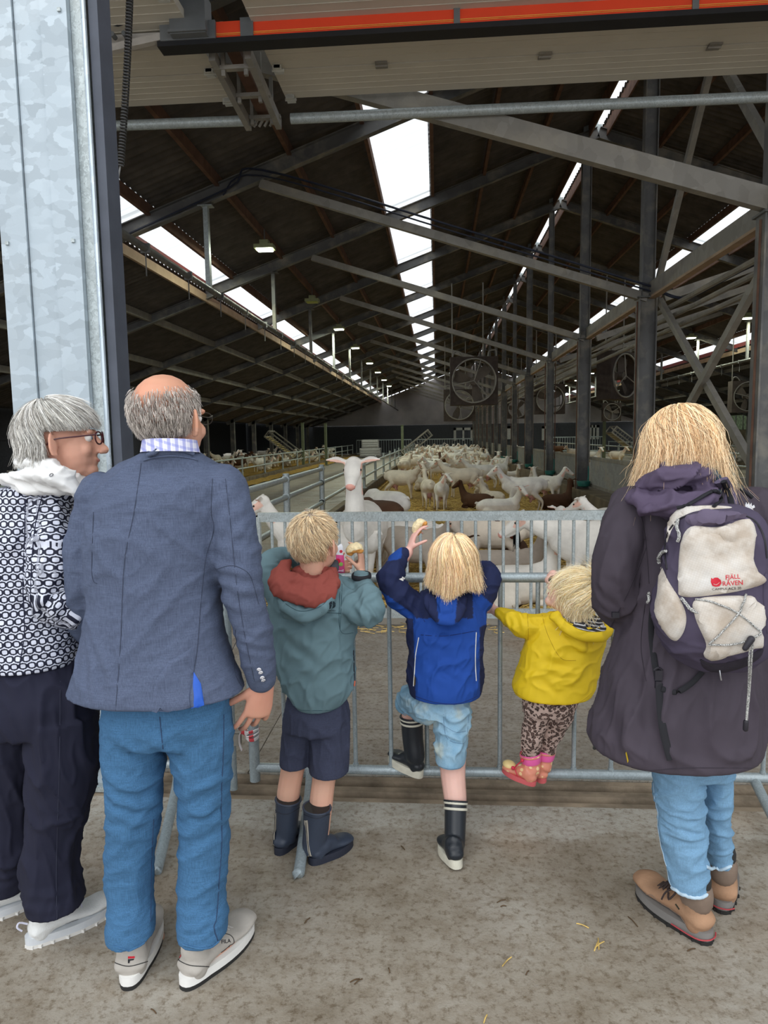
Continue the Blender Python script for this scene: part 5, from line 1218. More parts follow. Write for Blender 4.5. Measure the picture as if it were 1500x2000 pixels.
# trousers
M_navy=fabric('navy_trousers',(.019,.020,.038),.85,1300,.35,.1)
mb=MB()
mb.col([(-35,140,1290,2,.11),(-30,182,1350,2,.135),(-28,188,1400,2,.145),(-15,186,1450,2,.13)],28,3,2.2)
mb.col([(-22,84,1440,2.02,.11),(-20,70,1550,2.03,.1),(-12,66,1640,2.04,.09),(-6,64,1710,2.05,.085),(-12,62,1758,2.06,.09)],24,3)
mb.col([(62,187,1420,1.98,.115),(62,184,1520,1.98,.105),(60,172,1600,1.98,.095),(57,152,1660,1.98,.088),(53,147,1720,1.98,.09),(55,155,1770,1.97,.095),(64,163,1800,1.96,.095)],24,3)
ff=addf(bandfold(W(100,1780,1.9),(.2,0,1),.045,.006,.12),bandfold(W(20,1730,1.96),(.2,0,1),.045,.005,.1))
organic('trousers',mb,M_navy,lady,.007,3,cloth(.005,.005,4,(11,11,3),.1,2,ff),key='lt')
seam('pressed_seam',[(118,1330),(116,1500),(112,1620),(110,1720),(112,1800)],'lt',.0012,plain('navy_seam',(.03,.032,.055),.9),lady,.0003)
M_wmesh=plain('white_mesh_shoe',(.70,.71,.70),.8,0,.05,60,.6,260,.002)
def lshoe(px,py,yaw,nm):
    h=G(px,py); o,T=shoe(lady,h,yaw,.265,.095,.06,M_wmesh,plain('cream_white_sole',(.72,.71,.68),.6),.03,plain('pale_grey_foam',(.62,.65,.68),.6),name='trainer',key=nm,tread=2)
    l=MB()
    for k in range(3): l.tube([T(.12+.017*k,-.024,.074-.006*k),T(.125+.017*k,0,.085-.008*k),T(.12+.017*k,.024,.074-.006*k)],.0024,6,2)
    l.tube([T(.0,-.008,.07),T(-.022,-.008,.085),T(-.03,-.004,.075),T(-.018,0,.06)],.003,6,3)
    l.build('laces',plain('lilac_white_lace',(.66,.66,.78),.8),o,True); return o,T
oL,TL=lshoe(58,1848,yw((58,1848),(212,1778)),'ls1'); oR,TR=lshoe(-70,1812,yw((58,1848),(212,1778)),'ls2')
text_on('brand_print','S',141,1816,12,'ls1',plain('silver_print',(.42,.42,.44),.4),oL,-.25,.5,.02,sxk=2.2)
o_,T_=shoe(lady,G(108,1735),.75,.0001+.2,.08,.06,M_tr,M_ws,.025,None,name='trainer') if False else (None,None)
# ---------------------------------------------------------------- boy in the teal jacket
boy=empty('person',G(600,1675),'boy in a teal jacket with brick-red hood, navy shorts and navy rubber boots','person')
fb=frame(.42,.02); bc=W(616,1062,2.5)
BLOND=[(.58,.43,.26),(.68,.54,.35),(.46,.33,.20),(.76,.64,.45)]
mb=MB(); head(mb,bc,fb,.93,W(612,1150,2.52),.048,child=True)
mb.col([(570,650,1150,2.54,.06),(548,672,1190,2.54,.08),(552,672,1300,2.54,.08),(575,662,1370,2.54,.07),(580,655,1395,2.54,.06)],20,2)
mb.limb([W(668,1165,2.52),W(722,1190,2.46),W(706,1125,2.6)],[.036,.032,.024],12,4)
hand(mb,W(706,1118,2.62),(-.02,.12,1),(-1,.15,0.05),(-.2,-.9,.1),.74,(.35,.45,.5,.55),.5)
mb.limb([W(545,1150,2.54),W(528,1100,2.62),W(600,1098,2.78),W(648,1108,2.78)],[.036,.032,.026,.02],12,4)
hand(mb,W(648,1108,2.78),(1,.0,.05),(.1,-1,.3),(0,.1,1),.7,(.7,.8,.8,.8))
mb.limb([W(592,1400,2.54),W(572,1500,2.54),W(562,1560,2.53),W(556,1640,2.53)],[.062,.046,.044,.034],14,4)
mb.limb([W(648,1400,2.54),W(634,1510,2.52),W(626,1580,2.48),W(622,1660,2.46)],[.062,.046,.044,.034],14,4)
organic('body',mb,S_kid,boy,.0042,3); face_parts(bc,fb,.93,boy)
scalp('hair',bc,fb,.93,boy,(.50,.38,.24),(.081,.1,.094),.03,-.45,lambda x,y,z: (y>.3 and z<.45) or (y>-.05 and z<-.1),1.0)
strands('hair',bc,fb,.93,9000,boy,BLOND,(.022,.05),(.02,2.25),(.081,.1,.094),(.12,-.3),5,.001,1,swirl=.5,mess=.008,thmax=3,skip=lambda x,y,z:(y>.45 and z<.45) or (y>-.02 and z<-.08) or z<-.78 or (abs(x)>.72 and z<-.02 and y>-.4),spread=1.2)
M_hood=fabric('brick_red_jersey',(.30,.075,.06),.95,800,.5,.1)
mb=MB()
mb.limb([W(548,1120,2.42),W(545,1140,2.40),W(572,1158,2.38),(W(610,1165,2.37)),W(643,1148,2.42),W(648,1118,2.48)],[(.03,.02),(.036,.022),(.04,.024),(.04,.024),(.034,.022),(.02,.015)],14,4)
mb.limb([W(560,1100,2.46),W(552,1120,2.42),W(580,1135,2.4),W(618,1140,2.4),W(645,1122,2.45)],[(.018,.014),(.024,.018),(.026,.018),(.026,.018),(.02,.015)],14,4)
mb.col([(560,645,1165,2.5,.08),(568,642,1130,2.5,.072),(575,638,1110,2.5,.062)],20,3)
organic('hoodie_hood',mb,M_hood,boy,.0055,3,cloth(.003,.004,8,(10,10,16),.4,7))
M_teal=fabric('teal_softshell',(.150,.240,.272),.8,1500,.45,.08)
mb=MB()
mb.col([(545,660,1130,2.54,.085),(530,690,1150,2.54,.105),(528,696,1185,2.54,.118),(532,694,1230,2.54,.125),(536,692,1290,2.54,.13),(545,692,1335,2.54,.132),(558,688,1365,2.54,.128),(572,676,1385,2.54,.118),(580,665,1392,2.54,.11)],32,3,2.2)
mb.limb([W(664,1165,2.53),W(700,1192,2.48),W(722,1193,2.46),W(718,1165,2.49),W(706,1128,2.58)],[(.052,.056),(.056,.056),(.05,.052),(.042,.044),(.034,.036)],16,4)
mb.limb([W(545,1160,2.54),W(528,1122,2.56),W(532,1092,2.62),W(575,1088,2.72),W(615,1100,2.78)],[(.052,.056),(.048,.05),(.042,.042),(.036,.036),(.03,.03)],16,4)
# hood bag
mb.limb([W(540,1150,2.42),W(570,1185,2.38),W(600,1200,2.37),W(635,1175,2.39),W(655,1145,2.44)],[(.02,.018),(.032,.022),(.036,.025),(.028,.02),(.018,.015)],14,4)
mb.limb([W(570,1190,2.4),W(597,1218,2.4)],[(.04,.02),(.012,.01)],14,3)
ff=addf(bandfold(W(722,1195,2.43),(1,0,.6),.035,.006,.09),bandfold(W(600,1270,2.42),(1,0,1.2),.07,.004,.16),bandfold(W(620,1380,2.44),(1,0,0),.025,.004,.06),bandfold(W(535,1110,2.56),(.4,0,1),.03,.004,.07),bandfold(W(650,1210,2.42),(1,0,.8),.045,.004,.09))
organic('teal_jacket',mb,M_teal,boy,.0055,3,cloth(.005,.005,6,(9,9,5),-.6,4,ff),key='tj')
sm=MB()
for pts in ([(545,1135),(545,1165),(575,1190),(600,1193),(632,1180),(652,1150)],[(628,1196),(665,1198)],[(668,1140),(666,1190),(664,1232)],[(664,1150),(664,1230),(690,1236)],[(572,1386),(620,1388),(666,1386)]): seam('',pts,'tj',.0012,None,None,.0003,4,build=False,mb=sm)
sm.build('stitching',plain('teal_seam',(.05,.10,.12),.9),boy,True)
seam('side_zip',[(690,1270),(691,1300),(692,1330)],'tj',.0025,plain('navy_zip',(.02,.025,.04),.5),boy,.001); seam('zip_pull',[(692,1330),(694,1338)],'tj',.0028,plain('orange_pull',(.55,.12,.06),.5),boy,.003)
# chest emblem
M_ink=plain('dark_teal_print',(.012,.02,.03),.5); c_=(649,1181)
def disc(c,r,a0=0,a1=6.283,n=20,sx=1): return [(c[0]+r*sx*math.cos(a0+(a1-a0)*i/n),c[1]+r*math.sin(a0+(a1-a0)*i/n)) for i in range(n+(1 if a1-a0<6 else 0))]
for k in range(4):
    if k==1: continue
    a=k*math.pi/2+math.pi*.0; o_=(c_[0]+.5*(1 if k in (0,3) else -1),c_[1]+.5*(1 if k<2 else -1))
    patch('emblem',[o_]+disc(o_,6.2,a+.03,a+math.pi/2-.03,8),'tj',.0003,M_ink,boy,3,1,smoothpoly=False)
patch('emblem',[(c_[0]-6,c_[1]-2),(c_[0]-1,c_[1]+1),(c_[0]-1,c_[1]+9),(c_[0]-6,c_[1]+9)],'tj',.0003,M_ink,boy,3,1,smoothpoly=False)
text_on('emblem_word','PROTEST',648,1194,2.6,'tj',M_ink,boy,.1)
h=MB(); a=W(706,1125,2.56); h.tube([a+Vector((.034*math.cos(t),.036*math.sin(t),.004*math.sin(t))) for t in [i*.5236 for i in range(13)]],[(.010,.004)]*13,8,2,side=(0,0,1)); h.build('cuff_strap',plain('black_velcro',(.015,.015,.02),.8),boy,True)
mb=MB(); mb.limb([W(642,1128,2.5),W(652,1112,2.52),W(655,1098,2.56)],[(.014,.02),(.018,.02),(.012,.01)],12,3); mb.build('jacket_collar',plain('charcoal_collar',(.06,.065,.08),.8),boy,True)
M_nshort=fabric('navy_sweat_shorts',(.048,.054,.09),.98,900,.5,.15,.3)
mb=MB(); mb.col([(568,668,1360,2.54,.09),(556,680,1405,2.54,.108),(552,682,1440,2.54,.112)],26,3,2.2)
mb.col([(552,618,1430,2.54,.085),(550,610,1470,2.54,.082),(548,606,1507,2.54,.08)],22,3); mb.col([(608,682,1430,2.53,.085),(606,682,1480,2.52,.082),(605,681,1524,2.51,.08)],22,3)
organic('shorts',mb,M_nshort,boy,.0055,2,cloth(.004,.004,6,(10,10,4),.2,8),key='bs')
M_nb=plain('navy_rubber',(.038,.050,.078),.42,0,.12,6,.15,40); M_nbd=plain('dark_navy_sole',(.02,.024,.04),.6)
def boot(root,pts,yaw,heel,L,Wd,H,mat,sole,rs,name='rubber_boot',top_open=True,soleH=.02,key=None,pitch=0):
    "pts: shaft centre line from rim to ankle; heel: sole heel point"
    f=Vector((math.sin(yaw),math.cos(yaw),0)); r=Vector((math.cos(yaw),-math.sin(yaw),0)); u=Vector((0,0,1))
    if pitch: q=Matrix.Rotation(pitch,3,r); f=q@f; u=q@u
    T=lambda a,b,c: Vector(heel)+f*a+r*b+u*c
    mb=MB(); mb.tube(list(pts)+[T(L*.24,0,soleH+H*.75),T(L*.25,0,soleH+H*.3)],list(rs)+[(Wd*.46,L*.21),(Wd*.44,L*.22)],22,3,r)
    mb.limb([T(.28*L,0,soleH+H*.85),T(.5*L,0,soleH+H*.5)],[(Wd*.40,H*.4),(Wd*.4,H*.4)],14,3,r); mb.limb([T(.16*L,0,soleH+.01),T(.16*L,0,soleH+H*.7)],[(Wd*.42,L*.14),(Wd*.43,L*.14)],14,2,r)
    prof=[(.08,.40,.7),(.2,.44,.95),(.38,.42,.88),(.52,.44,.68),(.68,.5,.56),(.82,.48,.5),(.92,.38,.4)]
    mb.limb([T(a*L,0,soleH+max(h*H*.5,.01)) for a,w_,h in prof],[(w_*Wd,max(h*H*.5,.01)) for a,w_,h in prof],18,3,r)
    o=organic(name,mb,mat,root,.0045,3,key=key)
    sb=MB(); n=32; out=[]
    for i in range(n):
        a=2*math.pi*i/n; x=.5-.5*math.cos(a); wd=.42+.08*math.sin(max(0,x-.3)*4.4); out.append((x*L*1.02-.006,math.copysign(abs(math.sin(a))**.75,math.sin(a))*wd*Wd*1.08))
    q=[T(a,b,0) for a,b in out]+[T(a,b,soleH) for a,b in out]+[T(a*.99+.001,b*.97,soleH+.008) for a,b in out]
    sb.add(q,[tuple(range(n-1,-1,-1)),tuple(range(2*n,3*n))]+[(i,(i+1)%n,n+(i+1)%n,n+i) for i in range(n)]+[(n+i,n+(i+1)%n,2*n+(i+1)%n,2*n+i) for i in range(n)]); sb.build('sole',sole,o,True)
    rim=MB(); p0=Vector(pts[0]); d=(Vector(pts[1])-p0).normalized(); r0=rs[0] if isinstance(rs[0],tuple) else (rs[0],rs[0]); side=(r-d*r.dot(d)).normalized(); v=d.cross(side)
    rim.tube([p0+side*(r0[0]*1.01)*math.cos(a)+v*(r0[1]*1.01)*math.sin(a)-d*.002 for a in [i*math.pi/10 for i in range(21)]],.0042,8,1); rim=rim.build('rim',mat,o,True)
    inn=MB(); inn.tube([p0-d*.0035,p0+d*.0005],[(r0[0]*.93,r0[1]*.93)]*2,20,1,side); inn.build('opening',M_bs,o,True)
    return o,T
o,T=boot(boy,[W(563,1562,2.51),W(560,1600,2.51),W(556,1640,2.51)],.3,G(543,1670),.185,.078,.06,M_nb,M_nbd,[(.047,.05),(.044,.048),(.042,.046)],key='b1')
o2,T2=boot(boy,[W(619,1578,2.44),W(617,1620,2.44),W(614,1655,2.44)],.75,G(607,1688),.20,.082,.06,M_nb,M_nbd,[(.052,.05),(.047,.048),(.043,.046)],key='b2')
M_refl=plain('beige_reflector',(.45,.41,.34),.5)
patch('reflector',[(533,1588),(540,1588),(538,1658),(529,1656)],'b1',.001,M_refl,o,4,2,smoothpoly=False); patch('reflector',[(594,1602),(601,1602),(609,1672),(601,1678)],'b2',.001,M_refl,o2,4,2,smoothpoly=False)
for kk,pp,ps in (('b1',o,[(536,1592),(534,1654)]),('b2',o2,[(598,1606),(605,1674)])): seam('reflector_line',[ps[0],((ps[0][0]+ps[1][0])/2,(ps[0][1]+ps[1][1])/2),ps[1]],kk,.0012,M_bs,pp,.002)
for kk,pp,ps in (('b1',o,[(532,1582),(560,1590),(588,1575)]),('b2',o2,[(592,1590),(618,1598),(648,1588)])): seam('collar_band',ps,kk,.0016,M_nbd,pp,.0005)
# bread and juice pouch
def breadmat():
    t=NT('bread'); at=t.n('ShaderNodeAttribute',attribute_name='Col').outputs['Color']; return t.out(t.mix(.5,at,t.ramp(t.noise(120,4),[(.3,(.35,.35,.35)),(.7,(1,1,1))]),'MULTIPLY'),.8,0,t.noise(160,4),.6,.004)
M_bread=breadmat()
def bread(c,s,ax,label):
    c=Vector(c); ax=Vector(ax).normalized(); sd=Vector((0,1,0)); up_=ax.cross(sd); mb=MB()
    pts=[c+ax*s*.5*math.sin(a)+up_*s*.35*math.cos(a) for a in (-1.5,-.9,-.3,.3,.9,1.5)]
    mb.limb(pts,[(.008,.012),(.016,.02),(.02,.022),(.02,.022),(.016,.02),(.007,.01)],14,3); mb.limb([p-up_*.008 for p in pts[1:-1]],[.013]*4,12,3)
    o=organic('bread_piece',mb,M_bread,None,.003,2,lambda p,n:.0035*noise.noise(p*60),lambda p:(.98,.82,.5) if (p-c).dot(up_)>s*.1+.01*noise.noise(p*50) else (.80,.36,.08)); tag(o,label,'bread'); return o
bread(W(694,1079,2.58),.05,(1,0,.25),'torn bread roll held up in the hand of the boy in the teal jacket')
pc=W(664,1092,2.76); ju=empty('juice_pouch',pc,'pink and white juice pouch in front of the boy in the teal jacket','pouch')
pw=RR(17,2.76)/2; ph=RR(56,2.76)/2
def pouchmat():
    t=NT('pouch_print'); sp=t.n('ShaderNodeSeparateXYZ'); t.set(sp.inputs[0],t.co); z=sp.outputs['Z']
    c=t.mix(t.math('GREATER_THAN',t.math('ADD',z,t.math('MULTIPLY',t.noise(20,1),.02)),.028),(.80,.10,.32),(.75,.76,.80)); return t.out(c,.3)
mb=MB(); mb.tube([pc+Vector((0,0,-ph)),pc+Vector((0,0,-ph*.85)),pc+Vector((0,0,0)),pc+Vector((0,0,ph*.8)),pc+Vector((-.004,0,ph))],[(pw*1.05,.003),(pw*1.05,.009),(pw,.013),(pw*.85,.007),(pw*.7,.002)],20,3,(1,0,0)); mb.build('pouch_body',pouchmat(),ju,True)
BV['pouch']=BVHTree.FromPolygons([Vector(v) for v in mb.v],[f for f in mb.f])
M_pr=plain('pouch_red',(.6,.02,.05),.4); M_pg=plain('pouch_green',(.3,.55,.12),.4)
patch('fruit_print',disc((660,1096),5,n=14),'pouch',.0004,M_pr,ju,3,1,smoothpoly=False); patch('fruit_print',disc((666,1102),4,n=12),'pouch',.0006,M_pg,ju,3,1,smoothpoly=False); patch('logo_print',disc((666,1077),3,n=12),'pouch',.0006,M_pr,ju,3,1,smoothpoly=False)
patch('white_base_band',[(657,1112),(671,1112),(671,1117),(657,1117)],'pouch',.0004,plain('lilac_white',(.8,.6,.75),.4),ju,3,1,smoothpoly=False)
# ---------------------------------------------------------------- child in the blue jacket
kid=empty('person',G(878,1690),'long-haired blond child in a blue and navy jacket, one boot on the rail','person')
fk=frame(.1,.08); kc=W(886,1098,2.66)
mb=MB(); head(mb,kc,fk,.86,W(880,1180,2.68),.045,child=True)
mb.col([(840,915,1175,2.69,.06),(812,928,1210,2.69,.08),(812,928,1300,2.67,.08),(822,908,1350,2.66,.07),(830,900,1380,2.66,.06)],20,2)
mb.limb([W(812,1190,2.69),W(768,1130,2.66),W(797,1078,2.74)],[.036,.03,.022],12,4)
hand(mb,W(799,1074,2.75),(.35,.1,1),(.95,.25,-.3),(.4,-.85,-.2),.70,(.3,.4,.5,.6),.5)
mb.limb([W(930,1185,2.69),W(958,1120,2.74),W(928,1116,2.84)],[.036,.03,.022],12,4); hand(mb,W(926,1116,2.84),(-.9,.3,.1),(0,-.2,-1),(0,-1,0),.66,(.5,.6,.6,.6))
mb.limb([W(835,1380,2.66),W(806,1385,2.82),W(805,1440,2.83),W(809,1478,2.82)],[.06,.046,.036,.03],14,4)
mb.limb([W(885,1390,2.64),W(884,1500,2.6),W(890,1570,2.54),W(889,1640,2.48)],[.066,.05,.042,.032],14,4)
organic('body',mb,S_pale,kid,.0042,3); face_parts(kc,fk,.86,kid)
BL2=[(.66,.49,.27),(.78,.62,.38),(.55,.38,.20),(.88,.74,.50),(.72,.50,.34)]
scalp('hair',kc,fk,.86,kid,(.52,.37,.22),(.085,.103,.096),.03,-.4,lambda x,y,z: (y>.4 and z<.5),1.04)
strands('hair',kc,fk,.86,7500,kid,BL2,(.17,.27),(.03,1.3),(.09,.108,.1),(.05,-.1),11,.0013,1,swirl=.35,mess=.02,thmax=1.62,lift=1.02,phi=(.8,5.5),cut=lambda p:p.z<W(0,1150+16*noise.noise(Vector((p.x*14,0,0))),2.66).z,spread=3)
M_kj=fabric('blue_navy_softshell',(1,1,1),.75,1500,.4,.12,0,True)
BLU=(.018,.075,.36); NAV=(.020,.028,.085)
mb=MB()
mb.col([(838,920,1158,2.69,.07),(812,936,1178,2.69,.09),(798,948,1205,2.69,.105),(796,946,1240,2.685,.112),(797,942,1290,2.68,.12),(796,942,1330,2.675,.13),(797,942,1355,2.67,.136),(800,940,1374,2.67,.136)],32,3,2.2)
mb.limb([W(822,1190,2.69),W(785,1168,2.66),W(762,1135,2.65),W(772,1108,2.68),W(788,1084,2.73)],[(.05,.05),(.052,.05),(.05,.046),(.042,.04),(.032,.032)],16,4)
mb.limb([W(922,1190,2.69),W(945,1160,2.70),W(955,1122,2.74),W(935,1112,2.82)],[(.046,.05),(.046,.046),(.04,.04),(.03,.03)],16,4)
mb.limb([W(840,1168,2.6),W(852,1195,2.56),W(872,1207,2.55),W(893,1192,2.56),W(905,1168,2.6)],[(.02,.016),(.03,.02),(.032,.022),(.03,.02),(.02,.016)],14,4)
mb.limb([W(872,1160,2.58),W(873,1190,2.55)],[(.05,.02),(.035,.022)],14,3)
ff=addf(bandfold(W(870,1240,2.57),(.15,0,1),.05,.004,.1),bandfold(W(870,1310,2.56),(1,0,1.4),.06,.0035,.12),bandfold(W(770,1120,2.62),(1,0,-.3),.028,.004,.07),bandfold(W(800,1200,2.6),(1,0,.7),.04,.004,.07))
vc=W(872,1150,2.6)
def kcol(p):
    # yoke and sleeves navy, trunk royal blue with navy side panels, blue under-sleeves and cuff
    x=p.x-vc.x; z=p.z-vc.z
    if z<-.40+.0 and False: return BLU
    if (x<-.105-.06*(z+.1)*0 and z<-.125 and z>-.6) and x<-.128+.03*(-z-.125): return NAV
    if x>.125-.0*(z) and z<-.15: return NAV
    if x<-.17 and z>.105+.2*(x+.17): return BLU
    if x<-.1 and z<-.045-.85*(x+.2) and z>-.125+.0 and x>-.26: return BLU if z<-.06-.55*(x+.17) else NAV
    if x>.1 and z<-.02-.5*(x-.12)*2 and z>-.15: return BLU
    if z>-.105-.12*abs(x) :
        if abs(x)<.042-.12*abs(z) and z<-.0: return BLU
        return NAV
    return BLU
organic('blue_jacket',mb,M_kj,kid,.005,3,cloth(.004,.0045,7,(9,9,6),-.5,14,ff),kcol,key='kj')
M_pip=plain('white_piping',(.75,.75,.72),.6)
seam('piping',[(818,1245),(812,1280),(810,1310),(808,1340)],'kj',.0018,M_pip,kid,.001); seam('piping',[(930,1235),(928,1290),(930,1330)],'kj',.0018,M_pip,kid,.001)
sm=MB(); seam('',[(800,1178),(815,1190),(830,1215)],'kj',.001,None,None,.0003,4,build=False,mb=sm); seam('',[(812,1360),(850,1372),(895,1374),(932,1360)],'kj',.001,None,None,.0003,4,build=False,mb=sm); seam('',[(822,1240),(870,1242),(930,1232)],'kj',.001,None,None,.0003,4,build=False,mb=sm); sm.build('stitching',plain('deep_blue_seam',(.01,.02,.1),.9),kid,True)
patch('sleeve_print',[(779,1131),(786,1126),(794,1128),(787,1135)],'kj',.0005,M_pip,kid,3,1,smoothpoly=False); patch('side_tag',[(809,1322),(812,1322),(812,1338),(808,1338)],'kj',.0015,plain('black_gold_tag',(.08,.05,.01),.5),kid,3,1,smoothpoly=False)
dj=NT('washed_light_denim'); a=dj.ramp(dj.noise(9,3),[(.35,(.20,.40,.58)),(.6,(.33,.52,.66)),(.75,(.52,.58,.52))]); dj=dj.out(dj.mix(.35,a,dj.ramp(dj.noise(80,3,.7,stretch=(10,10,.5)),[(.35,(.45,.45,.45)),(.65,(1,1,1))]),'MULTIPLY'),.9,0,dj.noise(40,4),.4,.006)
mb=MB(); mb.col([(822,908,1335,2.66,.07),(812,914,1370,2.66,.088),(808,920,1410,2.66,.10)],26,3,2.2)
mb.limb([W(838,1380,2.66),W(816,1366,2.73),W(806,1372,2.83)],[(.07,.062),(.07,.064),(.066,.065)],18,4)
mb.col([(848,920,1385,2.65,.09),(849,917,1430,2.63,.085),(850,914,1470,2.61,.08),(850,909,1503,2.6,.076)],22,3)
organic('denim_shorts',mb,dj,kid,.0055,2,cloth(.004,.005,6,(9,9,12),.4,18),key='ks')
sm=MB()
for pts in ([(866,1395),(872,1440),(898,1452),(910,1445),(916,1395)],[(868,1418),(890,1430),(910,1428)],[(850,1495),(880,1502),(908,1498)]): seam('',pts,'ks',.0009,None,None,.0003,4,build=False,mb=sm)
sm.build('pocket_stitching',plain('denim_stitch',(.12,.2,.3),.9),kid,True)
M_bk=plain('black_rubber_boot',(.018,.022,.028),.35,0,.1,6,.12,30); M_cr=plain('cream_boot_sole',(.62,.60,.50),.6,0,.1,30)
def bands(o,pts,rs,ts,yaw):
    r=Vector((math.cos(yaw),-math.sin(yaw),0)); a=Vector(pts[0]);b=Vector(pts[1]); d=(b-a).normalized(); sd=(r-d*r.dot(d)).normalized(); v=d.cross(sd)
    for t in ts: q=a+d*t; MB().tube([q+(sd*rs[0]*math.cos(x)+v*rs[1]*math.sin(x))*1.015 for x in [i*math.pi/12 for i in range(25)]],[(.0045,.0018)]*25,8,1,side=d).build('cream_band',M_cr,o,True)
hz=bz0+.021
# raised boot on the rail, toe turned left; standing boot
sp_=[W(804,1400,2.83),W(806,1440,2.83),W(810,1475,2.82)]; hh=W(822,1519,2.80); hh.z=max(hh.z,0)
o,T=boot(kid,sp_,-.85,hh,.19,.075,.06,M_bk,M_cr,[(.046,.048),(.043,.046),(.041,.044)],soleH=.024,key='k1',pitch=.12); bands(o,sp_,(.047,.049),(.004,.022),-.85)
sp_=[W(890,1566,2.53),W(889,1610,2.495),W(888,1650,2.46)]
o,T=boot(kid,sp_,-.3,G(894,1697,.012),.175,.075,.06,M_bk,M_cr,[(.042,.044),(.040,.043),(.038,.042)],soleH=.024,key='k2',pitch=-.06); bands(o,sp_,(.043,.045),(.004,.024),-.3)
bread(W(824,1032,2.78),.055,(.55,0,.8),'crusty bread end held high in the hand of the blond child in blue')
# ---------------------------------------------------------------- toddler
tod=empty('person',W(1040,1500,2.86),'toddler in a yellow raincoat and leopard leggings hanging on the barrier','person'); tod.location.z=0
ft=( Vector((-.80,.22,.55)).normalized(),)
f_=ft[0]; r_=(f_.cross(Vector((0,0,1)))).normalized(); u_=r_.cross(f_); ft=(f_,r_,u_); tcn=W(1118,1160,2.72)
mb=MB(); head(mb,tcn,ft,.80,W(1128,1232,2.72),.042,child=True)
mb.col([(1090,1150,1232,2.74,.05),(1040,1150,1260,2.74,.07),(1030,1140,1330,2.73,.075),(1036,1116,1380,2.73,.06),(1045,1108,1400,2.73,.05)],18,2)
mb.limb([W(1060,1222,2.73),W(1010,1215,2.74),W(966,1192,2.82)],[.032,.028,.02],12,4)
tg=W(958,1186,2.84); hand(mb,W(969,1192,2.82),(-1,.25,.15),(-.1,1,.2),(.0,.1,1),.55,(.9,.9,.9,.9),.6,.08,.6)
mb.limb([W(1140,1240,2.74),W(1130,1180,2.84),W(1096,1132,2.86)],[.032,.028,.02],12,4); hand(mb,W(1096,1128,2.85),(-1,-.1,.25),(-.2,-.3,-1),(0,-1,0),.58,(1.1,1.2,1.2,1.2),.5,.02,.7); mb.sph(W(1080,1122,2.86),.02,10)
mb.limb([W(1050,1400,2.735),W(1040,1435,2.755),W(1037,1495,2.785)],[.04,.03,.024],12,4); mb.limb([W(1096,1400,2.745),W(1078,1430,2.79),W(1064,1495,2.825)],[.04,.03,.022],12,4)
organic('body',mb,S_pale,tod,.0038,3); face_parts(tcn,ft,.80,tod)
BL3=[(.80,.68,.42),(.90,.80,.56),(.70,.56,.32),(.95,.88,.68)]
scalp('hair',tcn,ft,.80,tod,(.62,.50,.32),(.083,.1,.094),.03,-.35,lambda x,y,z:(y>.2 and z<.7) or (y>-.1 and z<-.1),1.02)
strands('hair',tcn,ft,.80,3200,tod,BL3,(.10,.2),(.03,1.35),(.086,.104,.098),(0,-.75),9,.0011,1,swirl=.3,mess=.03,thmax=1.9,lift=1.02,phi=(0,6.28),skip=lambda x,y,z:(y>.22 and z<.7),spread=3)
strands('hair',tcn,ft,.80,900,tod,BL3,(.05,.10),(.0,.25),(.086,.104,.098),(0,-.75),7,.0011,1,swirl=1,mess=.05,thmax=1.0,lift=1.08,spread=8)
mb=MB()
for k in range(90):
    a=W(1090+random.gauss(0,14)+30,1195+random.gauss(0,6),2.66); b=W(1100+random.gauss(0,14)+22,1225+random.gauss(0,14),2.63); mb.tube([a,(a+b)/2+Vector((.008*random.gauss(0,1),0,.004)),b,b+Vector((.01*random.gauss(0,1),0,-random.uniform(.01,.06)))],.0008,3,3)
mb.build('loose_hair',plain('pale_blond_wisps',(.75,.62,.40),.5),tod)
M_yel=fabric('yellow_raincoat',(.80,.56,.012),.5,1500,.5,.05,0,False,.4)
mb=MB()
mb.col([(1075,1160,1208,2.73,.075),(1048,1178,1225,2.73,.095),(1030,1182,1255,2.73,.112),(1018,1176,1290,2.73,.12),(1008,1170,1330,2.73,.127),(1001,1161,1358,2.73,.132),(1004,1154,1374,2.73,.134)],30,3,2.15)
mb.limb([W(1062,1225,2.73),W(1028,1225,2.72),W(998,1208,2.76),W(977,1197,2.79)],[(.048,.052),(.046,.048),(.038,.04),(.028,.03)],16,4)
mb.limb([W(1140,1235,2.76),W(1135,1185,2.84),W(1100,1145,2.87)],[.045,.038,.026],14,4)
# hood hanging to the right
mb.limb([W(1085,1205,2.63),W(1110,1228,2.60),W(1145,1240,2.60),W(1180,1238,2.62),(W(1190,1222,2.66))],[(.018,.014),(.026,.018),(.03,.02),(.022,.016),(.012,.01)],14,4)
mb.limb([W(1120,1230,2.62),W(1135,1265,2.62)],[(.045,.02),(.02,.012)],14,3)
mb.limb([W(1178,1205,2.72),W(1188,1225,2.68)],[(.012,.02),(.01,.014)],10,3)
ff=addf(bandfold(W(1090,1290,2.62),(.1,0,1),.05,.005,.11),bandfold(W(1015,1220,2.70),(1,0,.3),.03,.005,.07),bandfold(W(1080,1340,2.62),(1,0,1.2),.055,.004,.1))
organic('yellow_raincoat',mb,M_yel,tod,.005,3,cloth(.004,.0045,6,(8,8,6),.6,22,ff),key='yr')
sm=MB()
for pts in ([(1005,1352),(1040,1372),(1085,1380),(1130,1372),(1155,1354)],[(1058,1198),(1070,1240),(1095,1285),(1125,1290)],[(1030,1200),(1032,1235),(1030,1262)]): seam('',pts,'yr',.001,None,None,.0003,4,build=False,mb=sm)
sm.build('stitching',plain('ochre_seam',(.45,.28,.01),.9),tod,True)
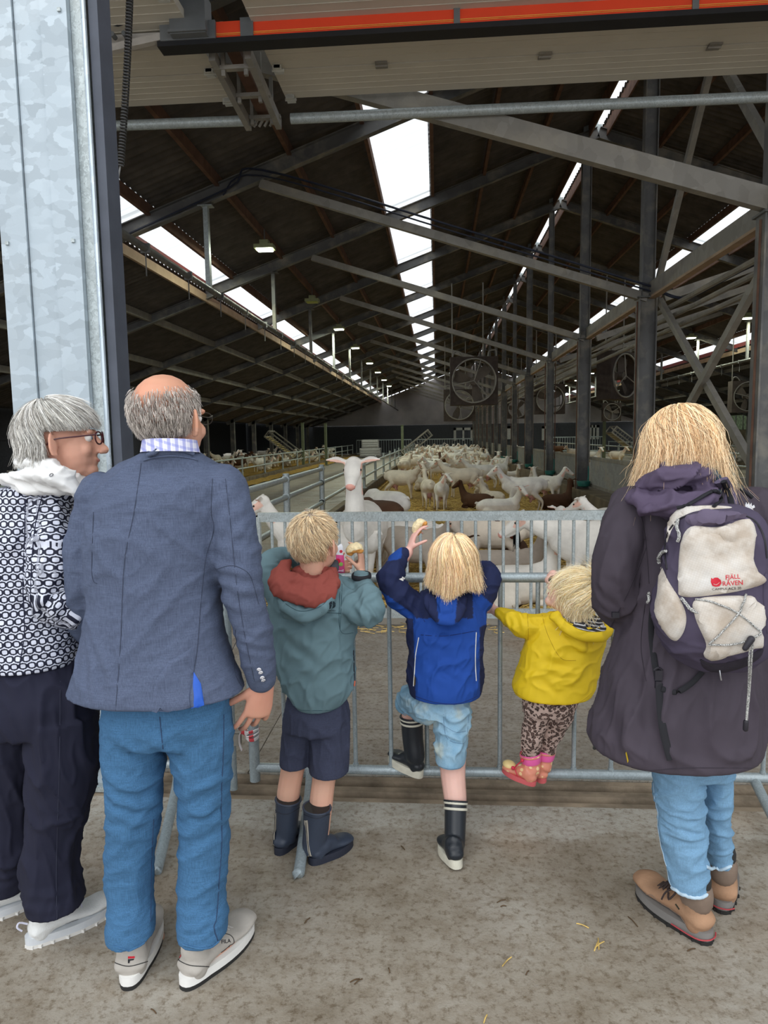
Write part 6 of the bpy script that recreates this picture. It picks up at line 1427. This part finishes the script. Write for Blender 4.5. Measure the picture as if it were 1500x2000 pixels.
st=NT('striped_lining'); sp=st.n('ShaderNodeSeparateXYZ'); st.set(sp.inputs[0],st.co); st=st.out(st.mix(st.math('LESS_THAN',st.math('FRACT',st.math('DIVIDE',st.math('ADD',sp.outputs['Z'],st.math('MULTIPLY',sp.outputs['X'],.25)),.011)),.28),(.02,.02,.028),(.6,.6,.62)),.8)
patch('hood_lining',[(1098,1204),(1130,1200),(1168,1205),(1184,1228),(1170,1234),(1140,1232),(1118,1222)],'yr',.004,st,tod,5,4,lift=.0015)
lp=NT('leopard_print'); v=lp.n('ShaderNodeTexVoronoi'); nzz=lp.n('ShaderNodeTexNoise'); lp.set(nzz.inputs['Vector'],lp.co); nzz.inputs['Scale'].default_value=60
vm=lp.n('ShaderNodeVectorMath',operation='MULTIPLY_ADD'); lp.set(vm.inputs[0],nzz.outputs['Color']); vm.inputs[1].default_value=(.012,.012,.012); lp.set(vm.inputs[2],lp.co); lp.set(v.inputs['Vector'],vm.outputs[0]); v.inputs['Scale'].default_value=72
lp=lp.out(lp.ramp(v.outputs['Distance'],[(.0,(.17,.11,.09)),(.28,(.15,.09,.075)),(.36,(.045,.026,.022)),(.50,(.05,.03,.025)),(.55,(.50,.37,.32)),(1,(.54,.40,.35))]),.9,0,lp.noise(20,3),.3,.006)
mb=MB(); mb.col([(1022,1132,1355,2.73,.1),(1020,1128,1385,2.73,.1),(1022,1122,1405,2.735,.092)],22,3,2.1)
mb.limb([W(1050,1395,2.735),W(1040,1435,2.755),W(1034,1468,2.78)],[(.054,.058),(.044,.048),(.034,.036)],16,4); mb.limb([W(1096,1395,2.745),W(1078,1430,2.79),W(1068,1466,2.82)],[(.054,.058),(.044,.046),(.034,.036)],16,4)
organic('leopard_leggings',mb,lp,tod,.0048,2,cloth(.003,.003,8,(9,9,14),.2,31))
pb=NT('peach_heart_boot'); v=pb.n('ShaderNodeTexVoronoi'); pb.set(v.inputs['Vector'],pb.co); v.inputs['Scale'].default_value=42; v.inputs['Randomness'].default_value=.5
pb=pb.out(pb.ramp(v.outputs['Distance'],[(.30,(.85,.62,.32)),(.34,(.70,.26,.17))]),.35)
M_pinks=plain('coral_pink_sole',(.62,.12,.13),.5); M_pinkc=plain('hot_pink_cuff',(.80,.13,.38),.45); M_sock=None
sk=NT('striped_sock'); sp=sk.n('ShaderNodeSeparateXYZ'); sk.set(sp.inputs[0],sk.co); sk=sk.out(sk.mix(sk.math('LESS_THAN',sk.math('FRACT',sk.math('DIVIDE',sp.outputs['Z'],.014)),.5),(.20,.09,.06),(.68,.38,.36)),.95)
for i,(pts,yaw,hp,L) in enumerate((([(1036,1475,2.78),(1038,1492,2.78),(1038,1505,2.77)],-1.0,(1043,1534,2.745),.148),([(1064,1468,2.82),(1062,1485,2.82),(1060,1500,2.81)],-.25,(1060,1529,2.79),.14))):
    P=[W(*p) for p in pts]; h=W(*hp); o,T=boot(tod,P,yaw,h,L,.065,.05,pb,M_pinks,[(.040,.040),(.036,.037),(.034,.036)],soleH=.012,key='t%d'%i,pitch=.18)
    cu=MB(); d=(P[1]-P[0]).normalized(); cu.tube([P[0]-d*.012,P[0]+d*.01,P[0]+d*.028],[(.042,.042),(.0425,.0425),(.039,.040)],20,2,cap=False); cu.build('pink_cuff',M_pinkc,o,True)
    if i==0:
        s_=MB(); s_.limb([W(1034,1456,2.78),P[0]+d*.01],[.034,.034],14,2); s_.build('striped_sock',sk,tod,True)
        fa=MB(); fa.ell(T(L*.8,0,.036),(T(L*.2,0,0)-T(0,0,0)),(T(0,.026,0)-T(0,0,0)),(T(0,0,.017)-T(0,0,0)),16); fa.build('toe_cap',plain('yellow_face_cap',(.85,.66,.30),.4),o,True)
        bw=MB(); bw.tube([T(L*.55,-.03,.055),T(L*.5,-.036,.07),T(L*.42,-.035,.09),T(L*.36,-.04,.102)],.0025,6,3); bw.sph(T(L*.36,-.04,.105),.008,8); bw.sph(T(L*.6,-.032,.05),.008,8); bw.tube([T(L*.55,-.032,.055),T(L*.45,-.045,.045),T(L*.4,-.04,.03)],.0022,6,3); bw.build('red_toggle_lace',plain('red_lace',(.6,.03,.07),.5),o,True)
# ---------------------------------------------------------------- woman with the backpack
wo=empty('person',G(1340,1800),'woman with tousled blond hair in a long plum-grey coat and light jeans','person')
fw_=frame(-.12,-.12); wc=W(1326,880,2.16)
mb=MB(); head(mb,wc,fw_,.98,W(1330,965,2.15),.055)
mb.col([(1285,1385,965,2.15,.06),(1240,1460,1010,2.15,.09),(1240,1465,1150,2.15,.1),(1235,1460,1350,2.15,.11),(1290,1420,1470,2.15,.08)],20,2)
mb.limb([W(1245,1000,2.15),W(1200,1160,2.14),W(1262,1190,2.45)],[.045,.038,.026],14,4); hand(mb,W(1262,1190,2.45),(.6,.7,.1),(-.3,.3,-1),(0,.4,1),.9)
mb.limb([W(1470,1000,2.15),W(1515,1160,2.14),W(1460,1190,2.45)],[.045,.038,.026],14,4); hand(mb,W(1460,1190,2.45),(-.6,.7,.1),(.3,.3,-1),(0,.4,1),.9)
mb.limb([W(1322,1500,2.15),W(1340,1640,2.14),W(1346,1745,2.13)],[.055,.045,.03],14,4); mb.limb([W(1395,1500,2.22),W(1397,1570,2.24),W(1398,1640,2.26),W(1403,1690,2.27)],[.045,.038,.032,.026],14,4)
organic('body',mb,S_pale,wo,.0048,3); face_parts(wc,fw_,.98,wo)
BW=[(.64,.46,.26),(.78,.60,.38),(.50,.34,.19),(.90,.74,.50),(.68,.47,.28)]
scalp('hair',wc,fw_,.98,wo,(.50,.33,.19),(.09,.106,.1),.03,-.9,lambda x,y,z:(y>.4 and z<.5),1.05)
strands('hair',wc,fw_,.98,8500,wo,BW,(.20,.36),(.02,1.45),(.088,.106,.1),(.1,.1),12,.0011,1,swirl=.4,mess=.035,thmax=1.6,lift=1.02,phi=(0,6.28),cut=lambda p:p.z<W(1326,918+50*noise.noise(Vector((p.x*22,0,3)))+(75*max(0,abs(p.x-wc.x)-.07)/.04 if abs(p.x-wc.x)<.12 else 90),2.1).z or (p-wc).dot(fw_[0])>.09,spread=6)
strands('hair',wc,fw_,.98,700,wo,BW,(.2,.34),(.1,1.5),(.088,.106,.1),(.1,.1),12,.0008,1,swirl=1.2,mess=.07,thmax=1.5,lift=1.05,cut=lambda p:p.z<W(1326,925+50*max(0,abs(p.x-wc.x)-.07)/.04,2.1).z or (p-wc).dot(fw_[0])>.09,spread=10)
M_coat=fabric('plum_grey_softshell',(.062,.050,.066),.8,1300,.5,.12,0,False,.3)
M_plum=fabric('plum_nylon',(.10,.075,.125),.7,1300,.5,.1)
mb=MB()
mb.col([(1275,1400,945,2.15,.085),(1240,1450,965,2.15,.11),(1222,1485,1000,2.15,.13),(1222,1492,1060,2.15,.14),(1226,1490,1140,2.15,.145),(1218,1486,1220,2.15,.155),(1200,1484,1300,2.15,.172),(1178,1482,1380,2.15,.19),(1158,1479,1450,2.15,.205),(1150,1476,1495,2.15,.21),(1156,1472,1508,2.15,.205)],36,3,2.2)
mb.limb([W(1238,992,2.14),W(1212,1060,2.12),W(1202,1130,2.12),W(1210,1180,2.17),W(1240,1196,2.33),W(1262,1190,2.44)],[(.068,.075),(.072,.074),(.07,.07),(.064,.062),(.052,.052),(.042,.042)],20,4)
mb.limb([W(1472,992,2.14),W(1500,1060,2.12),W(1512,1130,2.12),W(1508,1180,2.17),W(1470,1196,2.38)],[(.066,.075),(.07,.074),(.068,.07),(.06,.06),(.045,.045)],20,4)
ff=addf(bandfold(W(1205,1180,2.06),(1,0,1),.05,.005,.12),bandfold(W(1250,1060,2.0),(1,0,.3),.06,.005,.13),bandfold(W(1210,1420,1.98),(1,0,.1),.11,.012,.28),bandfold(W(1300,1430,1.94),(1,0,.15),.12,.008,.2))
organic('long_coat',mb,M_coat,wo,.0068,3,cloth(.007,.006,4,(9,9,2.6),.12,41,ff),key='coat')
mb=MB()
mb.limb([W(1245,972,2.06),W(1275,985,2.0),W(1320,985,1.985),W(1365,975,1.99),W(1390,950,2.03)],[(.03,.022),(.045,.03),(.05,.035),(.042,.03),(.022,.018)],16,4)
mb.limb([W(1262,950,2.06),W(1290,940,2.02),W(1330,928,2.0),W(1370,930,2.02),(W(1392,940,2.05))],[(.024,.02),(.036,.026),(.042,.028),(.036,.026),(.022,.018)],16,4)
mb.limb([W(1300,915,2.06),W(1350,905,2.07),(W(1385,920,2.08))],[(.018,.014),(.024,.018),(.018,.014)],14,3)
mb.col([(1262,1398,972,2.12,.1),(1275,1392,940,2.12,.085),(1290,1388,918,2.13,.07)],22,3)
organic('coat_hood',mb,M_plum,wo,.006,3,cloth(.004,.007,7,(9,9,15),.3,44),key='hood')
mb=MB(); mb.limb([W(1345,903,2.05),W(1378,912,2.03),W(1396,935,2.03),W(1398,962,2.05)],[(.010,.012),(.016,.014),(.016,.014),(.01,.01)],12,4); organic('hood_lining',mb,fabric('slate_quilt',(.07,.10,.13),.8,900,.8,.1),wo,.004,2,cloth(.002,.004,20,(20,20,30),.5,2))
sm=MB()
for pts in ([(1190,1230),(1225,1160),(1262,1070)],[(1160,1487),(1200,1500),(1260,1505),(1340,1500),(1470,1500)],[(1260,1180),(1252,1260),(1262,1330)],[(1250,1000),(1262,1060),(1268,1140)]): seam('',pts,'coat',.0013,None,None,.0004,4,build=False,mb=sm)
sm.build('stitching',plain('coat_seam',(.03,.024,.033),.9),wo,True)
h,n_=hit(1154,1474,'coat'); MB().ell(h,Vector((.007,0,0)),n_*.003,Vector((0,0,.007)),12).build('press_stud',M_bs,wo,True)
patch('yellow_hem_tag',[(1222,1470),(1224,1468),(1228,1486),(1226,1490)],'coat',.002,plain('yellow_tag',(.55,.38,.02),.6),wo,3,1,smoothpoly=False)
M_wh=plain('white_embroidery',(.7,.7,.72),.8)
for q in ([(1455,985),(1457,981),(1459,986),(1462,981),(1464,986),(1467,982),(1468,989),(1472,986),(1474,991),(1469,994),(1474,999),(1466,996),(1462,998),(1456,995)],): patch('paw_emblem',q,'coat',.0008,M_wh,wo,3,1,smoothpoly=False)
# jeans
M_lj=fabric('light_blue_jeans',(.19,.35,.52),.9,1500,.45,.12,.3)
mb=MB(); mb.col([(1262,1440,1455,2.17,.13),(1268,1432,1500,2.17,.12),(1272,1426,1530,2.17,.1)],26,3,2.2)
mb.col([(1270,1368,1500,2.15,.095),(1276,1370,1560,2.15,.088),(1284,1374,1620,2.15,.08),(1296,1378,1680,2.14,.072),(1304,1381,1730,2.13,.068),(1306,1382,1752,2.13,.068)],24,3)
mb.col([(1366,1424,1500,2.22,.085),(1366,1424,1570,2.24,.078),(1370,1425,1640,2.26,.068),(1377,1427,1685,2.27,.062),(1378,1428,1700,2.27,.062)],22,3)
organic('jeans',mb,M_lj,wo,.006,3,cloth(.004,.004,7,(6,6,14),.3,52,addf(bandfold(W(1330,1620,2.07),(.25,0,1),.045,.005,.12))),key='wj')
sm=MB(); seam('',[(1276,1530),(1283,1600),(1296,1680),(1306,1735)],'wj',.0016,None,None,.0004,5,build=False,mb=sm); sm.build('side_seam',plain('pale_denim_seam',(.42,.55,.66),.9),wo,True)
M_cuff=plain('pale_cuff',(.45,.58,.68),.9,0,.1,60)
seam('turn_up',[(1306,1744),(1330,1754),(1358,1757),(1381,1746)],'wj',.006,M_cuff,wo,.001,8); seam('turn_up',[(1380,1693),(1400,1701),(1427,1691)],'wj',.005,M_cuff,wo,.001,8)
# hiking boots
M_hk=plain('tan_nubuck',(.36,.21,.125),.9,0,.18,12,.3,120); M_hkd=plain('taupe_padding',(.20,.145,.11),.9,0,.1,20); M_lug=plain('black_lug_sole',(.02,.019,.018),.8); M_mid=plain('grey_midsole',(.20,.19,.18),.7)
def hiker(px,py,yaw,nm,L=.285,z=0):
    h=G(px,py,z); o,T=shoe(wo,h,yaw,L,.108,.085,M_hk,M_lug,.036,M_mid,name='hiking_boot',key=nm,tread=2)
    cu=MB()
    cu.limb([T(.17*L,0,.115),T(.155*L,0,.145)],[(.045,.052),(.044,.05)],18,3,(math.cos(yaw),-math.sin(yaw),0)); cu.build('padded_collar',M_hkd,o,True)
    u3=Vector((0,0,1)); ln=MB(); c0=T(.155*L,0,.165); f=T(1,0,0)-T(0,0,0); r=T(0,1,0)-T(0,0,0); ln.tube([c0-u3*.018+f*.040*math.cos(a)-f*.002+r*.036*math.sin(a)+Vector((0,0,.006*math.cos(2*a))) for a in [i*math.pi/10 for i in range(21)]],.0045,8,1); ln.build('yellow_lining',plain('yellow_lining',(.62,.42,.12),.8),o,True)
    l=MB()
    for k in range(5):
        a=.10+.017*k; zz=.135-.012*k
        for s in (-1,1): l.tube([T(a,-.028*s,zz-.012),T(a+.01,0,zz+.006),T(a+.02,.028*s,zz-.02)],.0036,6,2)
    l.tube([T(.1,-.02,.13),T(.09,-.045,.12),T(.105,-.055,.095),T(.12,-.04,.105)],.003,6,3); l.tube([T(.1,-.02,.13),T(.12,-.05,.11),T(.13,-.058,.08)],.003,6,3)
    l.build('laces',plain('brown_black_lace',(.045,.03,.028),.9),o,True)
    so=MB(); so.limb([T(.15*L,0,.13),T(.15*L,0,.19)],[.038,.038],14,2); so.build('sock',M_bs,o,True)
    return o,T
oh,Th=hiker(1382,1842,yw((1382,1842),(1266,1752)),'h1'); oh2,Th2=hiker(1410,1782,yw((1410,1782),(1405,1700)),'h2',.27)
for kk,oo,ps in (('h1',oh,[(1392,1838),(1372,1836),(1350,1828),(1328,1812)]),): pass
rl=MB(); rl.tube([Th(.002,.036,.022),Th(-.0125,.015,.022),Th(-.0125,-.015,.022),Th(.012,-.042,.022),Th(.09,-.0565,.022)],.0022,6,4); rl.build('red_stripe',plain('dull_red_stripe',(.40,.05,.06),.6),oh,True)
rl=MB(); rl.tube([Th2(.002,.036,.022),Th2(-.0125,.015,.022),Th2(-.0125,-.015,.022),Th2(.002,-.036,.022)],.0022,6,4); rl.build('red_stripe',MATS['dull_red_stripe'],oh2,True)
seam('toe_seam',[(1256,1752),(1272,1748),(1288,1765),(1300,1785),(1330,1806)],'h1',.0012,M_hkd,oh,.0004); seam('side_tag',[(1320,1766),(1327,1776)],'h1',.0025,plain('black_oval_tag',(.03,.03,.02),.5),oh,.001)
# ---------------------------------------------------------------- backpack
bp=empty('backpack',W(1395,1300,1.95),'worn grey and purple backpack on the back of the woman in the long coat','backpack')
M_pp=fabric('dark_purple_cordura',(.075,.062,.10),.8,1300,.4,.1); M_lg=NT('dirty_light_grey_ripstop')
spz=M_lg.n('ShaderNodeSeparateXYZ'); M_lg.set(spz.inputs[0],M_lg.co); per=.0062
def gl_(s_): return M_lg.math('LESS_THAN',M_lg.math('FRACT',M_lg.math('DIVIDE',s_,per)),.16)
a1=M_lg.math('ADD',spz.outputs['Z'],M_lg.math('MULTIPLY',spz.outputs['X'],.35)); a2=M_lg.math('SUBTRACT',spz.outputs['X'],M_lg.math('MULTIPLY',spz.outputs['Z'],.35))
cc_=M_lg.ramp(M_lg.noise(7,5,.65),[(.38,(.44,.37,.30)),(.5,(.58,.53,.47)),(.68,(.62,.60,.57))]); cc_=M_lg.mix(M_lg.math('MULTIPLY',M_lg.math('MAXIMUM',gl_(a1),gl_(a2)),.22),cc_,(.40,.32,.24))
M_lg=M_lg.out(cc_,.85,0,M_lg.noise(10,4),.6,.012)
mb=MB()
mb.col([(1350,1440,987,1.94,.035),(1322,1470,1003,1.935,.06),(1306,1490,1035,1.93,.078),(1300,1497,1085,1.93,.09),(1294,1503,1130,1.925,.098),(1283,1510,1180,1.92,.108),(1277,1514,1225,1.92,.11),(1284,1510,1260,1.925,.105),(1305,1495,1290,1.93,.085),(1345,1462,1313,1.945,.05)],34,3,2.5)
organic('pack_body',mb,M_pp,bp,.0055,3,cloth(.004,.0035,7,(8,8,8),.4,61,addf(bandfold(W(1400,1020,1.85),(.2,0,1),.035,.005,.09))),key='pack')
fo=lambda h: .006*noise.noise(h*14)+.003*noise.noise(h*40)
p1=patch('front_pocket',[(1349,1029),(1400,1030),(1457,1014),(1476,1038),(1472,1104),(1497,1134),(1454,1152),(1370,1165),(1331,1164),(1325,1146),(1329,1065)],'pack',.016,M_lg,bp,7,16,fo,newkey='pock')
patch('lower_pocket',[(1361,1170),(1457,1163),(1472,1170),(1494,1191),(1487,1233),(1487,1257),(1460,1272),(1391,1287),(1374,1278),(1379,1257),(1358,1206)],'pack',.018,M_lg,bp,7,14,lambda h:.009*noise.noise(Vector((h.x*30,0,h.z*8)))+.004*noise.noise(h*30),newkey='low')
patch('side_pocket',[(1292,1107),(1307,1137),(1328,1170),(1340,1200),(1337,1230),(1322,1251),(1304,1242),(1284,1209),(1280,1185),(1287,1137)],'pack',.010,M_lg,bp,6,10,lambda h:.006*noise.noise(Vector((h.x*30,0,h.z*6))))
patch('top_strip',[(1303,1036),(1309,1008),(1330,993),(1370,988),(1418,989),(1426,993),(1370,997),(1336,1008),(1314,1032),(1303,1060)],'pack',.006,M_lg,bp,5,5)
patch('right_pocket',[(1494,1120),(1504,1130),(1508,1190),(1500,1240),(1494,1200),(1490,1160)],'pack',.008,M_pp,bp,6,5)
patch('purple_gusset',[(1340,1008),(1385,1000),(1450,1004),(1478,1022),(1470,1018),(1440,1014),(1400,1026),(1350,1026)],'pack',.016,fabric('faded_purple',(.13,.105,.16),.8,900,.5,.1),bp,5,6,lambda h:.007*noise.noise(h*30))
patch('base_panel',[(1370,1290),(1400,1296),(1450,1286),(1488,1266),(1484,1284),(1450,1304),(1405,1314),(1376,1306)],'pack',.004,fabric('dark_base_cloth',(.035,.03,.042),.8),bp,6,5)
M_zip=plain('black_zip',(.02,.018,.025),.5)
for ps in ([(1303,1112),(1299,1075),(1306,1040),(1328,1014),(1365,1003),(1420,1001),(1468,1014),(1490,1045),(1497,1090)],[(1368,1288),(1395,1300),(1430,1298),(1462,1284)]): seam('zip',ps,'pack',.0028,M_zip,bp,.001)
M_cord=None
cd=NT('speckled_cord'); wv=cd.n('ShaderNodeTexVoronoi'); cd.set(wv.inputs['Vector'],cd.co); wv.inputs['Scale'].default_value=420; cd=cd.out(cd.ramp(wv.outputs['Distance'],[(.35,(.02,.02,.02)),(.5,(.5,.5,.48))]),.8)
for ps,kk in (([(1358,1172),(1395,1178),(1442,1198),(1486,1234)],'low'),([(1457,1163),(1450,1182),(1442,1198),(1415,1228),(1386,1256)],'low'),([(1386,1258),(1420,1259),(1455,1252),(1486,1237)],'low')): seam('bungee_cord',ps,kk,.0026,cd,bp,.003)
for ps,r_ in (([(1332,1168),(1345,1182),(1352,1192),(1367,1198)],.0045),([(1328,1016),(1326,1030),(1330,1045),(1327,1056)],.0045),([(1305,1077),(1295,1084),(1285,1099)],.0045),([(1271,1160),(1273,1172),(1270,1178)],.004)): seam('zip_cord',ps,'pack',r_,cd,bp,.008)
tg_=MB(); a=hit(1458,1253,'low')[0]+Vector((0,-.012,0)); tg_.limb([a+Vector((.006,0,.01)),a-Vector((.008,0,.014))],[.009,.007],12,3); tg_.build('cord_lock',M_zip,bp,True)
a=hit(1462,1255,'low')[0]+Vector((.0,-.01,0)); hg=MB()
for dx in (0,.006): hg.tube([a+Vector((dx,0,0)),W(1463,1290,1.80)+Vector((dx,0,0)),W(1462,1340,1.85)+Vector((dx*.6,0,0)),W(1457,1412,1.87)+Vector((dx*.3,0,0))],.0024,6,6)
hg.build('hanging_cord',cd,bp,True); MB().limb([W(1457,1410,1.87),W(1456,1424,1.87)],[.007,.007],10,2).build('cord_end',M_zip,bp,True)
h,n_=hit(1405,1306,'pack'); MB().tube([h+n_*.004,h+n_*.008+Vector((.002,0,-.012)),h+n_*.006+Vector((.005,0,-.026))],.0018,6,3).build('zip_pull',plain('steel_pull',(.5,.5,.52),.3,.8),bp,True)
# straps over the shoulders
M_strap=fabric('purple_strap',(.115,.095,.15),.85); M_web=fabric('black_webbing',(.022,.022,.026),.8)
patch('shoulder_strap',[(1228,968),(1250,958),(1290,972),(1322,993),(1312,1012),(1285,1000),(1250,985)],'coat',.012,M_strap,bp,6,6,lift=.002)
def through(ps,keys,r,nm,mat,lift=.012):
    q=[]
    for x,y in ps:
        d=(W(x,y,5)-CV).normalized(); b=None
        for kk in keys:
            hh=BV[kk].ray_cast(CV,d)
            if hh[0] is not None and (b is None or (hh[0]-CV).length<(b-CV).length): b=hh[0]
        q.append((b or W(x,y,2.0))-d*lift)
    MB().tube(q,[r]*len(q),10,4,side=(1,0,.3)).build(nm,mat,bp,True)
through([(1408,938),(1418,955),(1426,975),(1430,995)],['coat','hood'],(.019,.006),'shoulder_strap',M_strap); through([(1413,940),(1421,957),(1427,976),(1430,993)],['coat','hood'],(.008,.004),'webbing',M_web,.020)
through([(1322,992),(1345,985),(1385,962),(1400,960),(1408,975),(1395,988)],['coat','hood','pack'],(.006,.004),'haul_loop',M_web)
through([(1445,955),(1458,962),(1470,972)],['coat'],(.005,.004),'webbing',M_web)
through([(1275,1185),(1272,1230),(1278,1290),(1285,1330)],['coat'],(.009,.003),'waist_strap',M_web,.004)
through([(1288,1335),(1290,1380),(1296,1430),(1310,1484)],['coat'],(.011,.003),'waist_strap',M_web,.004)
through([(1292,1345),(1320,1352),(1350,1335),(1372,1312)],['coat'],(.008,.003),'waist_strap',M_web,.006)
h,n_=hit(1286,1318,'coat'); bk=MB(); bk.box(h+n_*.01,(.02,.01,.03)); bk.box(h+n_*.01+Vector((0,0,-.028)),(.016,.012,.022)); bk.tube([h+n_*.014+Vector((-.012,0,.014)),h+n_*.016+Vector((0,0,.022)),h+n_*.014+Vector((.012,0,.014))],.003,6,3); bk.build('buckle',M_zip,bp)
h,n_=hit(1208,1200,'coat'); MB().box(h+Vector((-.01,-.004,0)),(.02,.012,.016)).build('buckle',M_zip,bp)
# print
M_fr=plain('red_pack_print',(.52,.012,.03),.6); M_fb=plain('dark_pack_print',(.05,.035,.03),.6)
text_on('pack_print_word','FJÄLL',1431,1131,8.6,'pock',M_fr,bp,-.07,.0,.006); text_on('pack_print_word','RÄVEN',1431,1143,9,'pock',M_fr,bp,-.07,0,.006); text_on('pack_print_word','CAMPUS ACE 20',1419,1151.5,4.4,'pock',M_fb,bp,-.05,0,.0,sxk=1.25)
patch('fox_emblem',[(1389,1128),(1392,1131),(1396,1128),(1402,1128),(1408,1133),(1409,1139),(1405,1145),(1398,1146),(1391,1144),(1388,1137)],'pock',.0004,M_fr,bp,3,1,smoothpoly=False)
seam('fox_tail_line',[(1393,1140),(1399,1142),(1405,1137)],'pock',.0006,M_lg,bp,.0012)
